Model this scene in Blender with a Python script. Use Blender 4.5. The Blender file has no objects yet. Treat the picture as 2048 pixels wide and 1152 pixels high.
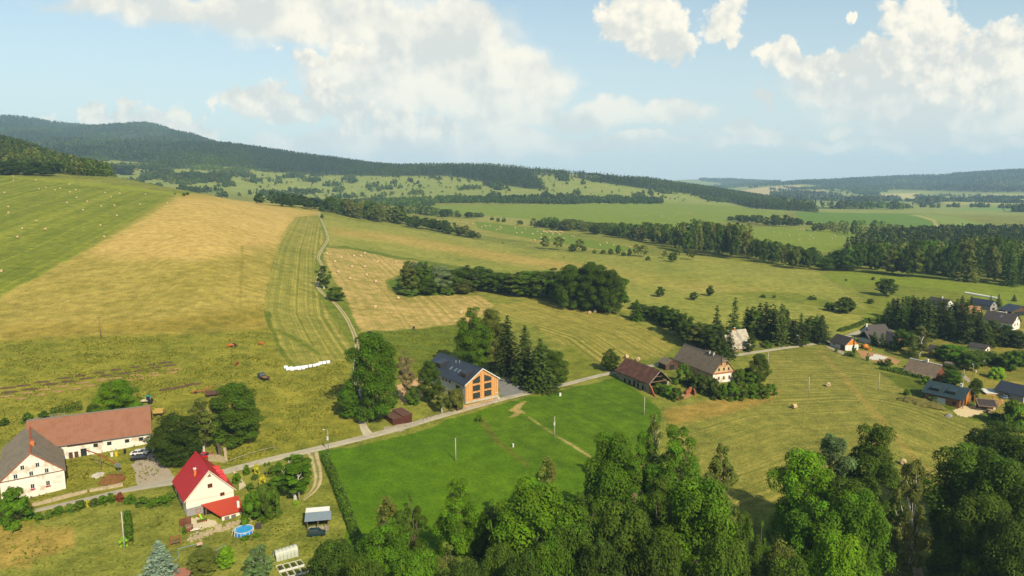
import bpy, bmesh, math, random
import numpy as np
from mathutils import Vector, Matrix

# ------------------------------------------------------------------ camera, light, exposure
F = 1366.0                      # focal length in pixels of the 2048 px wide photograph (24 mm)
PITCH = math.radians(8.37)
CP, SP = math.cos(PITCH), math.sin(PITCH)
HC = 80.0                       # flying height over the valley floor
SUN_AZ = math.atan2(0.50, -0.86)   # direction towards the sun, clockwise from +Y
SUN_EL = math.radians(38)

scene = bpy.context.scene
COL = scene.collection
cam_d = bpy.data.cameras.new('camera')
cam_d.sensor_width = 36.0
cam_d.lens = F / 2048 * 36
cam_d.clip_start = 1.0
cam_d.clip_end = 60000
cam = bpy.data.objects.new('camera', cam_d)
cam.location = (0, 0, HC)
cam.rotation_euler = (math.pi / 2 - PITCH, 0, 0)
COL.objects.link(cam)
scene.camera = cam

sun_d = bpy.data.lights.new('sun', 'SUN')
sun_d.energy = 4.6
sun_d.angle = math.radians(0.5)
sun_d.color = (1.0, 0.885, 0.67)
sun = bpy.data.objects.new('sun', sun_d)
sdir = Vector((math.sin(SUN_AZ) * math.cos(SUN_EL), math.cos(SUN_AZ) * math.cos(SUN_EL), math.sin(SUN_EL)))
sun.rotation_euler = sdir.to_track_quat('Z', 'Y').to_euler()
COL.objects.link(sun)

vs = scene.view_settings
vs.view_transform = 'Standard'
vs.look = 'None'
vs.exposure = 0.88
vs.gamma = 1
cy = scene.cycles
cy.max_bounces = 7
cy.diffuse_bounces = 4
cy.glossy_bounces = 2
cy.transmission_bounces = 3
cy.volume_bounces = 0
cy.transparent_max_bounces = 4
cy.caustics_reflective = False
cy.caustics_refractive = False
cy.use_denoising = True
cy.denoising_prefilter = 'NONE'      # keeps the grass and leaf texture
cy.denoising_input_passes = 'RGB_ALBEDO_NORMAL'
cy.use_adaptive_sampling = False
try: cy.sampling_pattern = 'BLUE_NOISE'
except Exception: pass
cy.volume_step_rate = 1.0

# ------------------------------------------------------------------ pixel <-> world geometry
def ray(px, py):
    a = (np.asarray(px, float) - 1024) / F
    b = (np.asarray(py, float) - 576) / F
    d = CP - b * SP
    return a / d, (-SP - b * CP) / d        # sideways and upward tangent per metre forward

def project(P):
    P = np.asarray(P, float)
    dz = P[..., 2] - HC
    dep = P[..., 1] * CP - dz * SP
    return 1024 + F * P[..., 0] / dep, 576 - F * (P[..., 1] * SP + dz * CP) / dep

def srgb(c):
    c = np.asarray(c, float) / 255.0
    return np.where(c <= 0.04045, c / 12.92, ((c + 0.055) / 1.055) ** 2.4)

def rgb(r, g, b, k=0.55):
    v = srgb((r, g, b)) * k
    return (float(v[0]), float(v[1]), float(v[2]), 1.0)

# ------------------------------------------------------------------ numpy noise
def _hash(ix, iy, seed):
    h = (ix.astype(np.int64) * 374761393 + iy.astype(np.int64) * 668265263 + seed * 1442695041) & 0xFFFFFFFF
    h = ((h ^ (h >> 13)) * 1274126177) & 0xFFFFFFFF
    return ((h ^ (h >> 16)) & 0xFFFF) / 65535.0

def vnoise(x, y, seed=0):
    ix = np.floor(x); iy = np.floor(y)
    fx = x - ix; fy = y - iy
    fx = fx * fx * (3 - 2 * fx); fy = fy * fy * (3 - 2 * fy)
    a = _hash(ix, iy, seed); b = _hash(ix + 1, iy, seed)
    c = _hash(ix, iy + 1, seed); d = _hash(ix + 1, iy + 1, seed)
    return (a * (1 - fx) + b * fx) * (1 - fy) + (c * (1 - fx) + d * fx) * fy - 0.5

def fbm(x, y, oct=3, seed=0):
    r = 0; amp = 1.0
    for o in range(oct):
        r = r + vnoise(x * 2 ** o, y * 2 ** o, seed + o) * amp
        amp *= 0.5
    return r

# ------------------------------------------------------------------ terrain heights: metres under the camera at distance Y, per bearing
COLS = {
 0:    [(60,73),(100,72.5),(132,70.5),(150,69.5),(162,67.5),(175,66),(188,64),(215,59),(240,55),(290,48.5),(330,41),(390,32.5),(470,18.5),(560,5),(700,-14),(790,-21),(900,-46),(1050,-70),(1400,-55),(2000,-60),(2700,-150),(3500,-260),(4600,-430),(5600,-486),(7000,-430),(13000,-300)],
 200:  [(60,74),(100,72.5),(132,70.5),(150,69.3),(162,68),(175,66),(190,64.5),(215,60.5),(240,56),(290,49),(330,43),(390,34),(470,22),(560,9),(690,-9),(780,-16),(900,-18),(1050,-5),(1400,20),(1800,-10),(2300,-90),(3000,-180),(4400,-330),(5200,-392),(7000,-330),(13000,-200)],
 400:  [(60,75),(100,73),(118,71.5),(138,70.2),(150,69.3),(162,67.6),(180,65.6),(212,61.6),(243,57),(290,49),(370,34),(450,24),(600,10.2),(720,5),(900,12),(1300,30),(1700,5),(2300,-58),(2800,-140),(3600,-232),(4500,-308),(5300,-300),(7500,-200),(13000,-50)],
 640:  [(60,78),(100,76),(122,74),(140,71.5),(165,68),(200,64.8),(230,62.5),(285,58.7),(330,55.5),(390,50.5),(490,45),(680,36.6),(830,29.5),(950,27),(1200,40),(1600,47),(2000,32),(2600,-36),(3100,-118),(3400,-125),(4500,-90),(7500,0),(13000,40)],
 900:  [(60,81),(100,79),(125,76.5),(152,73.3),(176,70.9),(211,69),(270,66),(308,63.5),(365,61),(460,59.5),(620,56.8),(710,54.5),(850,55),(1000,54),(1350,47.5),(1650,37),(1950,18),(2450,-34),(2700,-76),(3500,-60),(6000,20),(13000,40)],
 1150: [(60,83),(100,81),(128,78.5),(183,73.2),(218,70.3),(256,69.4),(322,66.3),(380,63.8),(478,61.7),(655,60),(810,59),(1080,58),(1450,51),(1700,38),(1850,31),(2100,4),(2500,-42),(2650,-50),(3500,-30),(6000,30),(13000,40)],
 1400: [(60,84),(100,82),(130,79.5),(156,76),(186,74.3),(217,71.8),(240,70.6),(285,69.4),(332,68),(395,66),(505,65),(700,64),(870,63),(1150,62),(1550,54),(1900,45),(2150,35),(2400,13),(3000,22),(4500,30),(7000,0),(8500,-100),(13000,0)],
 1600: [(60,84),(100,82),(130,79.5),(188,75),(226,73),(290,70.6),(338,69.3),(400,67),(480,65.8),(545,66),(740,67),(950,65.5),(1200,64.7),(1600,62),(2000,59),(2600,63),(3200,63),(4200,36),(5000,4),(6000,-40),(8000,-60),(13000,0)],
 1800: [(60,84),(100,82),(130,79.5),(188,75),(220,73),(290,70.6),(340,69.6),(402,67.5),(490,67),(530,66.5),(800,68),(1000,68),(1650,64),(2100,58),(2800,62),(3600,57),(4600,23),(5300,-14),(6200,-85),(8000,-60),(13000,0)],
 2048: [(60,84),(100,82),(130,79.5),(188,75.5),(222,73.5),(292,71),(345,71),(415,70),(465,69),(500,68.5),(800,71),(1150,70),(1500,69.5),(2200,67),(3200,51),(4000,20),(4700,-30),(5500,-130),(7000,-150),(13000,-50)],
}
def between(a, b, f, ys=(60, 100, 120, 140, 150, 162, 176, 190, 214, 240, 290, 335, 380, 460, 580, 700, 790, 900, 1050, 1350, 1800)):
    g = lambda c, y: float(np.interp(math.log(y), [math.log(p[0]) for p in COLS[c]], [p[1] for p in COLS[c]]))
    return [(y, g(a, y) * (1 - f) + g(b, y) * f) for y in ys]
COLS[300] = between(200, 400, 0.5) + [(2300, -75), (2900, -160), (3600, -250), (4300, -335), (5000, -412), (6500, -340), (13000, -150)]
COLS[480] = between(400, 640, 0.33) + [(2300, -55), (2850, -135), (3400, -178), (4200, -180), (5200, -165), (7500, -80), (13000, 0)]
COLS[-700] = [(y, h - (6 if y > 200 else 0)) for y, h in COLS[0]]
COLS[2700] = COLS[2048]

def pchip(xk, yk, x):
    """Monotone cubic through (xk, yk); yk may have trailing axes."""
    xk = np.asarray(xk, float); yk = np.asarray(yk, float)
    sh = (-1,) + (1,) * (yk.ndim - 1)
    h = np.diff(xk).reshape(sh); d = np.diff(yk, axis=0) / h
    m = np.zeros_like(yk)
    same = d[:-1] * d[1:] > 0
    w1 = 2 * h[1:] + h[:-1]; w2 = h[1:] + 2 * h[:-1]
    with np.errstate(divide='ignore', invalid='ignore'):
        hm = (w1 + w2) / (w1 / d[:-1] + w2 / d[1:])
    m[1:-1] = np.where(same, hm, 0)
    m[0] = d[0]; m[-1] = d[-1]
    x = np.clip(x, xk[0], xk[-1])
    i = np.clip(np.searchsorted(xk, x, side='right') - 1, 0, len(xk) - 2)
    hi = (xk[i + 1] - xk[i]); s = ((x - xk[i]) / hi).reshape(sh); hi = hi.reshape(sh)
    return ((2*s**3 - 3*s**2 + 1) * yk[i] + (s**3 - 2*s**2 + s) * hi * m[i]
            + (-2*s**3 + 3*s**2) * yk[i + 1] + (s**3 - s**2) * hi * m[i + 1])

U = np.concatenate([np.linspace(-1.7, -0.83, 45)[:-1], np.arange(-0.83, 0.8301, 0.0015), np.linspace(0.83, 1.7, 45)[1:]])
LY = np.concatenate([np.arange(math.log(62), math.log(1000), 0.0036), np.arange(math.log(1000), math.log(12800), 0.006)])
YR = np.exp(LY)
xs = sorted(COLS)
prof = np.stack([pchip([math.log(p[0]) for p in COLS[x]], [p[1] for p in COLS[x]], LY) for x in xs])   # column, row
ck = np.array([(x - 1024) / F * CP for x in xs])
HG = pchip(ck, prof, U).T                                    # row, column
def blur(A, sig, axis):
    n = int(3 * sig); k = np.exp(-0.5 * (np.arange(-n, n + 1) / sig) ** 2); k /= k.sum()
    pad = [(0, 0), (0, 0)]; pad[axis] = (n, n)
    B = np.pad(A, pad, mode='edge'); out = np.zeros_like(A)
    for j in range(2 * n + 1):
        sl = [slice(None), slice(None)]; sl[axis] = slice(j, j + A.shape[axis])
        out += k[j] * B[tuple(sl)]
    return out
HG = np.where(YR[:, None] < 2500, blur(blur(HG, 26, 1), 7, 0), blur(blur(HG, 14, 1), 5, 0))
XG = U[None, :] * YR[:, None]
YG = np.broadcast_to(YR[:, None], XG.shape)
ZG = HC - HG
ZG = ZG + 0.5 * fbm(XG / 45, YG / 45, 2, 3) * np.clip((YG - 230) / 300, 0, 1)
far = np.clip((YG - 1700) / 1500, 0, 1)
ZG = ZG + far * (20 * fbm(XG / 420, YG / 420, 3, 11) + 4 * fbm(XG / 90, YG / 90, 2, 5))
ZG = ZG + np.clip((YG - 3000) / 1500, 0, 1) * np.clip((-XG - 200) / 1200, 0, 1) * 55 * fbm(XG / 700 + 3, YG / 900, 3, 21)

ZG = ZG - 1.9 * np.exp(-((XG + 60) ** 2 + (YG - 136.3) ** 2) / (2 * 5.0 ** 2))      # dip: the garden lies below the terrace of the red-roofed house

def ground(x, y):
    x = np.asarray(x, float); y = np.asarray(y, float)
    u = x / y
    r = np.interp(np.log(y), LY, np.arange(len(LY))); c = np.interp(u, U, np.arange(len(U)))
    i = np.clip(r.astype(int), 0, len(LY) - 2); j = np.clip(c.astype(int), 0, len(U) - 2)
    fr = r - i; fc = c - j
    return (ZG[i, j] * (1 - fc) + ZG[i, j + 1] * fc) * (1 - fr) + (ZG[i + 1, j] * (1 - fc) + ZG[i + 1, j + 1] * fc) * fr

TG = (ZG - HC) / YG
def at(px, py, ymin=62.0):
    """The point of the ground that the line of sight through (px, py) meets first beyond ymin."""
    u, t = ray(px, py)
    c = float(np.interp(u, U, np.arange(len(U)))); j = min(int(c), len(U) - 2); fc = c - j
    col = TG[:, j] * (1 - fc) + TG[:, j + 1] * fc
    k0 = int(np.searchsorted(YR, ymin))
    hit = np.nonzero(col[k0:] >= t)[0]
    if len(hit) == 0:
        k = k0 + int(np.argmax(col[k0:])); y = YR[k]
    else:
        k = k0 + int(hit[0])
        if k == k0: y = YR[k]
        else:
            s = (t - col[k - 1]) / (col[k] - col[k - 1] + 1e-12)
            y = math.exp(LY[k - 1] + s * (LY[k] - LY[k - 1]))
    return Vector((float(u) * y, y, float(ground(float(u) * y, y))))

# ------------------------------------------------------------------ object helpers
def link(o, parent=None):
    COL.objects.link(o)
    if parent is not None: o.parent = parent
    return o

def tag(o, label=None, cat=None, group=None, kind=None):
    if label: o['label'] = label
    if cat: o['category'] = cat
    if group: o['group'] = group
    if kind: o['kind'] = kind
    return o

def empty(name, loc, rz=0.0, label=None, cat=None, group=None):
    o = bpy.data.objects.new(name, None)
    o.location = loc; o.rotation_euler = (0, 0, rz); o.empty_display_size = 0.3
    link(o)
    return tag(o, label, cat, group)

def np_mesh(name, V, Fc, mats=(), smooth=False, mat_idx=None):
    """Mesh from an (n,3) array and an (m,k) array of faces with k corners each."""
    V = np.ascontiguousarray(V, dtype=np.float32); Fc = np.ascontiguousarray(Fc, dtype=np.int32)
    me = bpy.data.meshes.new(name)
    m, k = Fc.shape
    me.vertices.add(len(V)); me.vertices.foreach_set('co', V.ravel())
    me.loops.add(m * k); me.loops.foreach_set('vertex_index', Fc.ravel())
    me.polygons.add(m)
    me.polygons.foreach_set('loop_start', np.arange(0, m * k, k, dtype=np.int32))
    me.polygons.foreach_set('use_smooth', np.full(m, smooth, dtype=bool))
    for mt in mats: me.materials.append(mt)
    if mat_idx is not None: me.polygons.foreach_set('material_index', np.ascontiguousarray(mat_idx, dtype=np.int32))
    me.update(calc_edges=True)
    return me

def copy_tree(o, parent=None):
    c = o.copy(); COL.objects.link(c)
    if parent is not None: c.parent = parent
    for ch in list(o.children): copy_tree(ch, c)
    return c

# ------------------------------------------------------------------ node helpers
class NT:
    def __init__(s, nt): s.nt = nt; s.nt.nodes.clear()
    def n(s, kind, **kw):
        nd = s.nt.nodes.new(kind)
        for k, v in kw.items():
            if k.startswith('i_'):
                key = k[2:]; key = int(key) if key.isdigit() else key
                s.set(nd.inputs[key], v)
            else: setattr(nd, k, v)
        return nd
    def set(s, sock, v):
        if isinstance(v, bpy.types.NodeSocket): s.nt.links.new(v, sock)
        elif isinstance(v, bpy.types.Node): s.nt.links.new(v.outputs[0], sock)
        else: sock.default_value = v
    def math(s, op, a, b=0.0, c=0.0, clamp=False):
        nd = s.n('ShaderNodeMath', operation=op, use_clamp=clamp)
        s.set(nd.inputs[0], a); s.set(nd.inputs[1], b); s.set(nd.inputs[2], c)
        return nd.outputs[0]
    def vmath(s, op, a, b=(0, 0, 0)):
        nd = s.n('ShaderNodeVectorMath', operation=op)
        s.set(nd.inputs[0], a); s.set(nd.inputs[1], b)
        return nd.outputs['Value'] if op in ('LENGTH', 'DOT_PRODUCT') else nd.outputs[0]
    def noise(s, vec, scale, detail=2.0, rough=0.5, dims='3D', dist=0.0):
        nd = s.n('ShaderNodeTexNoise', noise_dimensions=dims)
        if dims == '1D': s.set(nd.inputs['W'], vec)
        elif vec is not None: s.set(nd.inputs['Vector'], vec)
        nd.inputs['Scale'].default_value = scale; nd.inputs['Detail'].default_value = detail
        nd.inputs['Roughness'].default_value = rough; nd.inputs['Distortion'].default_value = dist
        return nd.outputs['Fac']
    def mix(s, fac, a, b, mode='MIX'):
        nd = s.n('ShaderNodeMix', data_type='RGBA', blend_type=mode)
        s.set(nd.inputs[0], fac); s.set(nd.inputs[6], a); s.set(nd.inputs[7], b)
        return nd.outputs[2]
    def ramp(s, fac, lo, hi, a=0.0, b=1.0, smooth=True):
        nd = s.n('ShaderNodeMapRange', interpolation_type='SMOOTHSTEP' if smooth else 'LINEAR')
        s.set(nd.inputs[0], fac)
        for i, v in ((1, lo), (2, hi), (3, a), (4, b)): s.set(nd.inputs[i], v)
        return nd.outputs[0]
    def attr(s, name, out='Color'):
        return s.n('ShaderNodeAttribute', attribute_name=name).outputs[out]

def new_mat(name):
    m = bpy.data.materials.new(name); m.use_nodes = True
    return m, NT(m.node_tree)

def finish(t, col, rough=0.85, bump=None, bstr=0.4, bdist=0.1, metal=0.0, spec=0.3):
    p = t.n('ShaderNodeBsdfPrincipled')
    t.set(p.inputs['Base Color'], col); t.set(p.inputs['Roughness'], rough)
    p.inputs['Metallic'].default_value = metal
    p.inputs['Specular IOR Level'].default_value = spec
    if bump is not None:
        b = t.n('ShaderNodeBump'); b.inputs['Strength'].default_value = bstr; b.inputs['Distance'].default_value = bdist
        t.set(b.inputs['Height'], bump); t.set(p.inputs['Normal'], b.outputs[0])
    o = t.n('ShaderNodeOutputMaterial'); t.set(o.inputs[0], p.outputs[0])
    return p

MATS = {}
def mat(name, r, g, b, var=0.18, scale=1.5, rough=0.8, metal=0.0, k=0.55, stain=None, spec=0.3, bump=0.0, coord='Object'):
    """Plain surface with two scales of tonal wear; stain = (r, g, b, amount) blotches."""
    if name in MATS: return MATS[name]
    m, t = new_mat(name)
    tc = t.n('ShaderNodeTexCoord').outputs[coord]
    base = rgb(r, g, b, k)
    n1 = t.noise(tc, scale, 4, 0.6); n2 = t.noise(tc, scale * 7, 3, 0.6)
    f = t.math('ADD', t.math('MULTIPLY', n1, 1.3), t.math('MULTIPLY', n2, 0.7))
    f = t.ramp(f, 0.55, 1.45, 1 - var, 1 + var, False)
    sc = t.n('ShaderNodeVectorMath', operation='SCALE'); sc.inputs[0].default_value = base[:3]; t.set(sc.inputs['Scale'], f)
    c = sc.outputs[0]
    if stain:
        n3 = t.noise(tc, scale * 0.6, 5, 0.7)
        c = t.mix(t.math('MULTIPLY', t.ramp(n3, 0.5, 0.62), stain[3]), c, rgb(*stain[:3], k))
    finish(t, c, rough, n2 if bump else None, bump, 0.05, metal, spec)
    MATS[name] = m
    return m

# ------------------------------------------------------------------ sky: physical daylight sky with cumulus laid out by direction
def build_world():
    w = bpy.data.worlds.new('World'); scene.world = w; w.use_nodes = True
    t = NT(w.node_tree)
    sky = t.n('ShaderNodeTexSky', sky_type='NISHITA', sun_disc=False, sun_elevation=SUN_EL, sun_rotation=SUN_AZ,
              altitude=500, air_density=1.0, dust_density=2.2, ozone_density=1.0)
    d = t.n('ShaderNodeTexCoord').outputs['Generated']
    sp = t.n('ShaderNodeSeparateXYZ'); t.set(sp.inputs[0], d)
    fwd = t.math('MAXIMUM', t.math('ABSOLUTE', sp.outputs[1]), 0.12)
    cx = t.math('DIVIDE', sp.outputs[0], fwd); cz = t.math('DIVIDE', sp.outputs[2], fwd)
    cb = t.n('ShaderNodeCombineXYZ'); t.set(cb.inputs[0], cx); t.set(cb.inputs[1], cz)
    p = cb.outputs[0]
    # the same sideways / upward tangents are used for the ground; cumulus heaps are ellipses in them
    wn = t.n('ShaderNodeTexNoise', noise_dimensions='2D'); t.set(wn.inputs['Vector'], p)
    wn.inputs['Scale'].default_value = 9; wn.inputs['Detail'].default_value = 5; wn.inputs['Roughness'].default_value = 0.6
    off = t.vmath('MULTIPLY', t.vmath('SUBTRACT', wn.outputs['Color'], (0.5, 0.5, 0.5)), (0.10, 0.085, 0))
    q = t.vmath('ADD', p, off)
    def heap(blobs, vec):
        acc = None
        for (x, y, rx, ry) in blobs:
            u, tt = ray(x, y)
            v = t.vmath('MULTIPLY', t.vmath('SUBTRACT', vec, (float(u), float(tt), 0)), (F / rx, F / ry, 0))
            l = t.vmath('LENGTH', v)
            acc = l if acc is None else t.math('SMOOTH_MIN', acc, l, 0.25)
        return t.math('SUBTRACT', 1.0, acc)
    crisp = [(1285, 28, 95, 62), (1345, 88, 55, 50), (1370, 125, 18, 18), (1440, 38, 48, 56), (1465, 85, 22, 30), (1575, 95, 55, 28), (1640, 122, 100, 34), (1745, 122, 80, 42),
             (1850, 50, 85, 85), (1950, 130, 120, 85), (2025, 80, 60, 62), (1690, 30, 16, 12), (1860, 140, 140, 60),
             (640, 198, 44, 46), (500, 192, 84, 34), (565, 214, 70, 32), (690, 234, 62, 44), (800, 254, 90, 32), (870, 264, 74, 26),
             (265, 214, 32, 22), (180, 218, 28, 28), (340, 246, 84, 34), (395, 268, 56, 34), (250, 240, 90, 14),
             (60, 240, 70, 8), (690, 105, 40, 26), (600, 118, 60, 24)]
    soft = [(300, 10, 210, 22), (440, 22, 230, 36), (640, 40, 260, 52), (860, 70, 170, 66), (930, 30, 90, 46), (960, 130, 150, 42), (720, 150, 150, 50), (1060, 180, 80, 66),
            (860, 190, 190, 46), (1010, 225, 120, 32), (1185, 232, 90, 26), (1350, 234, 90, 20), (1000, 275, 150, 24), (700, 285, 180, 28), (1500, 265, 55, 12),
            (1520, 205, 14, 24), (1670, 262, 34, 10), (1860, 215, 230, 55), (2000, 180, 160, 90), (1720, 180, 150, 40), (1280, 275, 120, 8), (1900, 290, 180, 14), (800, 300, 380, 26), (1100, 290, 200, 18), (1560, 285, 160, 10), (300, 262, 160, 14)]
    def billow(vec, sc, det):
        v = t.n('ShaderNodeTexVoronoi', voronoi_dimensions='2D', feature='SMOOTH_F1'); t.set(v.inputs['Vector'], vec)
        v.inputs['Scale'].default_value = sc; v.inputs['Detail'].default_value = det; v.inputs['Roughness'].default_value = 0.62; v.inputs['Smoothness'].default_value = 0.35
        return v.outputs['Distance']
    wv = t.vmath('ADD', p, t.vmath('MULTIPLY', off, (0.22, 0.22, 0)))
    bil = t.math('SUBTRACT', 0.48, billow(wv, 22, 3.0))
    up = t.vmath('ADD', wv, (0.009, 0.013, 0))
    rel = t.math('SUBTRACT', bil, t.math('SUBTRACT', 0.48, billow(up, 22, 2.0)))
    dens = t.noise(p, 30, 7, 0.6, '2D'); dens0 = t.math('SUBTRACT', dens, 0.5)
    mid = t.noise(p, 7, 5, 0.55, '2D'); mid0 = t.math('SUBTRACT', mid, 0.5)
    lay = t.noise(t.vmath('MULTIPLY', p, (0.45, 1.5, 1)), 14, 6, 0.58, '2D'); dens0s = t.math('SUBTRACT', lay, 0.5)
    rel2 = t.math('SUBTRACT', mid, t.noise(t.vmath('ADD', p, (0.015, 0.05, 0)), 7, 3, 0.55, '2D'))
    fc = heap(crisp, t.vmath('ADD', p, t.vmath('MULTIPLY', off, (1.0, 1.0, 0)))); fs = heap(soft, t.vmath('ADD', p, t.vmath('MULTIPLY', off, (1.1, 0.8, 0))))
    cov_c = t.ramp(t.math('ADD', t.math('MULTIPLY', fc, 1.7), t.math('ADD', t.math('MULTIPLY', bil, 0.62), t.math('MULTIPLY', dens0, 0.9))), -0.22, 0.3)
    cov_s = t.math('MULTIPLY', t.ramp(t.math('ADD', t.math('MULTIPLY', fs, 1.5), t.math('ADD', t.math('MULTIPLY', bil, 0.12), t.math('ADD', t.math('MULTIPLY', dens0s, 0.7), t.math('MULTIPLY', mid0, 0.8)))), -0.45, 0.5), 0.96)
    lit_c = t.math('ADD', 0.72, t.math('ADD', t.math('MULTIPLY', rel, 0.95), t.math('ADD', t.math('MULTIPLY', rel2, 1.6), t.math('MULTIPLY', bil, 0.35))), clamp=True)
    lit_s = t.math('ADD', 0.52, t.math('ADD', t.math('MULTIPLY', rel, 0.55), t.math('MULTIPLY', rel2, 3.6)), clamp=True)
    cc = t.mix(lit_c, SKYC['grey'], SKYC['white']); cs = t.mix(lit_s, SKYC['grey'], SKYC['white'])
    skyc = t.n('ShaderNodeMix', data_type='RGBA', blend_type='MULTIPLY'); skyc.inputs[0].default_value = 1
    t.set(skyc.inputs[6], sky.outputs[0]); skyc.inputs[7].default_value = SKYC['tint']
    base = t.mix(t.ramp(cz, -0.02, 0.36, SKYC['hz'], 0.06, False), skyc.outputs[2], SKYC['low'])
    c1 = t.mix(t.math('MULTIPLY', cov_s, t.ramp(cz, 0.0, 0.2, 0.6, 0.95)), base, cs)
    c2 = t.mix(t.math('MULTIPLY', cov_c, t.ramp(cz, 0.0, 0.16, 0.45, 1.0)), c1, cc)
    bg = t.n('ShaderNodeBackground'); t.set(bg.inputs[0], c2); bg.inputs[1].default_value = 0.092
    o = t.n('ShaderNodeOutputWorld'); t.set(o.inputs[0], bg.outputs[0])
    w.cycles.sampling_method = 'MANUAL'; w.cycles.sample_map_resolution = 512

SKYC = dict(grey=(4.7, 4.65, 4.2, 1), white=(6.7, 6.15, 5.0, 1), low=(4.6, 4.85, 4.55, 1), tint=(0.95, 1.03, 0.92, 1), hz=0.88)
build_world()

# ------------------------------------------------------------------ fields: what grows where
# pixel outlines of the photograph are carried onto the ground; gate = distances between which the outline holds
PXG, PYG = project(np.stack([XG, YG, ZG], -1))
wob = fbm(XG / 6, YG / 6, 3, 31)
wpx = wob * np.clip(500 / YG, 0.3, 3.0) * 3.2
PXJ = PXG + wpx; PYJ = PYG + 0.6 * wpx

def poly_mask(pts, gate, soft=1.2):
    P = np.array(pts, float)
    mn = P.min(0) - 4; mx = P.max(0) + 4
    sel = (PXJ > mn[0]) & (PXJ < mx[0]) & (PYJ > mn[1]) & (PYJ < mx[1]) & (YG > gate[0]) & (YG < gate[1])
    idx = np.nonzero(sel.ravel())[0]
    out = np.zeros(XG.size)
    if len(idx) == 0: return out.reshape(XG.shape)
    x = PXJ.ravel()[idx]; y = PYJ.ravel()[idx]
    inside = np.zeros(len(idx), bool); dist = np.full(len(idx), 1e9)
    for k in range(len(P)):
        x0, y0 = P[k]; x1, y1 = P[(k + 1) % len(P)]
        cond = (y0 > y) != (y1 > y)
        with np.errstate(divide='ignore', invalid='ignore'):
            xi = (x1 - x0) * (y - y0) / (y1 - y0 + 1e-12) + x0
        inside ^= cond & (x < xi)
        dx, dy = x1 - x0, y1 - y0
        s = np.clip(((x - x0) * dx + (y - y0) * dy) / (dx * dx + dy * dy + 1e-9), 0, 1)
        dist = np.minimum(dist, (x - x0 - s * dx) ** 2 + (y - y0 - s * dy) ** 2)
    sd = np.where(inside, 1, -1) * np.sqrt(dist)
    v = np.clip(sd / (2 * soft) + 0.5, 0, 1); v = v * v * (3 - 2 * v)
    out[idx] = v
    return out.reshape(XG.shape)

def world_line(px):
    return np.array([at(*p)[:2] for p in px])

def phase_from_line(px):
    """Metres from a polyline on the ground (mowing follows the field edge)."""
    L = world_line(px); d = np.full(XG.size, 1e9)
    x = XG.ravel(); y = YG.ravel()
    for k in range(len(L) - 1):
        dx, dy = L[k + 1] - L[k]
        s = ((x - L[k, 0]) * dx + (y - L[k, 1]) * dy) / (dx * dx + dy * dy)
        if k > 0: s = np.maximum(s, 0)
        if k < len(L) - 2: s = np.minimum(s, 1)
        d = np.minimum(d, np.hypot(x - L[k, 0] - s * dx, y - L[k, 1] - s * dy))
    return d.reshape(XG.shape)

CA = np.zeros(XG.shape + (3,)); CB = np.zeros_like(CA); PAR = np.zeros(XG.shape + (4,)); PHASE = np.zeros(XG.shape)
CA[:] = rgb(150, 150, 62)[:3]; CB[:] = rgb(108, 118, 38)[:3]
PAR[:] = (0.0, 1.0, 0.2, 1.0)      # stripe strength, blotch strength, stripe frequency per metre, fine grain

def field(pts, ca, cb, stripe=0.0, line=None, freq=0.2, blotch=1.0, grain=1.0, gate=(0, 1000), soft=1.2, weight=1.0):
    global CA, CB, PAR, PHASE
    m = poly_mask(pts, gate, soft) * weight
    if m.max() <= 0: print('empty field', pts[0]); return
    m3 = m[..., None]
    CA = CA * (1 - m3) + np.array(rgb(*ca)[:3]) * m3
    CB = CB * (1 - m3) + np.array(rgb(*cb)[:3]) * m3
    PAR = PAR * (1 - m3) + np.array((stripe, blotch, freq, grain)) * m3
    if line is not None:
        PHASE = np.where(m > 0.5, phase_from_line(line), PHASE)

# far country first
farm_ = np.clip((YG - 1650) / 100, 0, 1)[..., None]
CA = CA * (1 - farm_) + np.array(rgb(160, 162, 80)[:3]) * farm_
CB = CB * (1 - farm_) + np.array(rgb(120, 140, 58)[:3]) * farm_
N = 1000
# left green hay field with round bales
field([(-300, 345), (0, 349), (100, 357), (260, 372), (362, 388), (300, 470), (0, 620), (-300, 740)], (150, 155, 48), (128, 140, 40), gate=(250, N))
field([(-300, 349), (-20, 351), (60, 359), (127, 367), (250, 379), (357, 391), (335, 407), (285, 440), (200, 484), (100, 538), (0, 591), (-300, 720), (-300, 349)],
      (146, 150, 48), (100, 116, 26), 0.9, [(0, 476), (178, 405)], 0.075, 0.5, 0.5, gate=(250, N))
# unmown grass around the farm
field([(-300, 610), (0, 675), (200, 668), (400, 664), (540, 650), (575, 735), (700, 720), (720, 880), (640, 900), (460, 930), (-300, 1152)], (156, 148, 54), (112, 120, 34), gate=(0, 300))
# golden barley
gold = [(-300, 735), (0, 593), (100, 540), (200, 486), (285, 442), (335, 409), (362, 394), (385, 386), (480, 396), (560, 408), (640, 424), (632, 432), (590, 434), (572, 455), (557, 490), (545, 530),
        (530, 590), (527, 625), (535, 655), (400, 665), (200, 670), (0, 679), (-300, 690)]
field(gold, (186, 166, 82), (148, 138, 54), 0.12, [(0, 600), (345, 405)], 0.25, 1.0, 0.9, gate=(200, N))
field([(357, 393), (480, 398), (640, 425), (590, 436), (555, 490), (400, 520), (230, 520), (170, 510)], (217, 185, 108), (192, 164, 86), 0.12, [(345, 405), (0, 600)], 0.25, 1.0, 0.9, gate=(200, N), soft=16, weight=0.9)
field([(0, 655), (300, 640), (530, 615), (535, 655), (400, 665), (200, 670), (0, 679)], (168, 146, 56), (126, 118, 38), 0, None, 0.2, 1.2, gate=(200, N), soft=14, weight=0.8)
field([(380, 381), (450, 384), (520, 394), (640, 418), (600, 420), (480, 396)], (180, 166, 78), (140, 142, 52), gate=(400, N))
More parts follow.
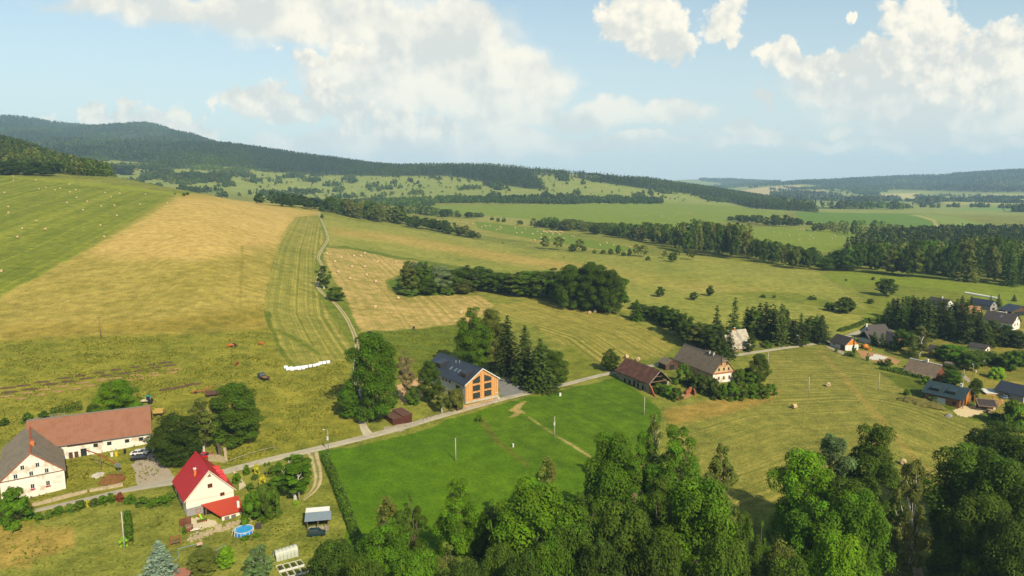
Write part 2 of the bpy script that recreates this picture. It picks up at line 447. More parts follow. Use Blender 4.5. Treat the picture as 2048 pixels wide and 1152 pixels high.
field([(433, 388), (470, 388), (503, 392), (500, 397), (465, 394)], (226, 206, 150), (214, 190, 132), 0, None, 0.2, 0.6, gate=(400, N))
field([(482, 490), (488, 492), (486, 560), (482, 600), (495, 640), (491, 640), (477, 605), (479, 560)], (150, 136, 56), (128, 124, 48), gate=(200, N), weight=.6)
# mown strip beside the track
strip = [(592, 434), (633, 431), (642, 445), (651, 478), (637, 508), (631, 540), (636, 580), (656, 620), (682, 652), (702, 690), (705, 706), (690, 720), (640, 728), (575, 728), (558, 700), (537, 655),
         (529, 622), (533, 590), (546, 535), (560, 488), (576, 452)]
field(strip, (176, 164, 78), (104, 116, 34), 0.95, [(590, 436), (558, 490), (545, 535), (532, 590), (528, 622), (540, 660), (562, 720)], 0.34, 0.5, 0.8, gate=(200, N))
field([(528, 622), (536, 655), (560, 705), (575, 728), (590, 730), (560, 690), (545, 655), (540, 622)], (120, 124, 38), (92, 110, 24), gate=(200, N))
field([(545, 655), (600, 690), (640, 712), (640, 705), (590, 672)], (124, 130, 40), (92, 110, 24), gate=(200, N), soft=4)
# right of the track
field([(640, 428), (700, 440), (960, 480), (1060, 500), (1240, 512), (1400, 512), (1640, 545), (1760, 640), (1680, 690), (1350, 690), (1240, 620), (1100, 560), (960, 540), (800, 518), (700, 494), (654, 494), (650, 470)],
      (166, 162, 74), (124, 134, 46), 0.10, [(660, 500), (960, 540), (1300, 600)], 0.12, 1.0, 0.7, gate=(280, N))
field([(660, 455), (800, 470), (1000, 505), (1300, 548), (1560, 580), (1560, 592), (1300, 570), (1000, 522), (800, 488), (665, 468)], (202, 168, 92), (172, 150, 70), 0, None, 0.2, 1.0, gate=(280, N), soft=8, weight=0.7)
field([(655, 494), (690, 492), (800, 513), (1000, 545), (1000, 552), (850, 528), (800, 520), (700, 498)], (120, 130, 40), (92, 112, 26), gate=(280, N))
field([(1100, 552), (1260, 540), (1440, 555), (1660, 570), (1760, 640), (1640, 600), (1500, 590), (1400, 575), (1240, 572)], (168, 164, 72), (122, 132, 44), gate=(280, N), soft=6, weight=0.7)
field([(1440, 586), (1560, 583), (1660, 600), (1760, 625), (1750, 640), (1640, 612), (1500, 594)], (140, 142, 48), (106, 122, 34), gate=(280, N), soft=2)
field([(640, 428), (656, 470), (660, 500), (645, 520), (655, 570), (690, 600), (716, 660), (722, 690), (700, 690), (655, 622), (632, 578), (628, 540), (634, 508), (650, 478), (638, 440)], (132, 138, 48), (100, 118, 30), gate=(200, N))
# hay field with bales in the middle
field([(655, 496), (700, 498), (800, 520), (835, 522), (812, 545), (770, 560), (776, 580), (802, 592), (870, 588), (960, 592), (990, 612), (960, 635), (930, 645), (885, 652), (800, 658), (721, 663), (706, 630), (694, 598), (668, 560), (655, 530), (646, 514)],
      (204, 174, 106), (146, 140, 60), 0.75, [(655, 520), (700, 600), (730, 664)], 0.22, 0.9, 0.9, gate=(250, N))
field([(775, 562), (800, 556), (835, 555), (900, 590), (850, 592), (812, 588), (785, 578)], (108, 128, 32), (84, 114, 20), gate=(250, N))
field([(722, 665), (885, 654), (960, 645), (985, 700), (880, 710), (860, 760), (700, 760), (716, 690)], (122, 132, 40), (90, 108, 26), gate=(150, 320))
# contour-mown field above the road
field([(985, 612), (1060, 600), (1180, 616), (1262, 640), (1352, 690), (1330, 712), (1250, 725), (1200, 745), (1140, 758), (1130, 700), (1075, 655), (1000, 625)],
      (180, 164, 80), (110, 118, 34), 1.2, [(1040, 605), (1150, 640), (1240, 665), (1300, 700)], 0.33, 0.4, 0.8, gate=(200, N))
field([(1125, 700), (1140, 690), (1200, 735), (1230, 745), (1140, 768), (1120, 745)], (140, 140, 48), (104, 118, 30), gate=(200, N), soft=4)
field([(-60, 1058), (70, 1052), (142, 1056), (150, 1095), (70, 1118), (60, 1135), (-60, 1140)], (190, 156, 80), (150, 134, 54), 0.5, [(0, 1060), (140, 1052)], 0.5, 1.2, gate=(60, 160), soft=9, weight=.75)
# sown green fields below the road
G1 = [(640, 905), (700, 895), (800, 872), (960, 822), (1060, 795), (1180, 768), (1240, 752), (1262, 775), (1300, 800), (1330, 830), (1280, 900), (1180, 1000), (1150, 1200), (700, 1200), (690, 1050)]
field(G1, (96, 128, 10), (74, 110, 8), 0.22, [(700, 1050), (1200, 900)], 0.3, 0.6, 0.6, gate=(60, 300))
field([(965, 835), (1040, 808), (1180, 768), (1240, 752), (1330, 830), (1270, 900), (1150, 940), (1060, 930)], (98, 126, 14), (72, 106, 10), 0.35, [(970, 835), (1200, 985)], 0.35, 0.8, 0.45, gate=(60, 300), soft=4)
field([(948, 835), (965, 833), (1000, 880), (1060, 930), (1056, 936), (990, 885)], (112, 120, 36), (84, 98, 24), gate=(60, 300))
field([(1014, 819), (1030, 812), (1052, 803), (1056, 806), (1040, 817), (1050, 826), (1040, 826), (1028, 831), (1016, 833), (1026, 822)], (180, 158, 96), (122, 126, 48), 0, None, .2, 2.2, gate=(60, 300))
field([(1052, 832), (1058, 833), (1108, 867), (1150, 891), (1185, 914), (1182, 917), (1142, 892), (1103, 868)], (176, 162, 98), (114, 128, 40), 0, None, .2, 2.4, gate=(60, 300))
# right hay field
H1 = [(1322, 822), (1380, 800), (1450, 790), (1545, 778), (1500, 712), (1560, 700), (1645, 692), (1700, 712), (1760, 742), (1800, 775), (1850, 800), (1910, 832), (1985, 862), (2000, 890), (1920, 965), (1880, 1010), (1700, 1020), (1440, 1010), (1340, 900)]
field(H1, (164, 154, 72), (100, 112, 36), 0.8, [(1350, 930), (1560, 862), (1750, 850), (1930, 930)], 0.36, 0.4, 0.8, gate=(60, 330))
field([(1640, 700), (1690, 750), (1780, 850), (1900, 985), (1885, 990), (1765, 855), (1680, 755), (1632, 702)], (206, 168, 92), (170, 140, 66), gate=(60, 330), soft=3, weight=.3)
field([(1330, 820), (1450, 795), (1560, 780), (1545, 800), (1440, 830), (1340, 850)], (190, 150, 78), (146, 126, 50), gate=(60, 330), soft=6, weight=.7)
field([(1760, 745), (1800, 775), (1850, 802), (1960, 845), (2048, 850), (2048, 800), (1850, 760)], (112, 122, 34), (82, 98, 22), gate=(60, 330), soft=3)
# meadow above the right hamlet
field([(1640, 548), (1680, 543), (1760, 541), (1850, 548), (1950, 560), (2300, 590), (2300, 680), (2048, 620), (1900, 600), (1790, 585), (1760, 640), (1720, 640), (1760, 610), (1700, 575)],
      (142, 152, 48), (112, 132, 34), 0.12, [(1650, 546), (2048, 590)], 0.12, 0.7, 0.5, gate=(330, N))
field([(1700, 566), (1760, 568), (1870, 578), (1960, 592), (1960, 612), (1870, 600), (1780, 590), (1760, 640), (1740, 620)], (134, 138, 46), (102, 118, 32), gate=(330, N), soft=2)
# gardens of the hamlet
field([(1860, 640), (2300, 640), (2300, 860), (1990, 830), (1900, 740), (1790, 700)], (160, 146, 62), (112, 116, 38), gate=(200, 420), soft=5)
# bale meadows further away
field([(880, 425), (1060, 447), (1140, 472), (1300, 500), (1240, 506), (1100, 490), (960, 470), (900, 455)], (168, 160, 74), (130, 136, 52), gate=(500, 1150))
field([(950, 442), (1060, 455), (1130, 470), (1290, 500), (1230, 503), (1100, 484), (1000, 466), (955, 456)], (126, 144, 44), (106, 130, 32), 0.3, [(960, 450), (1290, 505)], 0.08, .5, .3, gate=(500, 1150))
field([(780, 408), (870, 411), (1000, 411), (1200, 407), (1330, 406), (1420, 409), (1500, 416), (1570, 426), (1545, 434), (1450, 444), (1340, 454), (1220, 448), (1080, 440), (990, 436), (950, 430), (880, 422)],
      (138, 152, 46), (114, 136, 34), 0.2, [(870, 415), (1500, 430)], 0.04, .7, .3, gate=(1000, 1950))
field([(930, 428), (1080, 440), (1060, 450), (960, 440)], (168, 162, 84), (136, 142, 60), gate=(900, 1600))
field([(1490, 455), (1560, 452), (1680, 462), (1800, 474), (1740, 485), (1690, 498), (1600, 512), (1480, 490)], (142, 154, 48), (116, 138, 34), 0.7, [(1500, 480), (1700, 490)], 0.05, .5, .3, gate=(600, 1500))
field([(1560, 445), (1620, 434), (1650, 440), (1640, 452), (1560, 456)], (156, 156, 66), (128, 142, 50), gate=(600, 1700))
field([(1590, 424), (1700, 426), (1840, 428), (1874, 442), (1880, 456), (1800, 452), (1640, 448), (1600, 440)], (114, 142, 42), (92, 128, 32), 0.2, [(1600, 430), (1870, 430)], 0.03, .6, .3, gate=(900, 2300))
field([(1842, 428), (1900, 432), (2060, 468), (2048, 480), (1890, 460), (1876, 442)], (146, 160, 70), (120, 144, 54), 0.3, [(1840, 430), (2060, 470)], 0.03, .5, .3, gate=(900, 2300))
field([(1818, 430), (1840, 430), (1872, 440), (1879, 455), (1872, 456), (1864, 442), (1836, 433)], (182, 174, 100), (160, 160, 84), gate=(900, 2300))
# far pastures
field([(1470, 382), (1530, 374), (1600, 370), (1610, 376), (1598, 382), (1650, 380), (1650, 392), (1540, 392), (1490, 390)], (204, 184, 128), (190, 172, 112), 0, None, .02, .6, gate=(2600, 9000))
field([(1600, 400), (1700, 398), (1800, 402), (1830, 415), (1760, 424), (1620, 420)], (150, 162, 84), (128, 146, 70), gate=(2000, 5200))
field([(1760, 388), (1840, 386), (1830, 396), (1780, 398)], (206, 192, 122), (186, 176, 104), gate=(2300, 6000))
field([(1850, 392), (1960, 388), (2100, 388), (2100, 408), (1900, 410)], (184, 176, 104), (150, 160, 80), gate=(2300, 6000))
field([(1880, 420), (2000, 412), (2100, 412), (2100, 430), (1920, 432)], (140, 160, 74), (112, 144, 56), gate=(2000, 5200))
field([(255, 345), (330, 330), (270, 326), (250, 330)], (188, 170, 96), (168, 156, 84), gate=(1100, 4000))

# forest floor under the far woods is coloured dark green
FOREST = [
    ([(280, 350), (330, 322), (420, 296), (470, 293), (640, 306), (900, 328), (1060, 345), (1240, 362), (1400, 372), (1500, 395), (1640, 425), (1560, 420), (1500, 416), (1440, 400), (1380, 388), (1290, 378), (1180, 362), (1130, 350), (1060, 350),
      (1092, 378), (1060, 378), (980, 366), (900, 352), (760, 352), (640, 350), (540, 344), (470, 334), (400, 334), (330, 340)], (1500, 3600)),
    ([(-400, 180), (300, 180), (560, 292), (470, 320), (420, 330), (330, 342), (260, 345), (-400, 345)], (2350, 7200)),
    ([(-400, 200), (0, 280), (90, 290), (130, 320), (250, 338), (262, 352), (160, 352), (90, 344), (0, 338), (-400, 338)], (640, 1400)),
    ([(1500, 376), (1640, 358), (1900, 352), (1960, 320), (2300, 320), (2300, 385), (1950, 384), (1830, 380), (1790, 378), (1740, 384), (1660, 383), (1655, 375), (1610, 368), (1530, 372)], (3600, 9500)),
    ([(1380, 340), (1560, 340), (1560, 384), (1470, 384), (1420, 378)], (6000, 9500)),
    ([(1540, 388), (1660, 390), (1720, 388), (1780, 398), (1720, 404), (1600, 400), (1540, 404)], (2400, 7000)),
    ([(1700, 400), (1740, 397), (1790, 397), (1800, 401), (1760, 404), (1710, 404)], (2400, 7000)),
    ([(1830, 404), (1870, 398), (1885, 404), (1860, 410), (1835, 409)], (2200, 6000)),
    ([(1560, 413), (1700, 415), (1900, 424), (1900, 432), (1740, 424), (1560, 422)], (1900, 3200)),
    ([(1920, 430), (2060, 420), (2060, 455), (1990, 452), (1930, 440)], (1900, 3600)),
]
FMASK = np.zeros(XG.shape)
for pts, gate in FOREST:
    FMASK = np.maximum(FMASK, poly_mask(pts, gate, 2.0))
# open meadows between the far stands
CLEAR = np.clip((fbm(XG / 420, YG / 620, 3, 47) - 0.17) * 9, 0, 1) * np.clip((YG - 3500) / 200, 0, 1) * (PXG > 1380)
FMASK = FMASK * (1 - CLEAR)
m3 = FMASK[..., None] * 0.92
CA = CA * (1 - m3) + np.array(rgb(58, 70, 34)[:3]) * m3
CB = CB * (1 - m3) + np.array(rgb(44, 58, 28)[:3]) * m3

def ground_material():
    m, t = new_mat('meadow_ground')
    pos = t.n('ShaderNodeNewGeometry').outputs['Position']
    par = t.n('ShaderNodeSeparateColor'); t.set(par.inputs[0], t.attr('par'))
    stripe, blotch, freq = par.outputs[0], par.outputs[1], par.outputs[2]
    grain = t.attr('par', 'Alpha')
    fine = t.noise(pos, 1.6, 4, 0.65); med = t.noise(pos, 0.22, 4, 0.62); big = t.noise(pos, 0.03, 4, 0.6)
    stretch = t.vmath('MULTIPLY', pos, (0.08, 0.35, 0.35)); streak = t.noise(stretch, 1.0, 4, 0.65)
    ph = t.math('ADD', t.attr('phase', 'Fac'), t.math('MULTIPLY', med, 1.3))
    w = t.math('MULTIPLY', ph, freq)
    swath = t.math('SINE', t.math('MULTIPLY', w, 6.2832))
    n1 = t.noise(w, 1.7, 3, 0.7, '1D')
    st = t.math('ADD', t.math('MULTIPLY', swath, 0.14), t.math('MULTIPLY', t.math('SUBTRACT', n1, 0.5), 2.3))
    st = t.math('MULTIPLY', st, t.ramp(t.math('ADD', med, t.math('MULTIPLY', fine, 0.5)), 0.5, 0.95, 0.35, 1.25))
    bl = t.math('ADD', t.math('MULTIPLY', t.math('SUBTRACT', med, 0.5), 1.5), t.math('MULTIPLY', t.math('SUBTRACT', big, 0.5), 1.8))
    bl = t.math('ADD', bl, t.math('MULTIPLY', t.math('SUBTRACT', streak, 0.5), 1.2))
    f = t.math('ADD', 0.5, t.math('MULTIPLY', st, stripe))
    f = t.math('ADD', f, t.math('MULTIPLY', bl, blotch))
    f = t.math('ADD', f, t.math('MULTIPLY', t.math('SUBTRACT', fine, 0.5), t.math('MULTIPLY', grain, 1.5)), clamp=True)
    c = t.mix(f, t.attr('grass_b'), t.attr('grass_a'))
    tone = t.ramp(t.math('ADD', fine, t.math('MULTIPLY', med, 0.8)), 0.55, 1.25, 0.62, 1.32, False)
    sc = t.n('ShaderNodeVectorMath', operation='SCALE'); t.set(sc.inputs[0], c); t.set(sc.inputs['Scale'], tone)
    finish(t, sc.outputs[0], 0.95, fine, 0.5, 0.5, spec=0.1)
    return m

def build_terrain():
    R, Cn = XG.shape
    V = np.stack([XG, YG, ZG], -1).reshape(-1, 3)
    i = np.arange(R - 1)[:, None] * Cn + np.arange(Cn - 1)[None, :]
    Fc = np.stack([i, i + 1, i + 1 + Cn, i + Cn], -1).reshape(-1, 4)
    me = np_mesh('terrain', V, Fc, [ground_material()], smooth=True)
    one = np.ones(XG.shape + (1,))
    for nm, A in (('grass_a', np.concatenate([CA, one], -1)), ('grass_b', np.concatenate([CB, one], -1)), ('par', PAR)):
        a = me.attributes.new(nm, 'FLOAT_COLOR', 'POINT'); a.data.foreach_set('color', np.ascontiguousarray(A, dtype=np.float32).ravel())
    a = me.attributes.new('phase', 'FLOAT', 'POINT'); a.data.foreach_set('value', PHASE.astype(np.float32).ravel())
    o = bpy.data.objects.new('terrain', me); link(o); tag(o, kind='structure')
build_terrain()

# ------------------------------------------------------------------ haze: even summer air round the whole valley
def build_haze():
    bm = bmesh.new(); bmesh.ops.create_cube(bm, size=1.0)
    x0, x1, y0, y1, z0, z1 = -24000, 24000, -400, 13500, float(ZG.min()) - 30, float(ZG.max()) + 60
    for v in bm.verts:
        v.co = ((x0 + x1) / 2 + v.co.x * (x1 - x0), (y0 + y1) / 2 + v.co.y * (y1 - y0), (z0 + z1) / 2 + v.co.z * (z1 - z0))
    me = bpy.data.meshes.new('haze'); bm.to_mesh(me); bm.free()
    m = bpy.data.materials.new('haze_air'); m.use_nodes = True
    t = NT(m.node_tree)
    v = t.n('ShaderNodeVolumePrincipled'); v.inputs['Color'].default_value = (0.46, 0.72, 1.0, 1)
    v.inputs['Density'].default_value = 0.000078; v.inputs['Anisotropy'].default_value = 0.0
    o = t.n('ShaderNodeOutputMaterial'); t.set(o.inputs['Volume'], v.outputs[0])
    me.materials.append(m)
    ob = bpy.data.objects.new('haze', me); link(ob); tag(ob, kind='stuff')
build_haze()

# ------------------------------------------------------------------ vegetation
def leaf_material(name, far=False):
    m, t = new_mat(name)
    oi = t.n('ShaderNodeObjectInfo')
    tc = t.n('ShaderNodeTexCoord').outputs['Object']
    n1 = t.noise(tc, 0.45, 3, 0.6); n2 = t.noise(tc, 2.6, 2, 0.6)
    f = t.math('ADD', t.math('MULTIPLY', n1, 1.0), t.math('MULTIPLY', n2, 0.9))
    tone = t.ramp(f, 0.55, 1.35, 0.55, 1.5, False)
    tone = t.math('MULTIPLY', tone, t.attr('tint', 'Fac'))
    base = t.attr('far_col') if far else oi.outputs['Color']
    sc = t.n('ShaderNodeVectorMath', operation='SCALE'); t.set(sc.inputs[0], base); t.set(sc.inputs['Scale'], tone)
    hs = t.n('ShaderNodeHueSaturation'); t.set(hs.inputs['Color'], sc.outputs[0])
    t.set(hs.inputs['Hue'], t.ramp(n1, 0.3, 0.7, 0.485, 0.515, False)); hs.inputs['Saturation'].default_value = 1.0
    p = t.n('ShaderNodeBsdfPrincipled'); t.set(p.inputs['Base Color'], hs.outputs[0])
    p.inputs['Roughness'].default_value = 0.6; p.inputs['Specular IOR Level'].default_value = 0.08
    tr = t.n('ShaderNodeBsdfTranslucent')
    yl = t.n('ShaderNodeVectorMath', operation='MULTIPLY'); t.set(yl.inputs[0], hs.outputs[0]); yl.inputs[1].default_value = (1.3, 1.4, 0.6)
    t.set(tr.inputs[0], yl.outputs[0])
    mx = t.n('ShaderNodeMixShader'); mx.inputs[0].default_value = 0.28
    t.set(mx.inputs[1], p.outputs[0]); t.set(mx.inputs[2], tr.outputs[0])
    o = t.n('ShaderNodeOutputMaterial'); t.set(o.inputs[0], mx.outputs[0])
    return m
LEAF = leaf_material('foliage')
FARLEAF = leaf_material('far_foliage', True)
BARK = mat('bark', 112, 98, 80, 0.4, 2.0, 0.95)
BIRCHBARK = mat('birch_bark', 205, 200, 186, 0.2, 1.0, 0.9, stain=(70, 62, 55, 0.8))

def nrm(v): return v / (np.linalg.norm(v, axis=-1, keepdims=True) + 1e-9)

def quads(pos, nor, size, rng, aspect=0.75):
    """Leaf sprays: one bent rhombus each."""
    n = len(pos)
    r = nrm(rng.normal(size=(n, 3)))
    a = nrm(np.cross(nor, r)); b = np.cross(nor, a)
    s = (size * rng.uniform(0.65, 1.35, n))[:, None] * 0.5
    k = aspect * rng.uniform(0.7, 1.2, n)[:, None]
    V = np.stack([pos - a * s, pos + b * s * k - nor * s * 0.25, pos + a * s, pos - b * s * k - nor * s * 0.25], 1).reshape(-1, 3)
    return V, np.arange(4 * n).reshape(n, 4)

def tube(path, radii, sides=7):
    path = np.asarray(path, float); n = len(path)
    d = np.gradient(path, axis=0); d = nrm(d)
    ref = np.where(np.abs(d[:, 2:3]) > 0.9, np.array([[1.0, 0, 0]]), np.array([[0, 0, 1.0]]))
    a = nrm(np.cross(d, ref)); b = np.cross(d, a)
    th = np.linspace(0, 2 * math.pi, sides, endpoint=False)
    V = (path[:, None] + np.asarray(radii)[:, None, None] * (np.cos(th)[None, :, None] * a[:, None] + np.sin(th)[None, :, None] * b[:, None])).reshape(-1, 3)
    i = np.arange(n - 1)[:, None] * sides; j = np.arange(sides)[None]; j2 = (j + 1) % sides
    Fc = np.stack([i + j, i + j2, i + sides + j2, i + sides + j], -1).reshape(-1, 4)
    return V, Fc

def merge(parts):
    Vs, Fs, off = [], [], 0
    for V, Fc in parts:
        Vs.append(V); Fs.append(Fc + off); off += len(V)
    return np.concatenate(Vs), np.concatenate(Fs)

def set_tint(me, tint):
    a = me.attributes.new('tint', 'FLOAT', 'POINT'); a.data.foreach_set('value', np.ascontiguousarray(tint, dtype=np.float32))

def crown_lobes(rng, n, H, R, z0, shape):
    zf = rng.uniform(0, 1, n); zf = np.sort(zf)
    ang = np.arange(n) * 2.39996 + rng.uniform(-.5, .5, n)
    if shape == 'round': pr = np.sqrt(np.clip(1 - (2 * zf - 0.9) ** 2 / 1.25, 0.02, 1))
    elif shape == 'tall': pr = np.clip(np.sin(np.pi * (0.12 + 0.84 * zf)) ** 0.7, 0.08, 1)
    elif shape == 'poplar': pr = np.clip(0.9 - 0.75 * zf ** 1.6, 0.1, 1)
    elif shape == 'bush': pr = np.sqrt(np.clip(1 - zf ** 2, 0.03, 1))
    rr = R * pr * np.sqrt(rng.uniform(0.08, 1, n)) * 0.84
    c = np.stack([rr * np.cos(ang), rr * np.sin(ang), z0 + (H - z0) * (0.04 + 0.90 * zf)], -1)
    c[:, :2] += rng.normal(size=(n, 2)) * R * 0.05
    rad = R * rng.uniform(0.15, 0.30, n) * (0.75 + 0.4 * pr)
    return c, rad

def make_broadleaf(name, seed, H, R, z0f, shape, nl, nleaf, leaf, dense=1.0, limbs=9):
    rng = np.random.default_rng(seed)
    z0 = H * z0f
    c, rad = crown_lobes(rng, nl, H, R, z0, shape)
    w = rad ** 2; k = rng.choice(nl, nleaf, p=w / w.sum())
    d = nrm(rng.normal(size=(nleaf, 3)) + np.array([0, 0, 0.25]))
    out = nrm(c[k] - np.array([0, 0, z0 + (H - z0) * 0.35]))
    d = nrm(d + 0.35 * out)
    ragged = 1 + 0.22 * rng.normal(size=nleaf) * (rng.uniform(size=nleaf) < 0.35)
    pos = c[k] + d * (rad[k] * rng.uniform(0.62, 1.05, nleaf) ** (1 / 1.6) * ragged)[:, None] * np.array([1, 1, 0.84])
    nor = nrm(d + 0.5 * nrm(rng.normal(size=(nleaf, 3))) + np.array([0, 0, 0.85]))
    V, Fc = quads(pos, nor, leaf, rng)
    me = np_mesh(name + '_crown', V, Fc, [LEAF])
    lt = rng.uniform(0.72, 1.25, nl)[k] * rng.uniform(0.85, 1.15, nleaf)
    set_tint(me, np.repeat(lt, 4))
    tr = max(0.12, H * 0.017)
    zs = np.linspace(-0.6, H * 0.86, 9)
    bend = np.cumsum(rng.normal(size=(9, 2)) * H * 0.010, axis=0); bend[:2] = 0
    path = np.column_stack([bend, zs])
    parts = [tube(path, tr * np.linspace(1.15, 0.18, 9) ** 0.9)]
    for q in rng.choice(nl, min(limbs, nl), replace=False):
        zb = max(z0 * 0.7, c[q, 2] * rng.uniform(0.45, 0.75)); bx = np.array([np.interp(zb, zs, path[:, 0]), np.interp(zb, zs, path[:, 1]), zb])
        mid = (bx + c[q]) / 2 + np.array([0, 0, -0.06 * H * rng.uniform(0, 1)])
        parts.append(tube([bx, mid, c[q] * 0.98 + bx * 0.02], [tr * 0.42, tr * 0.3, tr * 0.12], 5))
    TV, TF = merge(parts)
    tm = np_mesh(name + '_trunk', TV, TF, [BARK], smooth=True)
    return dict(crown=me, trunk=tm, H=H, W=2 * R)

def make_spruce(name, seed, H, R, nwh, per, leaf, z0=0.05):
    rng = np.random.default_rng(seed)
    P, Nn = [], []
    for i in range(nwh):
        zf = z0 + (1 - z0) * (i + rng.uniform(0, 0.6)) / nwh
        r = R * (1 - zf) ** 0.82 * rng.uniform(0.82, 1.12) + 0.12
        nb = max(4, int(per * (0.35 + 0.65 * (1 - zf))))
        a0 = rng.uniform(0, 6.28)
        for b in range(nb):
            a = a0 + b * 6.283 / nb + rng.uniform(-0.25, 0.25)
            rb = r * rng.uniform(0.72, 1.12)
            ns = max(2, int(rb / (leaf * 0.42)))
            s = (np.arange(ns) + rng.uniform(0.2, 1, ns)) / ns
            rad = rb * s
            zz = zf * H - rad * (0.18 + 0.25 * s) + 0.10 * rb * s ** 3 + rng.normal(size=ns) * 0.1
            wd = rng.normal(size=ns) * 0.12 * rb
            ca, sa = math.cos(a), math.sin(a)
            P.append(np.column_stack([rad * ca - wd * sa, rad * sa + wd * ca, zz]))
            n_ = np.array([ca * 0.45, sa * 0.45, 0.85]); Nn.append(np.tile(n_, (ns, 1)))
    pos = np.concatenate(P); nor = np.concatenate(Nn)
    nor = nrm(nor + 0.55 * nrm(rng.normal(size=nor.shape)))
    V, Fc = quads(pos, nor, leaf, rng, 0.6)
    me = np_mesh(name + '_crown', V, Fc, [LEAF]); set_tint(me, np.repeat(rng.uniform(0.7, 1.25, len(pos)), 4))
    zs = np.linspace(-0.5, H * 0.97, 6)
    TV, TF = tube(np.column_stack([zs * 0, zs * 0, zs]), np.linspace(H * 0.014, 0.02, 6))
    tm = np_mesh(name + '_trunk', TV, TF, [BARK], smooth=True)
    return dict(crown=me, trunk=tm, H=H, W=2 * R)

PROTO = {}
def protos():
    for i in range(4): PROTO['oak', 0, i] = make_broadleaf('oak', 10 + i, 20, 6.5, 0.07, 'round', 90, 30000, 0.36)
    for i in range(3): PROTO['ash', 0, i] = make_broadleaf('ash', 20 + i, 24, 5.6, 0.07, 'tall', 84, 28000, 0.36)
    for i in range(2): PROTO['poplar', 0, i] = make_broadleaf('poplar', 30 + i, 26, 5.0, 0.10, 'tall', 76, 24000, 0.36)
    for i in range(3): PROTO['thin', 0, i] = make_broadleaf('thin', 40 + i, 20, 3.4, 0.22, 'tall', 44, 7000, 0.34, limbs=20)
    for i in range(2): PROTO['birch', 0, i] = make_broadleaf('birch', 50 + i, 18, 3.8, 0.22, 'tall', 44, 9000, 0.34, limbs=16)
    for i in range(3): PROTO['bush', 0, i] = make_broadleaf('bush', 60 + i, 3, 1.8, 0.0, 'bush', 26, 3200, 0.26, limbs=5)
    for i in range(3): PROTO['spruce', 0, i] = make_spruce('spruce', 70 + i, 20, 4.0, 34, 15, 0.75)
    for i in range(3): PROTO['oak', 1, i] = make_broadleaf('oak_mid', 110 + i, 18, 6.0, 0.12, 'round', 60, 5600, 0.78)
    for i in range(3): PROTO['ash', 1, i] = make_broadleaf('ash_mid', 120 + i, 22, 5.0, 0.12, 'tall', 56, 5200, 0.76)
    for i in range(2): PROTO['poplar', 1, i] = make_broadleaf('poplar_mid', 130 + i, 24, 4.8, 0.1, 'tall', 40, 4800, 0.74)
    for i in range(2): PROTO['birch', 1, i] = make_broadleaf('birch_mid', 150 + i, 18, 3.8, 0.2, 'tall', 34, 3000, 0.6)
    for i in range(2): PROTO['bush', 1, i] = make_broadleaf('bush_mid', 160 + i, 4, 2.4, 0.0, 'bush', 22, 1300, 0.5, limbs=4)
    for i in range(2): PROTO['spruce', 1, i] = make_spruce('spruce_mid', 170 + i, 20, 3.8, 26, 12, 1.1)
    for i in range(2): PROTO['thin', 1, i] = PROTO['thin', 0, i]
protos()
for (k, l, i), p in PROTO.items():
    if k == 'birch': p['trunk'].materials.clear(); p['trunk'].materials.append(BIRCHBARK)

GREENS = dict(vivid=(82, 114, 12), green=(70, 98, 14), dark=(64, 84, 18), deep=(56, 74, 18), olive=(90, 98, 38), light=(112, 144, 30), grey=(86, 104, 62), brown=(112, 96, 66),
              spruce=(54, 66, 24), spruceg=(70, 86, 30), blue=(122, 138, 122), yellow=(158, 152, 40), hedge=(78, 100, 30), willow=(104, 122, 78), red=(120, 60, 40))
KINDNAME = dict(oak='deciduous_tree', ash='deciduous_tree', poplar='poplar_tree', thin='sparse_tree', birch='birch_tree', bush='bush', spruce='spruce_tree')
KINDCAT = dict(oak='tree', ash='tree', poplar='tree', thin='tree', birch='tree', bush='bush', spruce='tree')
TRNG = random.Random(5)
COUNT = {'tree': 0}
FKK = 0.94
MASS = None          # while a list: trees deep inside a wood, gathered into one mass
def put_tree(kind, P, h, w, colr, label, group=None, lod=None, name=None, cat=None, lean=0.0, simple=False):
    if lod is None: lod = 0 if P[1] < 260 else 1
    n = max(i for (k, l, i) in PROTO if k == kind and l == lod) + 1
    p = PROTO[kind, lod, TRNG.randrange(n)]
    sz = h / p['H']; sx = w / p['W']
    if kind == 'spruce': sx *= 1.25
    sx = min(max(sx, sz * 0.38), sz * 2.6)
    if MASS is not None and lod == 1 and P[1] > 420:
        MASS.append((P[0], P[1], P[2], h, w, kind == 'spruce', colr)); return None
    nm = name or KINDNAME[kind]
    c = rgb(*GREENS[colr], k=FKK)
    j = TRNG.uniform(0.84, 1.18); g = TRNG.uniform(0.92, 1.08)
    c = (c[0] * j, c[1] * j * g, c[2] * j, 1)
    if simple or kind == 'bush':
        root = bpy.data.objects.new(nm, p['crown']); link(root); root.color = c
    else:
        root = bpy.data.objects.new(nm, None); link(root); root.empty_display_size = 0.3
        cr = bpy.data.objects.new('crown', p['crown']); link(cr, root); cr.color = c
        tk = bpy.data.objects.new('trunk', p['trunk']); link(tk, root)
    root.location = (P[0], P[1], P[2] - 0.1)
    root.rotation_euler = (TRNG.uniform(-.03, .03), TRNG.uniform(-.03, .03) + lean, TRNG.uniform(0, 6.28))
    root.scale = (sx, sx, sz)
    tag(root, label, cat or KINDCAT[kind], group)
    COUNT['tree'] += 1
    return root

def px_tree(kind, x, base, top, w, colr, label, group=None, ymin=62.0, **kw):
    """A tree from where its foot, top and spread stand in the photograph."""
    P = at(x, base, ymin)
    _, t = ray(x, top)
    h = max(0.8, HC + float(t) * P.y - P.z)
    return put_tree(kind, P, h, w * P.y / F, colr, label, group, **kw)

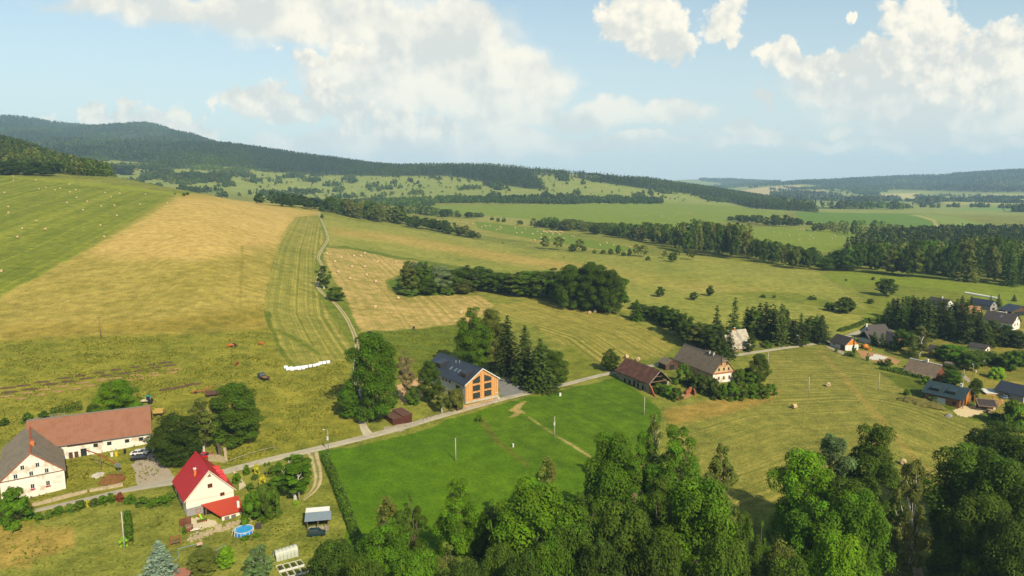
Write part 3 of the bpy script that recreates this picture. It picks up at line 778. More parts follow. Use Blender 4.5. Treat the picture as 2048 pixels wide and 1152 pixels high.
def deep_tree(kind, x, Y, top, w, colr, label, group=None, **kw):
    """A tree whose foot is hidden: standing at distance Y."""
    u, t = ray(x, top)
    X = float(u) * Y; z = float(ground(X, Y))
    return put_tree(kind, Vector((X, Y, z)), max(2.0, HC + float(t) * Y - z), w * Y / F, colr, label, group, **kw)

# the wood along the bottom of the picture: x, distance, top, spread
LW = 'leafy tree in the dense foreground wood along the bottom of the picture'
GW = 'trees of the foreground wood'
FW = [('oak', 668, 104, 1078, 120, 'deep', 'dark round tree right of the vegetable beds at the lower edge'),
 ('oak', 775, 110, 1046, 120, 'green', None), ('thin', 771, 119, 985, 60, 'olive', 'sparse crooked tree at the left end of the foreground wood'),
 ('thin', 822, 117, 968, 60, 'dark', 'tall thin tree with bare top at the left end of the foreground wood'),
 ('ash', 917, 120, 953, 84, 'vivid', 'bright yellow-green tree standing before the sown green field'),
 ('thin', 905, 108, 1068, 90, 'olive', None), ('thin', 978, 121, 980, 66, 'dark', None), ('oak', 1075, 112, 962, 165, 'vivid', 'broad vivid green tree at the middle of the foreground wood'),
 ('thin', 1092, 130, 905, 62, 'olive', 'sparse bare-branched tree rising behind the broad vivid green tree'), ('oak', 998, 100, 1082, 90, 'dark', None), ('ash', 1165, 115, 982, 90, 'dark', None),
 ('oak', 1235, 128, 862, 120, 'green', None), ('thin', 1278, 114, 960, 60, 'brown', 'half dead brown tree inside the foreground wood'), ('oak', 1245, 103, 1000, 150, 'dark', None),
 ('ash', 1362, 128, 842, 108, 'green', 'tall dense tree at the top of the middle foreground clump'), ('ash', 1290, 132, 856, 80, 'green', None), ('birch', 1308, 150, 822, 50, 'olive', 'slim birch with pale trunk behind the middle foreground clump'),
 ('thin', 1446, 126, 872, 70, 'olive', 'thin tree with open branches right of the tall dense tree'), ('oak', 1410, 108, 955, 160, 'green', None), ('ash', 1496, 104, 1010, 70, 'dark', None),
 ('thin', 1536, 108, 1020, 44, 'green', None), ('oak', 1552, 96, 1075, 95, 'olive', None), ('oak', 1610, 127, 895, 118, 'vivid', 'round-topped vivid green tree at left of the right foreground clump'),
 ('poplar', 1676, 133, 860, 100, 'grey', 'grey-green poplar with pale leaves in the right foreground clump'), ('ash', 1756, 133, 838, 108, 'dark', 'tallest dark tree of the right foreground clump'),
 ('oak', 1640, 110, 985, 130, 'green', None), ('oak', 1722, 108, 972, 120, 'green', None), ('oak', 1690, 97, 1052, 120, 'vivid', None), ('birch', 1826, 120, 915, 76, 'olive', 'open birch with visible trunks at the right end of the right clump'),
 ('spruce', 1903, 114, 1016, 62, 'spruceg', 'small dark conifer right of the earth path'), ('oak', 1948, 128, 884, 140, 'dark', None), ('oak', 2015, 142, 842, 130, 'deep', None),
 ('oak', 2020, 120, 912, 140, 'dark', None), ('oak', 1965, 112, 985, 130, 'dark', None), ('oak', 2040, 104, 1010, 120, 'deep', None), ('oak', 1330, 95, 1050, 130, 'dark', None), ('oak', 1205, 93, 1062, 120, 'deep', None),
 ('oak', 1105, 94, 1075, 110, 'green', None), ('oak', 1450, 93, 1062, 120, 'dark', None), ('oak', 840, 98, 1092, 110, 'green', None), ('oak', 725, 95, 1110, 100, 'dark', None), 
 ('ash', 1320, 112, 940, 100, 'dark', None), ('oak', 1150, 100, 1040, 110, 'dark', None), ('oak', 1040, 93, 1100, 110, 'deep', None),
 ('oak', 1590, 92, 1110, 120, 'dark', None), ('oak', 920, 92, 1115, 110, 'deep', None), ('oak', 1700, 116, 950, 120, 'dark', None), ('oak', 2060, 135, 870, 120, 'dark', None), ('oak', 1980, 150, 850, 90, 'deep', None), ('bush', 2035, 205, 800, 60, 'green', 'leafy bush above the big dark trees at the right edge')]
for kind, x, Y, top, w, colr, lab in FW:
    deep_tree(kind, x, Y, top, w * (1.28 if kind in ('oak', 'ash', 'poplar') else 1.1), colr, lab or LW, None if lab else GW)

# single trees and small groups nearer than the fields
NEAR = [
 ('oak', 238, 846, 758, 92, 'vivid', 'round leafy tree behind the long brown barn roof'),
 ('oak', 355, 926, 828, 110, 'deep', 'dark round tree between the farm cars and the red roof'),
 ('birch', 408, 905, 792, 66, 'olive', 'birch with pale trunks between two dark round trees'),
 ('oak', 474, 888, 764, 112, 'dark', 'large dark tree right of the birch in the meadow'),
 ('bush', 28, 1050, 980, 84, 'green', 'large bush below the white farmhouse at the left edge'),
 ('spruce', 320, 1168, 1080, 82, 'blue', 'blue-grey spruce at the bottom edge of the garden'),
 ('oak', 408, 1148, 1096, 66, 'olive', 'small fruit tree by the child swing in the garden'),
 ('ash', 453, 1138, 1090, 40, 'light', 'slender young fruit tree beside the bench swing'),
 ('birch', 522, 1172, 1092, 66, 'grey', 'garden birch left of the greenhouse'),
 ('birch', 590, 1000, 906, 92, 'green', 'weeping birch in the garden by the concrete pole'),
 ('oak', 746, 842, 662, 118, 'green', 'huge leafy tree over the side lane beside the road'),
 ('ash', 699, 838, 756, 48, 'green', 'smaller tree left of the side lane'),
 ('thin', 815, 808, 690, 36, 'brown', 'dry brown tree with many bare stems by the timber-clad house'),
 ('ash', 858, 806, 718, 54, 'dark', 'grey-green tree before the white long side of the timber-clad house'),
 ('birch', 884, 826, 768, 40, 'olive', 'small pale-stemmed tree beside the roadside fence'),
 ('bush', 912, 818, 775, 48, 'olive', 'bushy shrub at the corner of the timber-clad house'),
 ('bush', 826, 808, 775, 40, 'dark', 'dark shrub at the foot of the dry brown tree'),
 ('ash', 948, 745, 610, 78, 'green', 'tall leafy tree left of the spruces by the parking lot'),
 ('ash', 980, 740, 613, 70, 'olive', 'tall leafy tree touching the spruces by the parking lot'),
 ('spruce', 1016, 748, 630, 66, 'spruce', 'tallest dark spruce by the gravel parking lot'),
 ('spruce', 1052, 765, 648, 70, 'spruce', 'broad dark spruce in the middle of the parking lot trees'),
 ('spruce', 1080, 780, 674, 70, 'spruceg', 'lighter conifer nearest to the gravel parking lot'),
 ('oak', 1108, 772, 700, 62, 'dark', 'round tree at the right end of the parking lot trees'),
 ('oak', 1085, 752, 690, 50, 'dark', 'deciduous tree behind the lighter conifer of the parking lot'),
 ('ash', 1222, 742, 696, 40, 'dark', 'round tree by the road above the ruined barn'),
 ('bush', 958, 843, 829, 18, 'green', 'low bush on the sown green field below the road'),
 ('birch', 648, 578, 530, 34, 'dark', 'upright tree beside the field track'),
 ('oak', 672, 602, 572, 38, 'dark', 'wide dark tree beside the field track'),
 ('oak', 1518, 768, 706, 44, 'dark', 'upright tree right of the grey farmhouse'),
]
for kind, x, b, tp, w, colr, lab in NEAR: px_tree(kind, x, b, tp, w, colr, lab)

INNER = []
def rnd(a, b): return TRNG.uniform(a, b)
def belt(base, tops, n, kinds, cols, wpx, label, group, depth=0.0, ymin=62.0, jit=4, simple=False, ww=1.0, mass=None):
    """Trees strung along a line of feet; tops gives the skyline at the same x; depth = metres the belt reaches back."""
    bx = [p[0] for p in base]; by = [p[1] for p in base]; tx = [p[0] for p in tops]; ty = [p[1] for p in tops]
    for i in range(n):
        x = bx[0] + (bx[-1] - bx[0]) * (i + rnd(0.1, 0.9)) / n
        y = np.interp(x, bx, by) + rnd(-1, 1)
        P = at(x, y, ymin)
        back = rnd(0, depth)
        Y = P.y + back; X = P.x * Y / P.y
        z = float(ground(X, Y))
        top = np.interp(x, tx, ty) + (rnd(-jit, jit * 2.2)) * (0.6 if back > depth * 0.4 else 1.6)
        _, t = ray(x, top)
        h = HC + float(t) * Y - z
        if back < depth * 0.35: h *= rnd(0.78, 1.05)
        h = max(4, h)
        k = TRNG.choice(kinds)
        global MASS
        MASS = INNER if (mass is not None and back > depth * mass) else None
        put_tree(k, Vector((X, Y, z)), h, wpx * rnd(0.75, 1.3) * Y / F * ww, TRNG.choice(cols), label, group, lod=1, simple=simple)
        MASS = None

# wood island in the middle of the fields
belt([(815, 590), (900, 586), (960, 588), (1100, 600), (1160, 616), (1235, 628)], [(805, 522), (860, 526), (905, 535), (950, 530), (1000, 545), (1060, 540), (1130, 532), (1180, 524), (1235, 545)], 44,
     ['oak', 'ash', 'oak', 'poplar'], ['dark', 'green', 'olive', 'dark'], 52, 'leafy tree of the wood island in the middle of the hay fields', 'trees of the middle wood island', depth=26)
for x, b, tp, w, c in [(838, 584, 524, 56, 'willow'), (880, 584, 530, 62, 'willow'), (818, 568, 520, 34, 'dark'), (855, 590, 556, 44, 'dark'), (1140, 618, 530, 66, 'dark'), (1185, 622, 524, 78, 'dark'), (1220, 627, 538, 66, 'dark'), (925, 588, 556, 44, 'olive')]:
    px_tree('oak', x, b, tp, w, c, 'leafy tree of the wood island in the middle of the hay fields', 'trees of the middle wood island', lod=0)
px_tree('bush', 818, 590, 570, 52, 'hedge', 'low pale bush at the left tip of the wood island')
px_tree('bush', 895, 590, 573, 36, 'hedge', 'low bush at the foot of the middle wood island')
# hedge of trees behind the grey farmhouse
belt([(1268, 622), (1320, 650), (1370, 690), (1420, 705), (1450, 700)], [(1268, 600), (1300, 608), (1340, 616), (1400, 640), (1430, 645), (1450, 655)], 20, ['oak', 'ash', 'birch'], ['dark', 'deep', 'olive', 'dark'], 44,
     'deciduous tree in the dark hedge behind the grey farmhouse', 'trees of the hedge behind the grey farmhouse', depth=10)
for x, b, tp, w, c in [(1272, 640, 598, 38, 'dark'), (1330, 650, 614, 30, 'spruce'), (1432, 690, 610, 34, 'spruce'), (1464, 690, 594, 40, 'spruceg'), (1440, 716, 650, 44, 'spruce')]:
    px_tree('spruce', x, b, tp, w, c, 'dark spruce rising from the hedge behind the grey farmhouse', 'spruces of the hedge behind the grey farmhouse')
belt([(1488, 676), (1560, 690), (1650, 688)], [(1488, 612), (1520, 604), (1555, 606), (1580, 618), (1610, 630), (1655, 628)], 20, ['spruce', 'spruce', 'ash'], ['spruce', 'spruceg', 'spruce', 'dark'], 34,
     'conifer of the dark group beside the village road', 'conifers beside the village road', depth=14)
# dark spruces of the hamlet
belt([(1772, 650), (1830, 672), (1900, 690), (1960, 690)], [(1772, 600), (1800, 588), (1830, 592), (1880, 598), (1930, 604), (1970, 626)], 30, ['spruce'], ['spruce', 'spruce', 'deep'], 40,
     'tall dark spruce of the plantation above the hamlet', 'spruces above the hamlet', depth=28)
belt([(1950, 690), (2000, 700), (2060, 690)], [(1950, 640), (2000, 660), (2060, 664)], 10, ['oak', 'spruce'], ['deep', 'spruce'], 44, 'dark tree below the white house at the right edge', 'trees below the white house', depth=8)
belt([(1950, 735), (2000, 730), (2060, 735)], [(1950, 708), (2000, 702), (2060, 694)], 9, ['oak', 'ash'], ['green', 'dark', 'hedge'], 40, 'leafy tree at the upper edge of the hamlet garden', 'trees above the hamlet garden', depth=6)
for kind, x, b, tp, w, c, lab in [('birch', 1838, 712, 652, 50, 'olive', 'tall pale birch between the dark-roofed house and the grey cottage'), ('spruce', 1824, 716, 672, 28, 'spruceg', 'slim conifer in front of the tall pale birch'),
  ('ash', 1800, 700, 656, 36, 'green', 'leafy tree left of the tall pale birch'), ('oak', 1905, 722, 688, 62, 'green', 'round leafy tree behind the grey cottage'), ('oak', 1935, 740, 704, 46, 'dark', 'dark round tree right of the grey cottage'),
  ('oak', 1905, 768, 738, 42, 'green', 'leafy tree between the grey cottage and the log house'), ('ash', 1950, 790, 755, 28, 'dark', 'small tree at the right gable of the log house'), ('bush', 1994, 757, 733, 36, 'light', 'bright bush on the mown lawn at right'),
  ('spruce', 1764, 695, 665, 24, 'spruceg', 'small conifer left of the dark-roofed house'), ('spruce', 1748, 690, 662, 26, 'dark', 'round dark conifer between the white garage house and the road'),
  ('oak', 1772, 592, 556, 44, 'deep', 'lone dark oak on the meadow above the hamlet'), ('oak', 1690, 626, 594, 44, 'dark', 'spreading tree on the meadow left of the lone oak'), ('bush', 1658, 621, 604, 24, 'dark', 'round bush left of the spreading meadow tree'),
  ('bush', 1741, 607, 597, 18, 'dark', 'small bush on the meadow right of the spreading tree'), ('spruce', 1980, 618, 590, 14, 'spruce', 'little conifer beside the white wrapped silage row'),
  ('spruce', 1924, 611, 590, 18, 'spruce', 'little conifer behind the tan wooden house'), ('spruce', 1996, 614, 588, 16, 'spruce', 'little conifer behind the grey gabled house'), ('spruce', 2028, 602, 588, 12, 'spruce', 'little conifer at the far right edge of the meadow'),
  ('ash', 1320, 594, 572, 22, 'dark', 'lone round tree on the tan meadow'), ('ash', 1388, 600, 583, 20, 'dark', 'second lone tree on the tan meadow, right of the first'), ('ash', 1420, 592, 570, 20, 'dark', 'third lone tree on the tan meadow, rightmost of the three'),
  ('bush', 1526, 595, 588, 12, 'dark', 'small dark bush on the olive strip, left one of two'), ('bush', 1548, 595, 589, 9, 'dark', 'small dark bush on the olive strip, right one of two'), ('bush', 1625, 599, 590, 18, 'dark', 'flat bush at the end of the olive strip'),
  ('bush', 1692, 562, 557, 6, 'dark', 'tiny bush beside the forest edge track'), ('ash', 1746, 560, 553, 9, 'dark', 'tiny young tree above the lone oak'),
  ('ash', 1822, 694, 664, 30, 'dark', 'leafy tree before the rear wing of the dark-roofed house'), ('oak', 2012, 676, 650, 34, 'deep', 'dark tree before the long side of the white house'), ('oak', 1984, 668, 640, 34, 'spruceg', 'leafy tree left of the white house at the edge'),
  ('bush', 1852, 768, 752, 26, 'green', 'bush at the gable of the grey cottage'), ('oak', 1896, 752, 728, 34, 'dark', 'dark tree close behind the cottage gable'), ('bush', 1946, 800, 782, 22, 'dark', 'bush beside the log house gable'), ('oak', 1880, 716, 690, 40, 'olive', 'olive tree before the garden cabin'), ('spruce', 1940, 626, 592, 22, 'spruce', 'dark spruce between the tan roof and the grey house'), ('spruce', 1912, 640, 596, 26, 'spruce', 'dark spruce before the tan-roofed wooden house'),
  ('ash', 1500, 704, 672, 22, 'dark', 'small tree at the right corner of the old pale-roofed house'), ('spruce', 1458, 712, 656, 34, 'spruce', 'dark spruce at the left corner of the old pale-roofed house'),
  ('bush', 1760, 650, 630, 20, 'green', 'round bush beside the upper end of the village road')]:
    px_tree(kind, x, b, tp, w, c, lab)
# trees along the crest
belt([(545, 413), (600, 416), (655, 424)], [(545, 382), (580, 384), (620, 392), (655, 402)], 16, ['ash', 'birch'], ['deep', 'dark'], 20, 'dark tree of the crest row left of the track', 'trees of the crest row', depth=30, simple=True, jit=2)
px_tree('oak', 519, 408, 386, 24, 'deep', 'single round tree at the left end of the crest row', simple=True)
px_tree('oak', 644, 437, 428, 8, 'green', 'small bush where the track crosses the crest', simple=True)
px_tree('oak', 644, 423, 411, 14, 'green', 'bright round bush on the crest beside the track', simple=True)
belt([(655, 424), (700, 434), (760, 446), (812, 448)], [(655, 392), (700, 398), (750, 402), (812, 410)], 26, ['ash', 'oak', 'birch'], ['deep', 'dark', 'olive'], 26, 'dark tree of the dense belt right of the track crest', 'trees of the belt right of the crest', depth=40, simple=True, jit=2, mass=.5)
belt([(818, 454), (880, 464), (960, 480)], [(818, 428), (880, 440), (930, 454), (960, 464)], 18, ['ash', 'birch', 'oak'], ['deep', 'dark', 'olive'], 22, 'tree of the lower belt sloping to the bale meadow', 'trees of the lower belt', depth=20, simple=True, jit=2)
belt([(812, 428), (880, 434), (964, 438)], [(812, 405), (880, 414), (964, 426)], 16, ['oak', 'ash'], ['dark', 'deep'], 20, 'tree of the far belt before the smooth green field', 'trees of the far belt before the green field', depth=50, ymin=950, simple=True, jit=2, mass=.4)
# small trees and shrubs at the field edges
for x, b, tp, w, k in [(1090, 498, 471, 22, 'birch'), (1117, 500, 472, 26, 'birch'), (1145, 503, 488, 18, 'oak'), (1159, 503, 477, 22, 'birch'), (1168, 503, 492, 12, 'oak'), (1189, 507, 498, 9, 'bush'), (1206, 508, 499, 13, 'bush'), (1221, 509, 497, 12, 'oak'), (1236, 509, 490, 13, 'oak'), (1247, 512, 501, 10, 'bush'),
   (1259, 512, 497, 10, 'oak'), (1272, 513, 487, 16, 'birch'), (1287, 514, 488, 22, 'birch'), (1296, 521, 512, 12, 'bush'), (1329, 517, 500, 13, 'birch'), (1345, 524, 505, 20, 'oak'), (1355, 515, 489, 22, 'birch'), (1382, 520, 497, 20, 'birch')]:
    px_tree(k, x, b, tp, w, 'dark' if k != 'birch' else 'olive', 'small tree or shrub of the loose row on the open meadow', 'loose row of meadow trees', simple=True, lod=1)
for x, b, tp, w in [(984, 440, 433, 9), (996, 444, 435, 10), (1008, 444, 434, 10), (1040, 449, 440, 16), (1005, 487, 484, 4), (1128, 515, 512, 3), (368, 392, 385, 8), (375, 390, 384, 8), (350, 389, 385, 4), (380, 379, 377, 4)]:
    px_tree('bush', x, b, tp, w, 'dark', 'small lone bush between the distant fields', 'lone bushes between the distant fields', lod=1)
belt([(1065, 455), (1200, 470), (1300, 488), (1400, 512), (1500, 522), (1560, 536), (1640, 542)], [(1065, 437), (1110, 434), (1200, 444), (1280, 446), (1340, 446), (1380, 440), (1480, 446), (1500, 472), (1560, 484), (1640, 500)], 120,
     ['oak', 'ash', 'oak', 'birch'], ['dark', 'deep', 'olive', 'dark'], 22, 'tree of the long belt winding across the middle of the valley', 'trees of the long valley belt', depth=75, ymin=420, simple=True, jit=2, mass=.4)
belt([(1380, 505), (1500, 518), (1490, 500)][:2], [(1380, 434), (1420, 442), (1500, 446)], 14, ['oak', 'ash'], ['dark', 'olive'], 26, 'tree of the long belt winding across the middle of the valley', 'trees of the long valley belt', depth=120, ymin=420, simple=True, jit=2, mass=.3)
belt([(1455, 442), (1560, 456), (1620, 452)], [(1455, 430), (1500, 430), (1540, 428), (1580, 432), (1620, 442)], 14, ['oak', 'ash'], ['dark', 'deep'], 20, 'tree of the small grove behind the long valley belt', 'trees of the small far grove', depth=60, ymin=800, simple=True, jit=1, mass=.5)
belt([(1645, 542), (1720, 546), (1800, 552), (1900, 562), (2060, 576)], [(1645, 510), (1690, 494), (1740, 482), (1800, 484), (1900, 476), (1960, 472), (2060, 482)], 74,
     ['oak', 'ash', 'oak', 'spruce'], ['dark', 'deep', 'olive', 'green'], 34, 'tree in the dark forest edge at the right of the valley', 'trees of the right forest edge', depth=90, ymin=420, simple=True, jit=3, mass=.45)
belt([(1620, 462), (1700, 472), (1850, 476)], [(1620, 446), (1700, 438), (1760, 440), (1850, 462)], 20, ['oak', 'ash'], ['dark', 'olive'], 18, 'tree of the wood behind the striped bale meadow', 'trees of the wood behind the bale meadow', depth=110, ymin=800, simple=True, jit=1, mass=.3)
# wooded slope at the left edge
belt([(-10, 350), (60, 351), (95, 352)], [(-10, 318), (95, 322)], 9, ['oak', 'ash'], ['dark', 'deep'], 34, 'big dark tree at the lower edge of the left hillside wood', 'trees at the foot of the left hillside wood', depth=15, ymin=500, simple=True, jit=2)
belt([(95, 347), (180, 345), (258, 350)], [(95, 318), (180, 322), (258, 332)], 18, ['oak', 'ash'], ['dark', 'deep', 'olive'], 24, 'tree in the row along the upper edge of the bale field', 'trees along the upper edge of the bale field', depth=20, ymin=500, simple=True, jit=2)

# ------------------------------------------------------------------ far woods: masses nobody could count
def far_wood(name, Ps, hs, ws, conif, cols, rng, K=18, lf=0.5):
    """Low trees in one mesh: every tree a ragged stack of leaf sprays."""
    n = len(Ps)
    zf = rng.uniform(0.05, 1, (n, K)); ang = rng.uniform(0, 6.28, (n, K))
    pr = np.where(conif[:, None], (1.02 - zf) ** 0.9, np.sqrt(np.clip(1 - (2 * zf - 0.85) ** 2 / 1.4, 0.02, 1)))
    rr = ws[:, None] * 0.5 * pr * rng.uniform(0.5, 1.0, (n, K))
    c = np.stack([Ps[:, None, 0] + rr * np.cos(ang), Ps[:, None, 1] + rr * np.sin(ang), Ps[:, None, 2] + hs[:, None] * zf * 0.96], -1).reshape(-1, 3)
    nor = np.stack([np.cos(ang) * 0.9, np.sin(ang) * 0.9, np.full_like(ang, 0.55)], -1).reshape(-1, 3)
    nor = nrm(nor + 0.5 * nrm(rng.normal(size=nor.shape)))
    V, Fc = quads(c, nor, np.repeat(ws * lf, K), rng, 0.8)
    me = np_mesh(name, V, Fc, [FARLEAF])
    set_tint(me, np.repeat(rng.uniform(0.75, 1.25, n * K), 4))
    colr = np.repeat(np.concatenate([cols, np.ones((n, 1))], 1), 4 * K, axis=0)
    a = me.attributes.new('far_col', 'FLOAT_COLOR', 'POINT'); a.data.foreach_set('color', np.ascontiguousarray(colr, dtype=np.float32).ravel())
    o = bpy.data.objects.new(name, me); link(o); tag(o, kind='stuff')
    return o

def scatter(weight, spacing_fn, rng, nmax=60000):
    """Random ground points with density weight / spacing^2, weighted by the area of every terrain cell."""
    du = np.gradient(U)[None, :] * YG; dy = np.gradient(YR)[:, None]
    lam = weight * du * dy / spacing_fn ** 2
    lam[:, (U < -1.0) | (U > 1.0)] = 0
    k = rng.poisson(np.clip(lam, 0, 30)).ravel()
    idx = np.repeat(np.arange(k.size), k)
    if len(idx) > nmax: idx = rng.choice(idx, nmax, replace=False)
    r, c = np.divmod(idx, XG.shape[1])
    y = YG[r, c] * (1 + rng.uniform(-0.003, 0.003, len(idx))); x = (U[c] + rng.uniform(-0.0008, 0.0008, len(idx))) * y
    return np.stack([x, y, ground(x, y)], -1)

def woods():
    rng = np.random.default_rng(99)
    def go(name, w, sp, hr, wr, pc, cset, nmax, **kw):
        Ps = scatter(w, sp, rng, nmax); n = len(Ps)
        conif = rng.uniform(size=n) < pc
        hs = rng.uniform(*hr, n); ws = np.where(conif, 0.55, 1.0) * rng.uniform(*wr, n)
        pal = np.array([rgb(*GREENS[c], k=FKK * 0.72)[:3] for c in cset])
        cols = pal[rng.integers(0, len(pal), n)] * rng.uniform(0.8, 1.2, (n, 1))
        stand = fbm(Ps[:, 0] / 260, Ps[:, 1] / 340, 3, 17)[:, None]      # lighter stands, and dark patches that put cloud shadow into leaf colour
        cols = cols * (1 + 0.75 * np.clip(stand, -.5, .6)) * np.where(stand > .18, np.array([[1.15, 1.1, .9]]), 1)
        print(name, n)
        if n: far_wood(name, Ps, hs, ws, conif, cols, rng, **kw)
    zone = lambda k: poly_mask(*FOREST[k], 2.0)
    go('ridge_forest', zone(0), np.full_like(YG, 7.5), (15, 27), (6, 9), 0.7, ['spruce', 'deep', 'dark', 'spruceg'], 42000)
    go('mountain_forest', zone(1) * (fbm(XG / 330, YG / 420, 3, 23) > -.42), np.full_like(YG, 13.0), (18, 28), (12, 16), 0.6, ['spruce', 'deep', 'dark', 'spruceg'], 36000)
    go('hillside_wood', zone(2), np.full_like(YG, 5.2), (10, 17), (6, 9), 0.3, ['dark', 'olive', 'deep', 'spruce'], 9000, K=48, lf=0.30)
    far_m = np.zeros_like(YG)
    for k in range(3, len(FOREST)): far_m = np.maximum(far_m, zone(k))
    go('distant_forest', far_m * (1 - CLEAR), np.full_like(YG, 17.0), (16, 26), (15, 20), 0.4, ['dark', 'deep', 'spruce', 'olive'], 26000)
    # hedges and thickets on the pastures of the far slope
    sl = np.clip((YG - 1500) / 100, 0, 1) * (YG < 3400) * (FMASK < 0.3)
    cl = fbm(XG / 46, YG / 110, 3, 71); ln = np.abs(fbm(XG / 260 + 9, YG / 130 + 4, 2, 77))
    dens = np.clip((cl - 0.27) * 8, 0, 1) * 0.9 + np.clip((0.03 - ln) * 60, 0, 1) * np.clip(cl * 4 + 0.5, 0, 1)
    left = np.clip((-XG - 250) / 500, 0, 1)
    dens = dens + left * np.clip((cl - 0.12) * 8, 0, 1)
    dens = np.clip(dens, 0, 1) * sl * np.clip((1 - poly_mask([(780, 405), (1600, 402), (1600, 460), (780, 460)], (1000, 1990), 1)), 0, 1)
    dens = dens * np.where(PXG > 1560, 0.0, 1)
    go('slope_thickets', dens, np.full_like(YG, 8.5), (8, 15), (8, 13), 0.1, ['dark', 'green', 'dark', 'olive'], 16000, K=24, lf=.42)
    go('slope_shrubs', sl * (PXG < 1560) * (YG > 1950), np.full_like(YG, 70.0), (3, 9), (4, 10), 0.0, ['dark', 'green'], 1500)
    rt = (YG > 2000) * (YG < 6500) * (PXG > 1540) * (FMASK < 0.3) * (PYG > 372)
    cl2 = fbm(XG / 180, YG / 420, 3, 81)
    go('valley_thickets', rt * np.clip((cl2 - 0.2) * 6, 0, 1), np.full_like(YG, 15.0), (8, 16), (12, 18), 0.05, ['dark', 'green', 'deep'], 9000)
    # tree line behind the smooth green field and at the hidden foot of the far slope
    go('hollow_woods', np.maximum.reduce([poly_mask([(870, 398), (1090, 396), (1325, 400), (1325, 408), (1190, 407), (1000, 413), (870, 410)], (1655, 1990), 1.0),
        poly_mask([(480, 380), (760, 384), (860, 398), (870, 412), (640, 412), (560, 400)], (1050, 1800), 1.0), poly_mask([(1480, 408), (1600, 412), (1640, 420), (1560, 424), (1500, 416)], (1900, 2500), 1)]), np.full_like(YG, 7.5), (7, 12), (7, 11), 0.2, ['dark', 'deep', 'green'], 9000, K=24, lf=.42)
    go('forest_interior', poly_mask([(1690, 500), (1760, 476), (1900, 466), (2300, 470), (2300, 560), (2048, 560), (1900, 548), (1700, 536)], (600, 1100), 2.0), np.full_like(YG, 7.0), (11, 17), (8, 12), 0.5, ['dark', 'deep', 'spruce', 'olive'], 6000, K=40, lf=.34)
woods()
def inner_wood():
    A = np.array([q[:6] for q in INNER], float); rng = np.random.default_rng(4)
    cols = np.array([rgb(*GREENS[q[6]], k=FKK)[:3] for q in INNER]) * rng.uniform(.85, 1.15, (len(INNER), 1))
    print('inner', len(A))
    far_wood('woodland', A[:, :3], A[:, 3], A[:, 4] * np.where(A[:, 5] > 0, .8, 1), A[:, 5] > 0, cols, rng, K=150, lf=.17)
inner_wood()

def meadow_grass():
    """Tufts of long grass on the unmown ground near the village."""
    rng = np.random.default_rng(8)
    m = poly_mask([(-300, 640), (0, 684), (200, 676), (400, 672), (536, 660), (572, 738), (690, 722), (712, 860), (640, 895), (460, 930), (420, 900), (300, 960), (140, 1000), (0, 1040), (-300, 1152)], (60, 300), 1.0)
    m = np.maximum(m, poly_mask([(725, 668), (885, 656), (960, 648), (985, 700), (880, 708), (862, 760), (725, 760)], (60, 330), 1.0))
    m = np.maximum(m, 0.35 * poly_mask([(-100, 1050), (330, 1010), (360, 1060), (560, 1050), (640, 1000), (690, 1080), (700, 1200), (-100, 1200)], (60, 160), 1.0))
    for L in (MAIN, [(70, 1021), (130, 1008), (200, 992), (250, 980), (300, 971), (345, 962), (400, 955), (450, 944)], [(738, 871), (726, 853), (722, 830), (718, 800), (714, 770), (711, 740), (713, 715), (714, 690)]):
        m = m * (phase_from_line(L) > 3.0)
    cl = fbm(XG / 7, YG / 5, 3, 55)
    Ps = scatter(m * np.clip(.35 + cl * 1.6, .05, 1), np.full_like(YG, .62), rng, 110000); n = len(Ps)
    print('tufts', n)
    h = rng.uniform(.18, .5, n); a = rng.uniform(0, 6.28, n); w = rng.uniform(.2, .5, n)
    d = np.stack([np.cos(a), np.sin(a), 0 * a], 1); ln = rng.normal(size=(n, 3)) * .18; ln[:, 2] = 0
    V = np.stack([Ps - d * w[:, None] * .4, Ps + d * w[:, None] * .4, Ps + d * w[:, None] * .6 + ln + np.stack([0 * h, 0 * h, h], 1), Ps - d * w[:, None] * .6 + ln + np.stack([0 * h, 0 * h, h * .8], 1)], 1).reshape(-1, 3)
    me = np_mesh('meadow_grass', V, np.arange(4 * n).reshape(n, 4), [FARLEAF]); set_tint(me, np.repeat(rng.uniform(.8, 1.2, n), 4))
    pal = np.array([rgb(*c, k=.68)[:3] for c in ((112, 118, 38), (126, 124, 44), (100, 110, 30), (136, 130, 52))])
    col = np.repeat(np.concatenate([pal[rng.choice(4, n, p=(.4, .25, .25, .1))], np.ones((n, 1))], 1), 4, axis=0)
    at_ = me.attributes.new('far_col', 'FLOAT_COLOR', 'POINT'); at_.data.foreach_set('color', np.ascontiguousarray(col, dtype=np.float32).ravel())
    o = bpy.data.objects.new('meadow_grass', me); link(o); tag(o, kind='stuff')

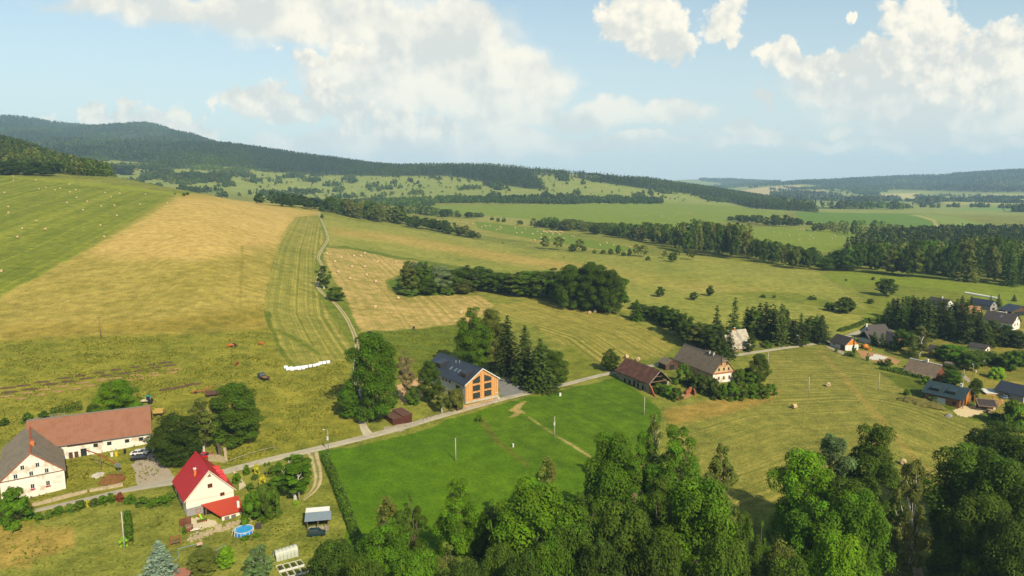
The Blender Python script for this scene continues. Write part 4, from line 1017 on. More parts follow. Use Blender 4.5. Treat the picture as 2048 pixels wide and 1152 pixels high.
# ------------------------------------------------------------------ solid shapes in local metres
class MB:
    def __init__(s): s.v = []; s.f = []; s.m = []
    def poly(s, pts, mi=0):
        i = len(s.v); s.v += [tuple(p) for p in pts]; s.f.append(list(range(i, i + len(pts)))); s.m.append(mi)
    def hexa(s, p, mi=0):
        """8 corners: bottom ring then top ring."""
        i = len(s.v); s.v += [tuple(q) for q in p]
        for f in ((0, 3, 2, 1), (4, 5, 6, 7), (0, 1, 5, 4), (1, 2, 6, 5), (2, 3, 7, 6), (3, 0, 4, 7)):
            s.f.append([i + k for k in f]); s.m.append(mi)
    def box(s, x0, x1, y0, y1, z0, z1, mi=0):
        s.hexa([(x0, y0, z0), (x1, y0, z0), (x1, y1, z0), (x0, y1, z0), (x0, y0, z1), (x1, y0, z1), (x1, y1, z1), (x0, y1, z1)], mi)
    def prism(s, prof, a0, a1, axis='y', mi=0):
        """Profile in the plane across axis, carried from a0 to a1."""
        n = len(prof); i = len(s.v)
        for a in (a0, a1):
            for (p, z) in prof:
                s.v.append((p, a, z) if axis == 'y' else (a, p, z))
        fwd = axis == 'y'
        s.f.append([i + k for k in (range(n) if fwd else reversed(range(n)))]); s.m.append(mi)
        s.f.append([i + n + k for k in (reversed(range(n)) if fwd else range(n))]); s.m.append(mi)
        for k in range(n):
            q = (k + 1) % n
            face = [i + k, i + n + k, i + n + q, i + q]
            s.f.append(face if fwd else face[::-1]); s.m.append(mi)
    def tube(s, path, r, sides=8, mi=0, cap=True):
        rr = r if hasattr(r, '__len__') else [r] * len(path)
        V, Fc = tube(path, rr, sides); i = len(s.v)
        s.v += [tuple(q) for q in V]; s.f += [[i + k for k in f] for f in Fc.tolist()]; s.m += [mi] * len(Fc)
        if cap:
            s.f.append([i + k for k in range(sides)][::-1]); s.m.append(mi)
            n = len(path) - 1; s.f.append([i + n * sides + k for k in range(sides)]); s.m.append(mi)
    def lathe(s, prof, n=20, mi=0, c=(0, 0, 0), axis='z', cap=True):
        i = len(s.v); m = len(prof)
        for k in range(n):
            a = 2 * math.pi * k / n
            for (r, h) in prof:
                if axis == 'z': s.v.append((c[0] + r * math.cos(a), c[1] + r * math.sin(a), c[2] + h))
                else: s.v.append((c[0] + h, c[1] + r * math.cos(a), c[2] + r * math.sin(a)))
        for k in range(n):
            q = (k + 1) % n
            for j in range(m - 1):
                s.f.append([i + k * m + j, i + q * m + j, i + q * m + j + 1, i + k * m + j + 1]); s.m.append(mi)
        for j, rev in ((0, True), (m - 1, False)):
            if cap and prof[j][0] > 1e-4:
                f = [i + k * m + j for k in range(n)]; s.f.append(f[::-1] if rev else f); s.m.append(mi)
    def build(s, name, mats, parent=None, smooth=False, bevel=0.0):
        me = bpy.data.meshes.new(name); me.from_pydata(s.v, [], s.f)
        mats = mats if isinstance(mats, (list, tuple)) else [mats]
        for x in mats: me.materials.append(x)
        me.polygons.foreach_set('material_index', s.m)
        bm = bmesh.new(); bm.from_mesh(me); bmesh.ops.recalc_face_normals(bm, faces=bm.faces)
        if bevel: bmesh.ops.bevel(bm, geom=bm.edges[:], offset=bevel, segments=1, affect='EDGES', clamp_overlap=True)
        bm.to_mesh(me); bm.free()
        if smooth: me.polygons.foreach_set('use_smooth', [True] * len(me.polygons))
        me.update()
        o = bpy.data.objects.new(name, me)
        return link(o, parent)

def roof_mat(name, r, g, b, seam=0.4, row=0.0, var=0.16, rough=0.7, metal=0.0, stain=None, depth=0.25, spec=0.3):
    """Sheet or tile covering: seams run down the slope, rows across it."""
    if name in MATS: return MATS[name]
    m, t = new_mat(name)
    tc = t.n('ShaderNodeTexCoord').outputs['Object']
    sp = t.n('ShaderNodeSeparateXYZ'); t.set(sp.inputs[0], tc)
    n1 = t.noise(tc, 0.9, 4, 0.65); n2 = t.noise(tc, 6, 3, 0.6)
    down = t.math('FRACT', t.math('DIVIDE', sp.outputs[1], seam))
    rib = t.ramp(t.math('ABSOLUTE', t.math('SUBTRACT', down, 0.5)), 0.36, 0.5)
    f = t.math('ADD', t.math('MULTIPLY', n1, 1.2), t.math('MULTIPLY', n2, 0.8))
    f = t.ramp(f, 0.6, 1.4, 1 - var, 1 + var, False)
    f = t.math('MULTIPLY', f, t.math('SUBTRACT', 1.0, t.math('MULTIPLY', rib, depth)))
    bump = rib
    if row:
        rw = t.math('FRACT', t.math('DIVIDE', sp.outputs[2], row)); edge = t.ramp(rw, 0.0, 0.25, 1, 0)
        f = t.math('MULTIPLY', f, t.math('SUBTRACT', 1.0, t.math('MULTIPLY', edge, depth)))
        cell = t.n('ShaderNodeTexWhiteNoise', noise_dimensions='2D')
        cb = t.n('ShaderNodeCombineXYZ'); t.set(cb.inputs[0], t.math('FLOOR', t.math('DIVIDE', sp.outputs[1], seam))); t.set(cb.inputs[1], t.math('FLOOR', t.math('DIVIDE', sp.outputs[2], row)))
        t.set(cell.inputs['Vector'], cb.outputs[0])
        f = t.math('MULTIPLY', f, t.ramp(cell.outputs[0], 0, 1, 1 - var, 1 + var, False))
    sc = t.n('ShaderNodeVectorMath', operation='SCALE'); sc.inputs[0].default_value = rgb(r, g, b)[:3]; t.set(sc.inputs['Scale'], f)
    c = sc.outputs[0]
    if stain: c = t.mix(t.math('MULTIPLY', t.ramp(t.noise(tc, 0.5, 5, 0.7), 0.48, 0.62), stain[3]), c, rgb(*stain[:3]))
    finish(t, c, rough, bump, 0.5, 0.05, metal, spec)
    MATS[name] = m
    return m

def board_mat(name, r, g, b, w=0.16, axis=0, var=0.25, rough=0.75):
    """Boards side by side along an axis, each of its own tone."""
    if name in MATS: return MATS[name]
    m, t = new_mat(name)
    tc = t.n('ShaderNodeTexCoord').outputs['Object']
    sp = t.n('ShaderNodeSeparateXYZ'); t.set(sp.inputs[0], tc)
    q = t.math('DIVIDE', sp.outputs[axis], w)
    wn = t.n('ShaderNodeTexWhiteNoise', noise_dimensions='1D'); t.set(wn.inputs['W'], t.math('FLOOR', q))
    gap = t.ramp(t.math('ABSOLUTE', t.math('SUBTRACT', t.math('FRACT', q), 0.5)), 0.42, 0.5, 1, 0.45)
    n1 = t.noise(tc, 1.3, 4, 0.65)
    f = t.math('MULTIPLY', t.math('MULTIPLY', t.ramp(wn.outputs[0], 0, 1, 1 - var, 1 + var, False), gap), t.ramp(n1, 0.3, 0.7, 0.82, 1.15, False))
    sc = t.n('ShaderNodeVectorMath', operation='SCALE'); sc.inputs[0].default_value = rgb(r, g, b)[:3]; t.set(sc.inputs['Scale'], f)
    finish(t, sc.outputs[0], rough)
    MATS[name] = m
    return m

M = dict(
 plaster=mat('old_white_plaster', 240, 234, 220, 0.10, 0.7, 0.9, stain=(178, 150, 112, 0.55)),
 cream=mat('cream_render', 242, 234, 214, 0.05, 0.5, 0.9), white=mat('white_render', 232, 230, 222, 0.06, 0.5, 0.9),
 greyw=mat('grey_render', 158, 154, 150, 0.08, 0.6, 0.9), stone=mat('rubble_stone', 186, 168, 134, 0.35, 1.4, 0.95, bump=0.6),
 ochre=mat('weathered_render', 206, 178, 132, 0.16, 0.7, 0.95, stain=(168, 110, 72, 0.6)), ruinw=mat('ruined_render', 176, 166, 140, 0.22, 0.9, 0.95, stain=(120, 84, 62, 0.7)),
 brick=mat('bare_brick', 172, 100, 66, 0.28, 2.2, 0.95, bump=0.5), wood=board_mat('larch_boards', 222, 160, 94, 0.22, 0), darkwood=board_mat('dark_boards', 92, 66, 48, 0.2, 0),
 logs=board_mat('log_wall', 150, 96, 52, 0.3, 2), redwood=board_mat('red_brown_boards', 124, 70, 42, 0.2, 0), orangew=board_mat('orange_boards', 222, 140, 44, 0.2, 0), greyboard=board_mat('grey_boards', 176, 164, 146, 0.2, 0, 0.35),
 frame_w=mat('white_frame', 226, 224, 216, 0.04), frame_b=mat('brown_frame', 170, 96, 44, 0.1), frame_d=mat('dark_frame', 52, 50, 48, 0.1), glass=mat('window_glass', 44, 50, 56, 0.15, 0.6, 0.12, spec=0.6), glassl=mat('pale_window', 110, 122, 132, 0.3, 0.8, 0.15, spec=0.6),
 concrete=mat('concrete', 196, 188, 172, 0.1, 1.2, 0.9, stain=(150, 140, 124, 0.4)), darkc=mat('opening_shade', 30, 27, 24, 0.1), metal=mat('galvanised_metal', 168, 172, 172, 0.1, 2, 0.45, 0.5), gutter=mat('gutter_zinc', 120, 116, 110, 0.1),  # the near-black void puts the shade of openings into colour
 orange_brick=mat('orange_chimney', 208, 122, 62, 0.15, 3), tile_red=mat('ridge_tile', 176, 92, 54, 0.15, 3), timber=mat('bright_timber', 196, 150, 92, 0.16, 2), dull_timber=mat('dull_timber', 130, 106, 80, 0.2, 2),
)

class House:
    """Gabled building: local x along the front gable, y away from it, z up; the root stands on the ground at a corner."""
    def __init__(s, name, label, cat, px, py, anchor, deg, W, L, eave, ridge, wall, roof, oh=0.45, ohf=None, shift=0.0, down=3.5, th=0.2, zoff=0.0, group=None, wall_back=True):
        P = at(px, py); a = math.radians(deg)
        X = Vector((math.cos(a), math.sin(a), 0))
        O = P - X * (W if anchor == 'R' else 0) + X * shift
        s.r = empty(name, (O.x, O.y, P.z + zoff), a, label, cat, group)
        s.W, s.L, s.e, s.h = W, L, eave, ridge
        s.sl = (ridge - eave) / (W / 2)
        b = MB(); b.prism([(0, -down), (W, -down), (W, eave), (W / 2, ridge), (0, eave)], 0, L)
        s.wall = b.build('wall', wall, s.r)
        ohf = oh if ohf is None else ohf
        s.oh, s.ohf, s.th = oh, ohf, th
        b = MB(); k = 0.02
        for sg in (-1, 1):
            xe = -oh if sg < 0 else W + oh; ze = eave - oh * s.sl
            x1 = W / 2
            lo = [(xe, -ohf, ze + k), (x1, -ohf, ridge + k), (x1, L + ohf, ridge + k), (xe, L + ohf, ze + k)]
            b.hexa(lo + [(x, y, z + th) for x, y, z in lo])
        s.roof = b.build('roof', roof, s.r)
    def z_roof(s, x):
        return s.h - abs(x - s.W / 2) * s.sl + s.th + 0.02
    def pt(s, face, u, d, z):
        """Point at u along a wall, d outwards from it."""
        return {'front': (u, -d, z), 'back': (s.W - u, s.L + d, z), 'left': (-d, s.L - u, z), 'right': (s.W + d, u, z)}[face]
    def panel(s, face, u0, u1, z0, z1, d0, d1, name, m, parent=None):
        b = MB(); p = []
        for z in (z0, z1):
            for (u, d) in ((u0, d1), (u1, d1), (u1, d0), (u0, d0)): p.append(s.pt(face, u, d, z))
        b.hexa(p); return b.build(name, m, parent or s.r)
    def window(s, face, u, z, w=0.9, h=1.2, frame='frame_w', pane='glass', bars=True, bw=0.1):
        b = MB(); u0, u1 = u - w / 2, u + w / 2; z0, z1 = z - h / 2, z + h / 2
        def bar(a0, a1, c0, c1):
            p = []
            for zz in (c0, c1):
                for (uu, d) in ((a0, 0.07), (a1, 0.07), (a1, -0.06), (a0, -0.06)): p.append(s.pt(face, uu, d, zz))
            b.hexa(p)
        bar(u0, u1, z0, z0 + bw); bar(u0, u1, z1 - bw, z1); bar(u0, u0 + bw, z0 + bw, z1 - bw); bar(u1 - bw, u1, z0 + bw, z1 - bw)
        if bars: bar(u - bw * 0.3, u + bw * 0.3, z0 + bw, z1 - bw)
        f = b.build('window', M[frame], s.r)
        s.panel(face, u0 + bw, u1 - bw, z0 + bw, z1 - bw, -0.05, 0.03, 'pane', M[pane], f)
        return f
    def door(s, face, u, z0, w, h, m='darkwood'):
        return s.panel(face, u - w / 2, u + w / 2, z0, z0 + h, -0.05, 0.06, 'door', M[m])
    def chimney(s, x, y, h, w=0.6, m='orange_brick', cap='white'):
        z = s.z_roof(x); b = MB(); b.box(x - w / 2, x + w / 2, y - w / 2, y + w / 2, z - 1.0, z + h)
        b.box(x - w / 2 - .06, x + w / 2 + .06, y - w / 2 - .06, y + w / 2 + .06, z + h, z + h + 0.18, 1)
        return b.build('chimney', [M[m], M[cap]], s.roof)
    def skylight(s, x, y, w=0.8, l=1.1):
        b = MB(); p = []
        for (dx, dy) in ((-l / 2, -w / 2), (l / 2, -w / 2), (l / 2, w / 2), (-l / 2, w / 2)): p.append((x + dx, y + dy, s.z_roof(x + dx) - 0.03))
        b.hexa(p + [(a, c, z + 0.12) for a, c, z in p]); return b.build('skylight', M['glassl'], s.roof)
    def dormer(s, x, y, w, m, run=2.2, rise=1.1):
        """Shed dormer on the x=0 side; x is its face."""
        zf = s.z_roof(x); zt = zf + rise; xb = min(s.W / 2 - 0.1, x + run)
        d = MB(); d.prism([(x, zf - 0.3), (xb, zf - 0.3), (xb, s.z_roof(xb)), (x, zt)], y - w / 2, y + w / 2)
        o = d.build('dormer', M['frame_d'], s.roof)
        r = MB(); a = [(x - 0.25, y - w / 2 - .15, zt + 0.02), (xb + .1, y - w / 2 - .15, max(s.z_roof(xb), zt) + 0.12), (xb + .1, y + w / 2 + .15, max(s.z_roof(xb), zt) + 0.12), (x - 0.25, y + w / 2 + .15, zt + 0.02)]
        r.hexa(a + [(p, q, z + 0.12) for p, q, z in a]); r.build('dormer_roof', m, o)
        g = MB(); g.box(x - 0.04, x + 0.02, y - w / 2 + .2, y + w / 2 - .2, zf + 0.12, zt - 0.15); g.build('pane', M['glass'], o)
        return o
    def rakes(s, m, face='front', w=0.22):
        """Boards along the sloping roof edge."""
        b = MB(); y0 = -s.ohf - 0.05 if face == 'front' else s.L + s.ohf; y1 = y0 + 0.05
        for sg in (-1, 1):
            xe = -s.oh if sg < 0 else s.W + s.oh; ze = s.e - s.oh * s.sl; x1 = s.W / 2
            lo = [(xe, y0, ze - w + s.th), (x1, y0, s.h - w + s.th), (x1, y1, s.h - w + s.th), (xe, y1, ze - w + s.th)]
            b.hexa(lo + [(p, q, z + w + 0.06) for p, q, z in lo])
        return b.build('verge_board', m, s.roof)
    def ridge_cap(s, m, w=0.22):
        b = MB(); z = s.h + s.th + 0.03
        b.prism([(s.W / 2 - w, z - 0.08), (s.W / 2 + w, z - 0.08), (s.W / 2 + w * .5, z + 0.09), (s.W / 2 - w * .5, z + 0.09)], -s.ohf, s.L + s.ohf)
        return b.build('ridge_cap', m, s.roof)

# ------------------------------------------------------------------ roads
def ribbon(name, pts, width, m, lift=0.06, kind='structure', ymin=62, n_across=5):
    W = np.array([at(x, y, ymin)[:2] for x, y in pts]); seg = np.hypot(*np.diff(W, axis=0).T); s = np.concatenate([[0], np.cumsum(seg)])
    q = np.linspace(0, s[-1], max(3, int(s[-1] / 1.2)))
    C = pchip(s, W, q); k = np.exp(-0.5 * (np.arange(-6, 7) / 2.5) ** 2); k /= k.sum()
    Cp = np.pad(C, ((6, 6), (0, 0)), mode='reflect', reflect_type='odd'); C = np.stack([np.convolve(Cp[:, i], k, 'valid') for i in range(2)], 1)
    d = nrm(np.gradient(C, axis=0)); nn = np.stack([-d[:, 1], d[:, 0]], 1)
    wd = np.interp(q, s, width) if hasattr(width, '__len__') else np.full(len(q), width)
    V = []; UV = []
    for j in range(n_across):
        f = j / (n_across - 1) - 0.5
        ed = 0.18 * vnoise(q / 2.5, np.full(len(q), j * 7.0), 3) if j in (0, n_across - 1) else 0
        p = C + nn * (wd * f + ed)[:, None]; V.append(np.column_stack([p, ground(p[:, 0], p[:, 1]) + lift - (0.14 if j in (0, n_across - 1) else 0)])); UV.append(np.column_stack([np.full(len(q), f * 2), q]))
    V = np.stack(V, 1).reshape(-1, 3); UV = np.stack(UV, 1).reshape(-1, 2)
    i = np.arange(len(q) - 1)[:, None] * n_across + np.arange(n_across - 1)[None]
    Fc = np.stack([i, i + n_across, i + n_across + 1, i + 1], -1).reshape(-1, 4)[:, ::-1]
    me = np_mesh(name, V, Fc, [m], smooth=True)
    a = me.attributes.new('across', 'FLOAT', 'POINT'); a.data.foreach_set('value', UV[:, 0].astype(np.float32))
    o = bpy.data.objects.new(name, me); link(o); tag(o, kind=kind)
    return o

def road_mat(name, r, g, b, ruts=None, verge=0.0):
    m, t = new_mat(name)
    pos = t.n('ShaderNodeNewGeometry').outputs['Position']
    n1 = t.noise(pos, 0.5, 4, 0.6); n2 = t.noise(pos, 6, 3, 0.6)
    f = t.ramp(t.math('ADD', t.math('MULTIPLY', n1, 1.2), t.math('MULTIPLY', n2, 0.8)), 0.6, 1.4, 0.84, 1.14, False)
    patchy = t.ramp(t.noise(pos, 0.16, 3, 0.7), 0.52, 0.56, 1.0, 0.84)
    f = t.math('MULTIPLY', f, patchy)
    ac = t.math('ABSOLUTE', t.attr('across', 'Fac'))
    wear = t.ramp(t.math('ABSOLUTE', t.math('SUBTRACT', ac, 0.45)), 0.0, 0.3, 1.06, 0.96)
    sc = t.n('ShaderNodeVectorMath', operation='SCALE'); sc.inputs[0].default_value = rgb(r, g, b)[:3]; t.set(sc.inputs['Scale'], t.math('MULTIPLY', f, wear))
    c = sc.outputs[0]
    if ruts:
        mid = t.ramp(t.math('ADD', ac, t.math('MULTIPLY', t.math('SUBTRACT', n1, 0.5), 0.5)), 0.12, 0.28, 1, 0)
        edge = t.ramp(t.math('ADD', ac, t.math('MULTIPLY', t.math('SUBTRACT', n1, 0.5), 0.5)), 0.72, 0.9, 0, 1)
        c = t.mix(t.math('MAXIMUM', t.math('MULTIPLY', mid, ruts), edge), c, rgb(118, 124, 46))
    finish(t, c, 0.92, n2, 0.3, 0.05)
    return m
ASPH = road_mat('old_asphalt', 186, 176, 152)
MAIN = [(440, 946), (480, 935), (520, 924), (570, 912), (620, 901), (700, 882), (790, 859), (860, 838), (930, 818), (1000, 799), (1060, 785), (1130, 769), (1190, 753), (1240, 742), (1290, 733), (1345, 726), (1400, 720), (1462, 712), (1500, 706), (1560, 697), (1620, 689), (1655, 684)]
ribbon('village_road', MAIN, 3.9, ASPH)
ribbon('village_road', [(1650, 685), (1690, 674), (1720, 663), (1745, 654), (1775, 646)], 4.2, ASPH)
ribbon('farm_lane', [(70, 1021), (130, 1008), (200, 992), (250, 980), (300, 971), (345, 962), (400, 955), (450, 944)], [2.6, 2.6, 2.8, 3.2, 4.4, 5.2, 4.6, 3.8], road_mat('lane_asphalt', 176, 168, 148), lift=0.05)
TRK = road_mat('gravel_track', 188, 170, 126, 0.85)
ribbon('gravel_lane', [(738, 871), (726, 853), (722, 830), (718, 800), (714, 770), (711, 740), (713, 715)], [4.6, 3.2, 2.7, 2.6, 2.6, 2.6, 2.6], road_mat('lane_gravel', 196, 184, 158), lift=0.045)
ribbon('field_track', [(713, 718), (714, 690), (700, 649), (682, 620), (667, 604), (646, 587), (634, 571), (637, 555), (645, 535), (637, 516), (643, 500), (655, 481), (651, 459), (643, 441), (637, 424)], 2.4, TRK, lift=0.08)
ribbon('grass_driveway', [(625, 905), (630, 920), (635, 940), (638, 965), (630, 985), (605, 1000)], [4.2, 3.4, 3.0, 2.8, 2.0, 1.0], TRK, lift=0.045)
ribbon('earth_path', [(1815, 1085), (1822, 1110), (1835, 1140), (1845, 1180)], 3.0, road_mat('earth', 190, 160, 112), lift=0.05)

meadow_grass()

def patch(name, pts, m, lift=0.045, gate=(60, 420)):
    mk = poly_mask(pts, gate, 0.6) > 0.5
    cell = mk[:-1, :-1] & mk[1:, :-1] & mk[:-1, 1:] & mk[1:, 1:]
    r, c = np.nonzero(cell); Cn = XG.shape[1]
    q = np.stack([r * Cn + c, r * Cn + c + 1, (r + 1) * Cn + c + 1, (r + 1) * Cn + c], -1)
    ids, inv = np.unique(q, return_inverse=True)
    V = np.stack([XG.ravel()[ids], YG.ravel()[ids], ZG.ravel()[ids] + lift], -1)
    me = np_mesh(name, V, inv.reshape(-1, 4), [m], smooth=True)
    o = bpy.data.objects.new(name, me); link(o); tag(o, kind='structure'); return o
WM = dict(coord='Object')
patch('farm_yard', [(258, 926), (300, 903), (320, 912), (346, 944), (346, 964), (300, 974), (272, 972), (268, 950)], mat('yard_gravel', 172, 158, 136, 0.2, 0.6, 0.95))
patch('gravel_lot', [(985, 738), (1010, 745), (1052, 756), (1074, 772), (1066, 786), (1015, 797), (998, 790), (992, 765)], mat('grey_gravel', 132, 132, 128, 0.2, 0.6, 0.95))
patch('building_rubble', [(908, 812), (932, 808), (995, 794), (1012, 797), (1000, 803), (960, 812), (915, 826), (900, 820)], mat('building_rubble', 208, 166, 116, 0.4, 0.8, 0.95, stain=(150, 132, 96, .6)))
patch('building_earth', [(793, 770), (840, 750), (850, 770), (840, 800), (800, 810)], mat('building_rubble', 200, 160, 110))
patch('garage_forecourt', [(770, 856), (786, 852), (826, 842), (830, 845), (800, 862), (772, 866)], mat('yard_gravel', 190, 160, 118))
patch('garden_path', [(462, 940), (470, 940), (480, 955), (496, 972), (478, 982), (474, 970), (468, 955)], mat('garden_paving', 206, 192, 158, 0.1, 1.0, 0.9))
patch('terrace_gravel', [(362, 1040), (374, 1034), (400, 1034), (440, 1044), (430, 1056), (395, 1062), (372, 1060)], mat('garden_paving', 200, 186, 150))
patch('log_house_yard', [(1905, 822), (1925, 812), (1960, 806), (1990, 812), (1998, 822), (1960, 830), (1935, 838), (1915, 832)], mat('sandy_yard', 222, 200, 152, 0.15, 0.8, 0.95))
patch('hamlet_earth', [(1712, 700), (1735, 702), (1780, 712), (1805, 722), (1795, 730), (1755, 726), (1722, 716)], mat('bare_earth', 178, 136, 86, 0.25, 0.5, 0.95))
patch('pale_slab', [(1730, 714), (1752, 709), (1779, 714), (1758, 722), (1734, 720)], mat('pale_concrete', 220, 214, 200, 0.08, 0.8, 0.9), lift=0.15)
patch('hamlet_lane', [(1918, 742), (1930, 748), (1946, 764), (1940, 770), (1925, 755), (1912, 748)], mat('yard_gravel', 190, 178, 150))
patch('small_yard', [(1655, 691), (1690, 704), (1700, 712), (1690, 712), (1655, 697)], mat('yard_gravel', 190, 178, 150))
patch('field_bare_soil', [(1355, 790), (1385, 778), (1392, 785), (1370, 798), (1358, 800)], mat('bare_earth', 178, 136, 86))

# ------------------------------------------------------------------ buildings
R = dict(
 grey=roof_mat('grey_slate', 148, 134, 114, 0.5, 0.32, 0.16, stain=(118, 110, 78, 0.5)), barn=roof_mat('brown_sheet_roof', 150, 102, 76, 0.32, 0, 0.12, stain=(138, 86, 60, 0.6)),
 red=roof_mat('red_sheet_roof', 202, 26, 30, 0.45, 0.35, 0.08, 0.45, depth=0.3, spec=0.4), annex=roof_mat('orange_red_sheet_roof', 186, 62, 34, 0.5, 0, 0.06, 0.5, depth=0.3, spec=0.4),
 anthra=roof_mat('anthracite_sheet_roof', 62, 68, 80, 0.55, 0, 0.08, 0.42, 0.2, depth=0.3, spec=0.5), ruin=roof_mat('red_brown_tiles', 98, 64, 52, 0.3, 0.26, 0.22, stain=(150, 96, 70, 0.5)),
 farm=roof_mat('grey_brown_tiles', 132, 118, 98, 0.4, 0.32, 0.14, stain=(110, 96, 74, 0.6)), pale=roof_mat('pale_patchy_tiles', 190, 180, 160, 0.4, 0.3, 0.18, stain=(130, 116, 96, 0.8)),
 dark=roof_mat('dark_tiles', 78, 72, 68, 0.4, 0.32, 0.1), cottage=roof_mat('brown_grey_tiles', 146, 126, 104, 0.4, 0.32, 0.14, stain=(120, 100, 84, .5)),
 green=roof_mat('dark_green_sheet', 52, 72, 78, 0.5, 0, 0.06, 0.5, 0.1, depth=0.3), garage=mat('brown_garage_metal', 92, 52, 38, 0.1, 1.0, 0.5), tan=roof_mat('tan_tiles', 190, 146, 100, 0.4, 0.3, 0.1),
)
# white farmhouse
h = House('farmhouse', 'old white farmhouse with steep grey roof, red flower boxes and orange chimney', 'farmhouse', 132, 977, 'R', 35, 12, 24, 4.6, 9.9, M['plaster'], R['grey'], 0.35, 0.25)
for u, z in ((4.3, 7.0), (7.1, 7.0), (2.9, 5.25), (5.8, 5.25), (8.7, 5.25)): h.window('front', u, z, 0.85, 1.15)
for u in (2.9, 5.8, 8.7):
    w = h.window('front', u, 2.2, 0.85, 1.2); h.panel('front', u - .45, u + .45, 1.42, 1.62, 0.02, 0.28, 'flower_box', mat('red_flowers', 196, 30, 44, 0.4, 6), w)
h.panel('front', -0.1, 12.1, 4.42, 4.62, -0.02, 0.09, 'string_course', M['dull_timber']); h.rakes(M['tile_red'], 'front', 0.16); h.ridge_cap(M['tile_red'])
h.chimney(6.4, 6.5, 1.1, 0.8, 'orange_brick', 'tile_red')
for u in (3, 8, 13): h.window('right', u, 2.2, 0.85, 1.2)
# long barn
h = House('barn', 'long barn with brown sheet roof and white plastered wall beside the farmhouse', 'barn', 302, 886, 'L', 116, 11, 27, 3.1, 8.4, M['plaster'], R['barn'], 0.5, 0.3)
for d in (2.2, 5.4, 9.4, 12.4): h.window('left', 27 - d, 1.5, 1.0, 0.9, 'dull', 'glass') if 'dull' in M else h.window('left', 27 - d, 1.5, 1.0, 0.9, 'frame_d')
for d in (17.9, 16.7): h.door('left', 27 - d, -1.6, 0.85, 2.2, 'darkwood')
h.door('left', 27 - 15.1, -1.5, 1.3, 2.6, 'glass')  # open doorway: the shade inside is put into a dark glass panel
h.panel('left', 27 - 18.5, 27 - 10.8, 2.05, 3.05, 0.01, 0.06, 'board_band', M['redwood']); h.ridge_cap(M['gutter'])
b = MB(); b.tube([(-0.55, -0.2, 2.72), (-0.55, 27.2, 2.72)], 0.09); b.build('gutter', M['gutter'], h.roof)
# house with the red roof
h = House('red_roof_house', 'cream house with bright red roof and a lean-to annex by the garden pool', 'house', 374, 1033, 'L', 36, 9.8, 12.8, 3.75, 9.1, M['cream'], R['red'], 0.5, 0.35)
h.window('front', 5.0, 5.7, 1.0, 0.95, 'frame_b'); h.window('front', 7.4, 3.1, 0.95, 0.8, 'frame_b'); h.window('front', 2.35, 0.7, 1.0, 0.8, 'frame_b', bars=False)
b = MB(); b.prism([(4.5, 7.75), (5.5, 7.75), (5.0, 8.5)], -0.06, 0.02); o = b.build('window', M['frame_b'], h.r)
b = MB(); b.prism([(4.68, 7.85), (5.32, 7.85), (5.0, 8.33)], -0.08, 0.0); b.build('pane', M['glassl'], o)
h.panel('front', 0, 6.2, -3.4, 1.72, 0.005, 0.05, 'plinth', M['greyw']); h.rakes(M['cream'], 'front', 0.12); h.ridge_cap(R['red'])
for u in (3, 8): h.window('left', u, 0.9, 0.9, 1.0, 'frame_b')
h.chimney(2.9, 4.2, 1.5, 0.5, 'orange_brick', 'white')
for y in (2.4, 5.4, 8.4):                      # three little gabled dormers on the far slope
    x0 = 8.7; z0 = h.z_roof(x0) - 0.2; b = MB(); zt = z0 + 1.5
    b.prism([(y - 1.0, z0 - .4), (y + 1.0, z0 - .4), (y + 1.0, z0 + .55), (y, zt), (y - 1.0, z0 + .55)], 6.2, x0, 'x'); o = b.build('dormer', M['cream'], h.roof)
    b = MB()
    for sg in (-1, 1):
        a = [(6.0, y, zt + .02), (x0 + .2, y, zt + .02), (x0 + .2, y + sg * 1.25, z0 + .31), (6.0, y + sg * 1.25, z0 + .31)]
        b.hexa(a + [(p, q, z + .12) for p, q, z in a])
    b.build('dormer_roof', R['red'], o)
    b = MB(); b.box(x0 - 0.02, x0 + 0.04, y - .4, y + .4, z0 - .15, z0 + .6); b.build('pane', M['glass'], o)
b = MB(); b.box(6.2, 10.3, -3.9, 0, -3.5, -0.25); b.box(3.3, 6.1, -0.9, -0.05, -3.5, 1.0, 1); an = b.build('annex_wall', [M['cream'], M['darkc']], h.r)  # second box: near-black block, porch shade put into its colour
b = MB(); a = [(2.9, -0.0, 1.75), (10.7, -0.0, 1.75), (10.7, -4.3, -0.05), (5.8, -4.3, -0.05)]; b.hexa(a + [(p, q, z + .14) for p, q, z in a]); ar = b.build('annex_roof', R['annex'], h.r)
b = MB(); b.box(9.6, 10.1, -3.3, -2.8, 0.2, 1.9); b.build('chimney', M['white'], ar)
b = MB(); b.box(6.3, 7.2, -1.5, -.8, 1.28, 1.45); 
for x in (7.2, 8.6):
    b = MB(); b.box(x - .5, x + .5, -3.97, -3.9, -1.35, -0.5); o = b.build('window', M['frame_b'], h.r); b = MB(); b.box(x - .4, x + .4, -3.99, -3.95, -1.25, -0.6); b.build('pane', M['glassl'], o)
for x in (3.6, 6.15):
    b = MB(); b.box(x - .08, x + .08, -3.6 if x > 5 else -1.3, -3.44 if x > 5 else -1.14, -3, 0.1 if x > 5 else 1.1); b.build('post', M['dull_timber'], h.r)
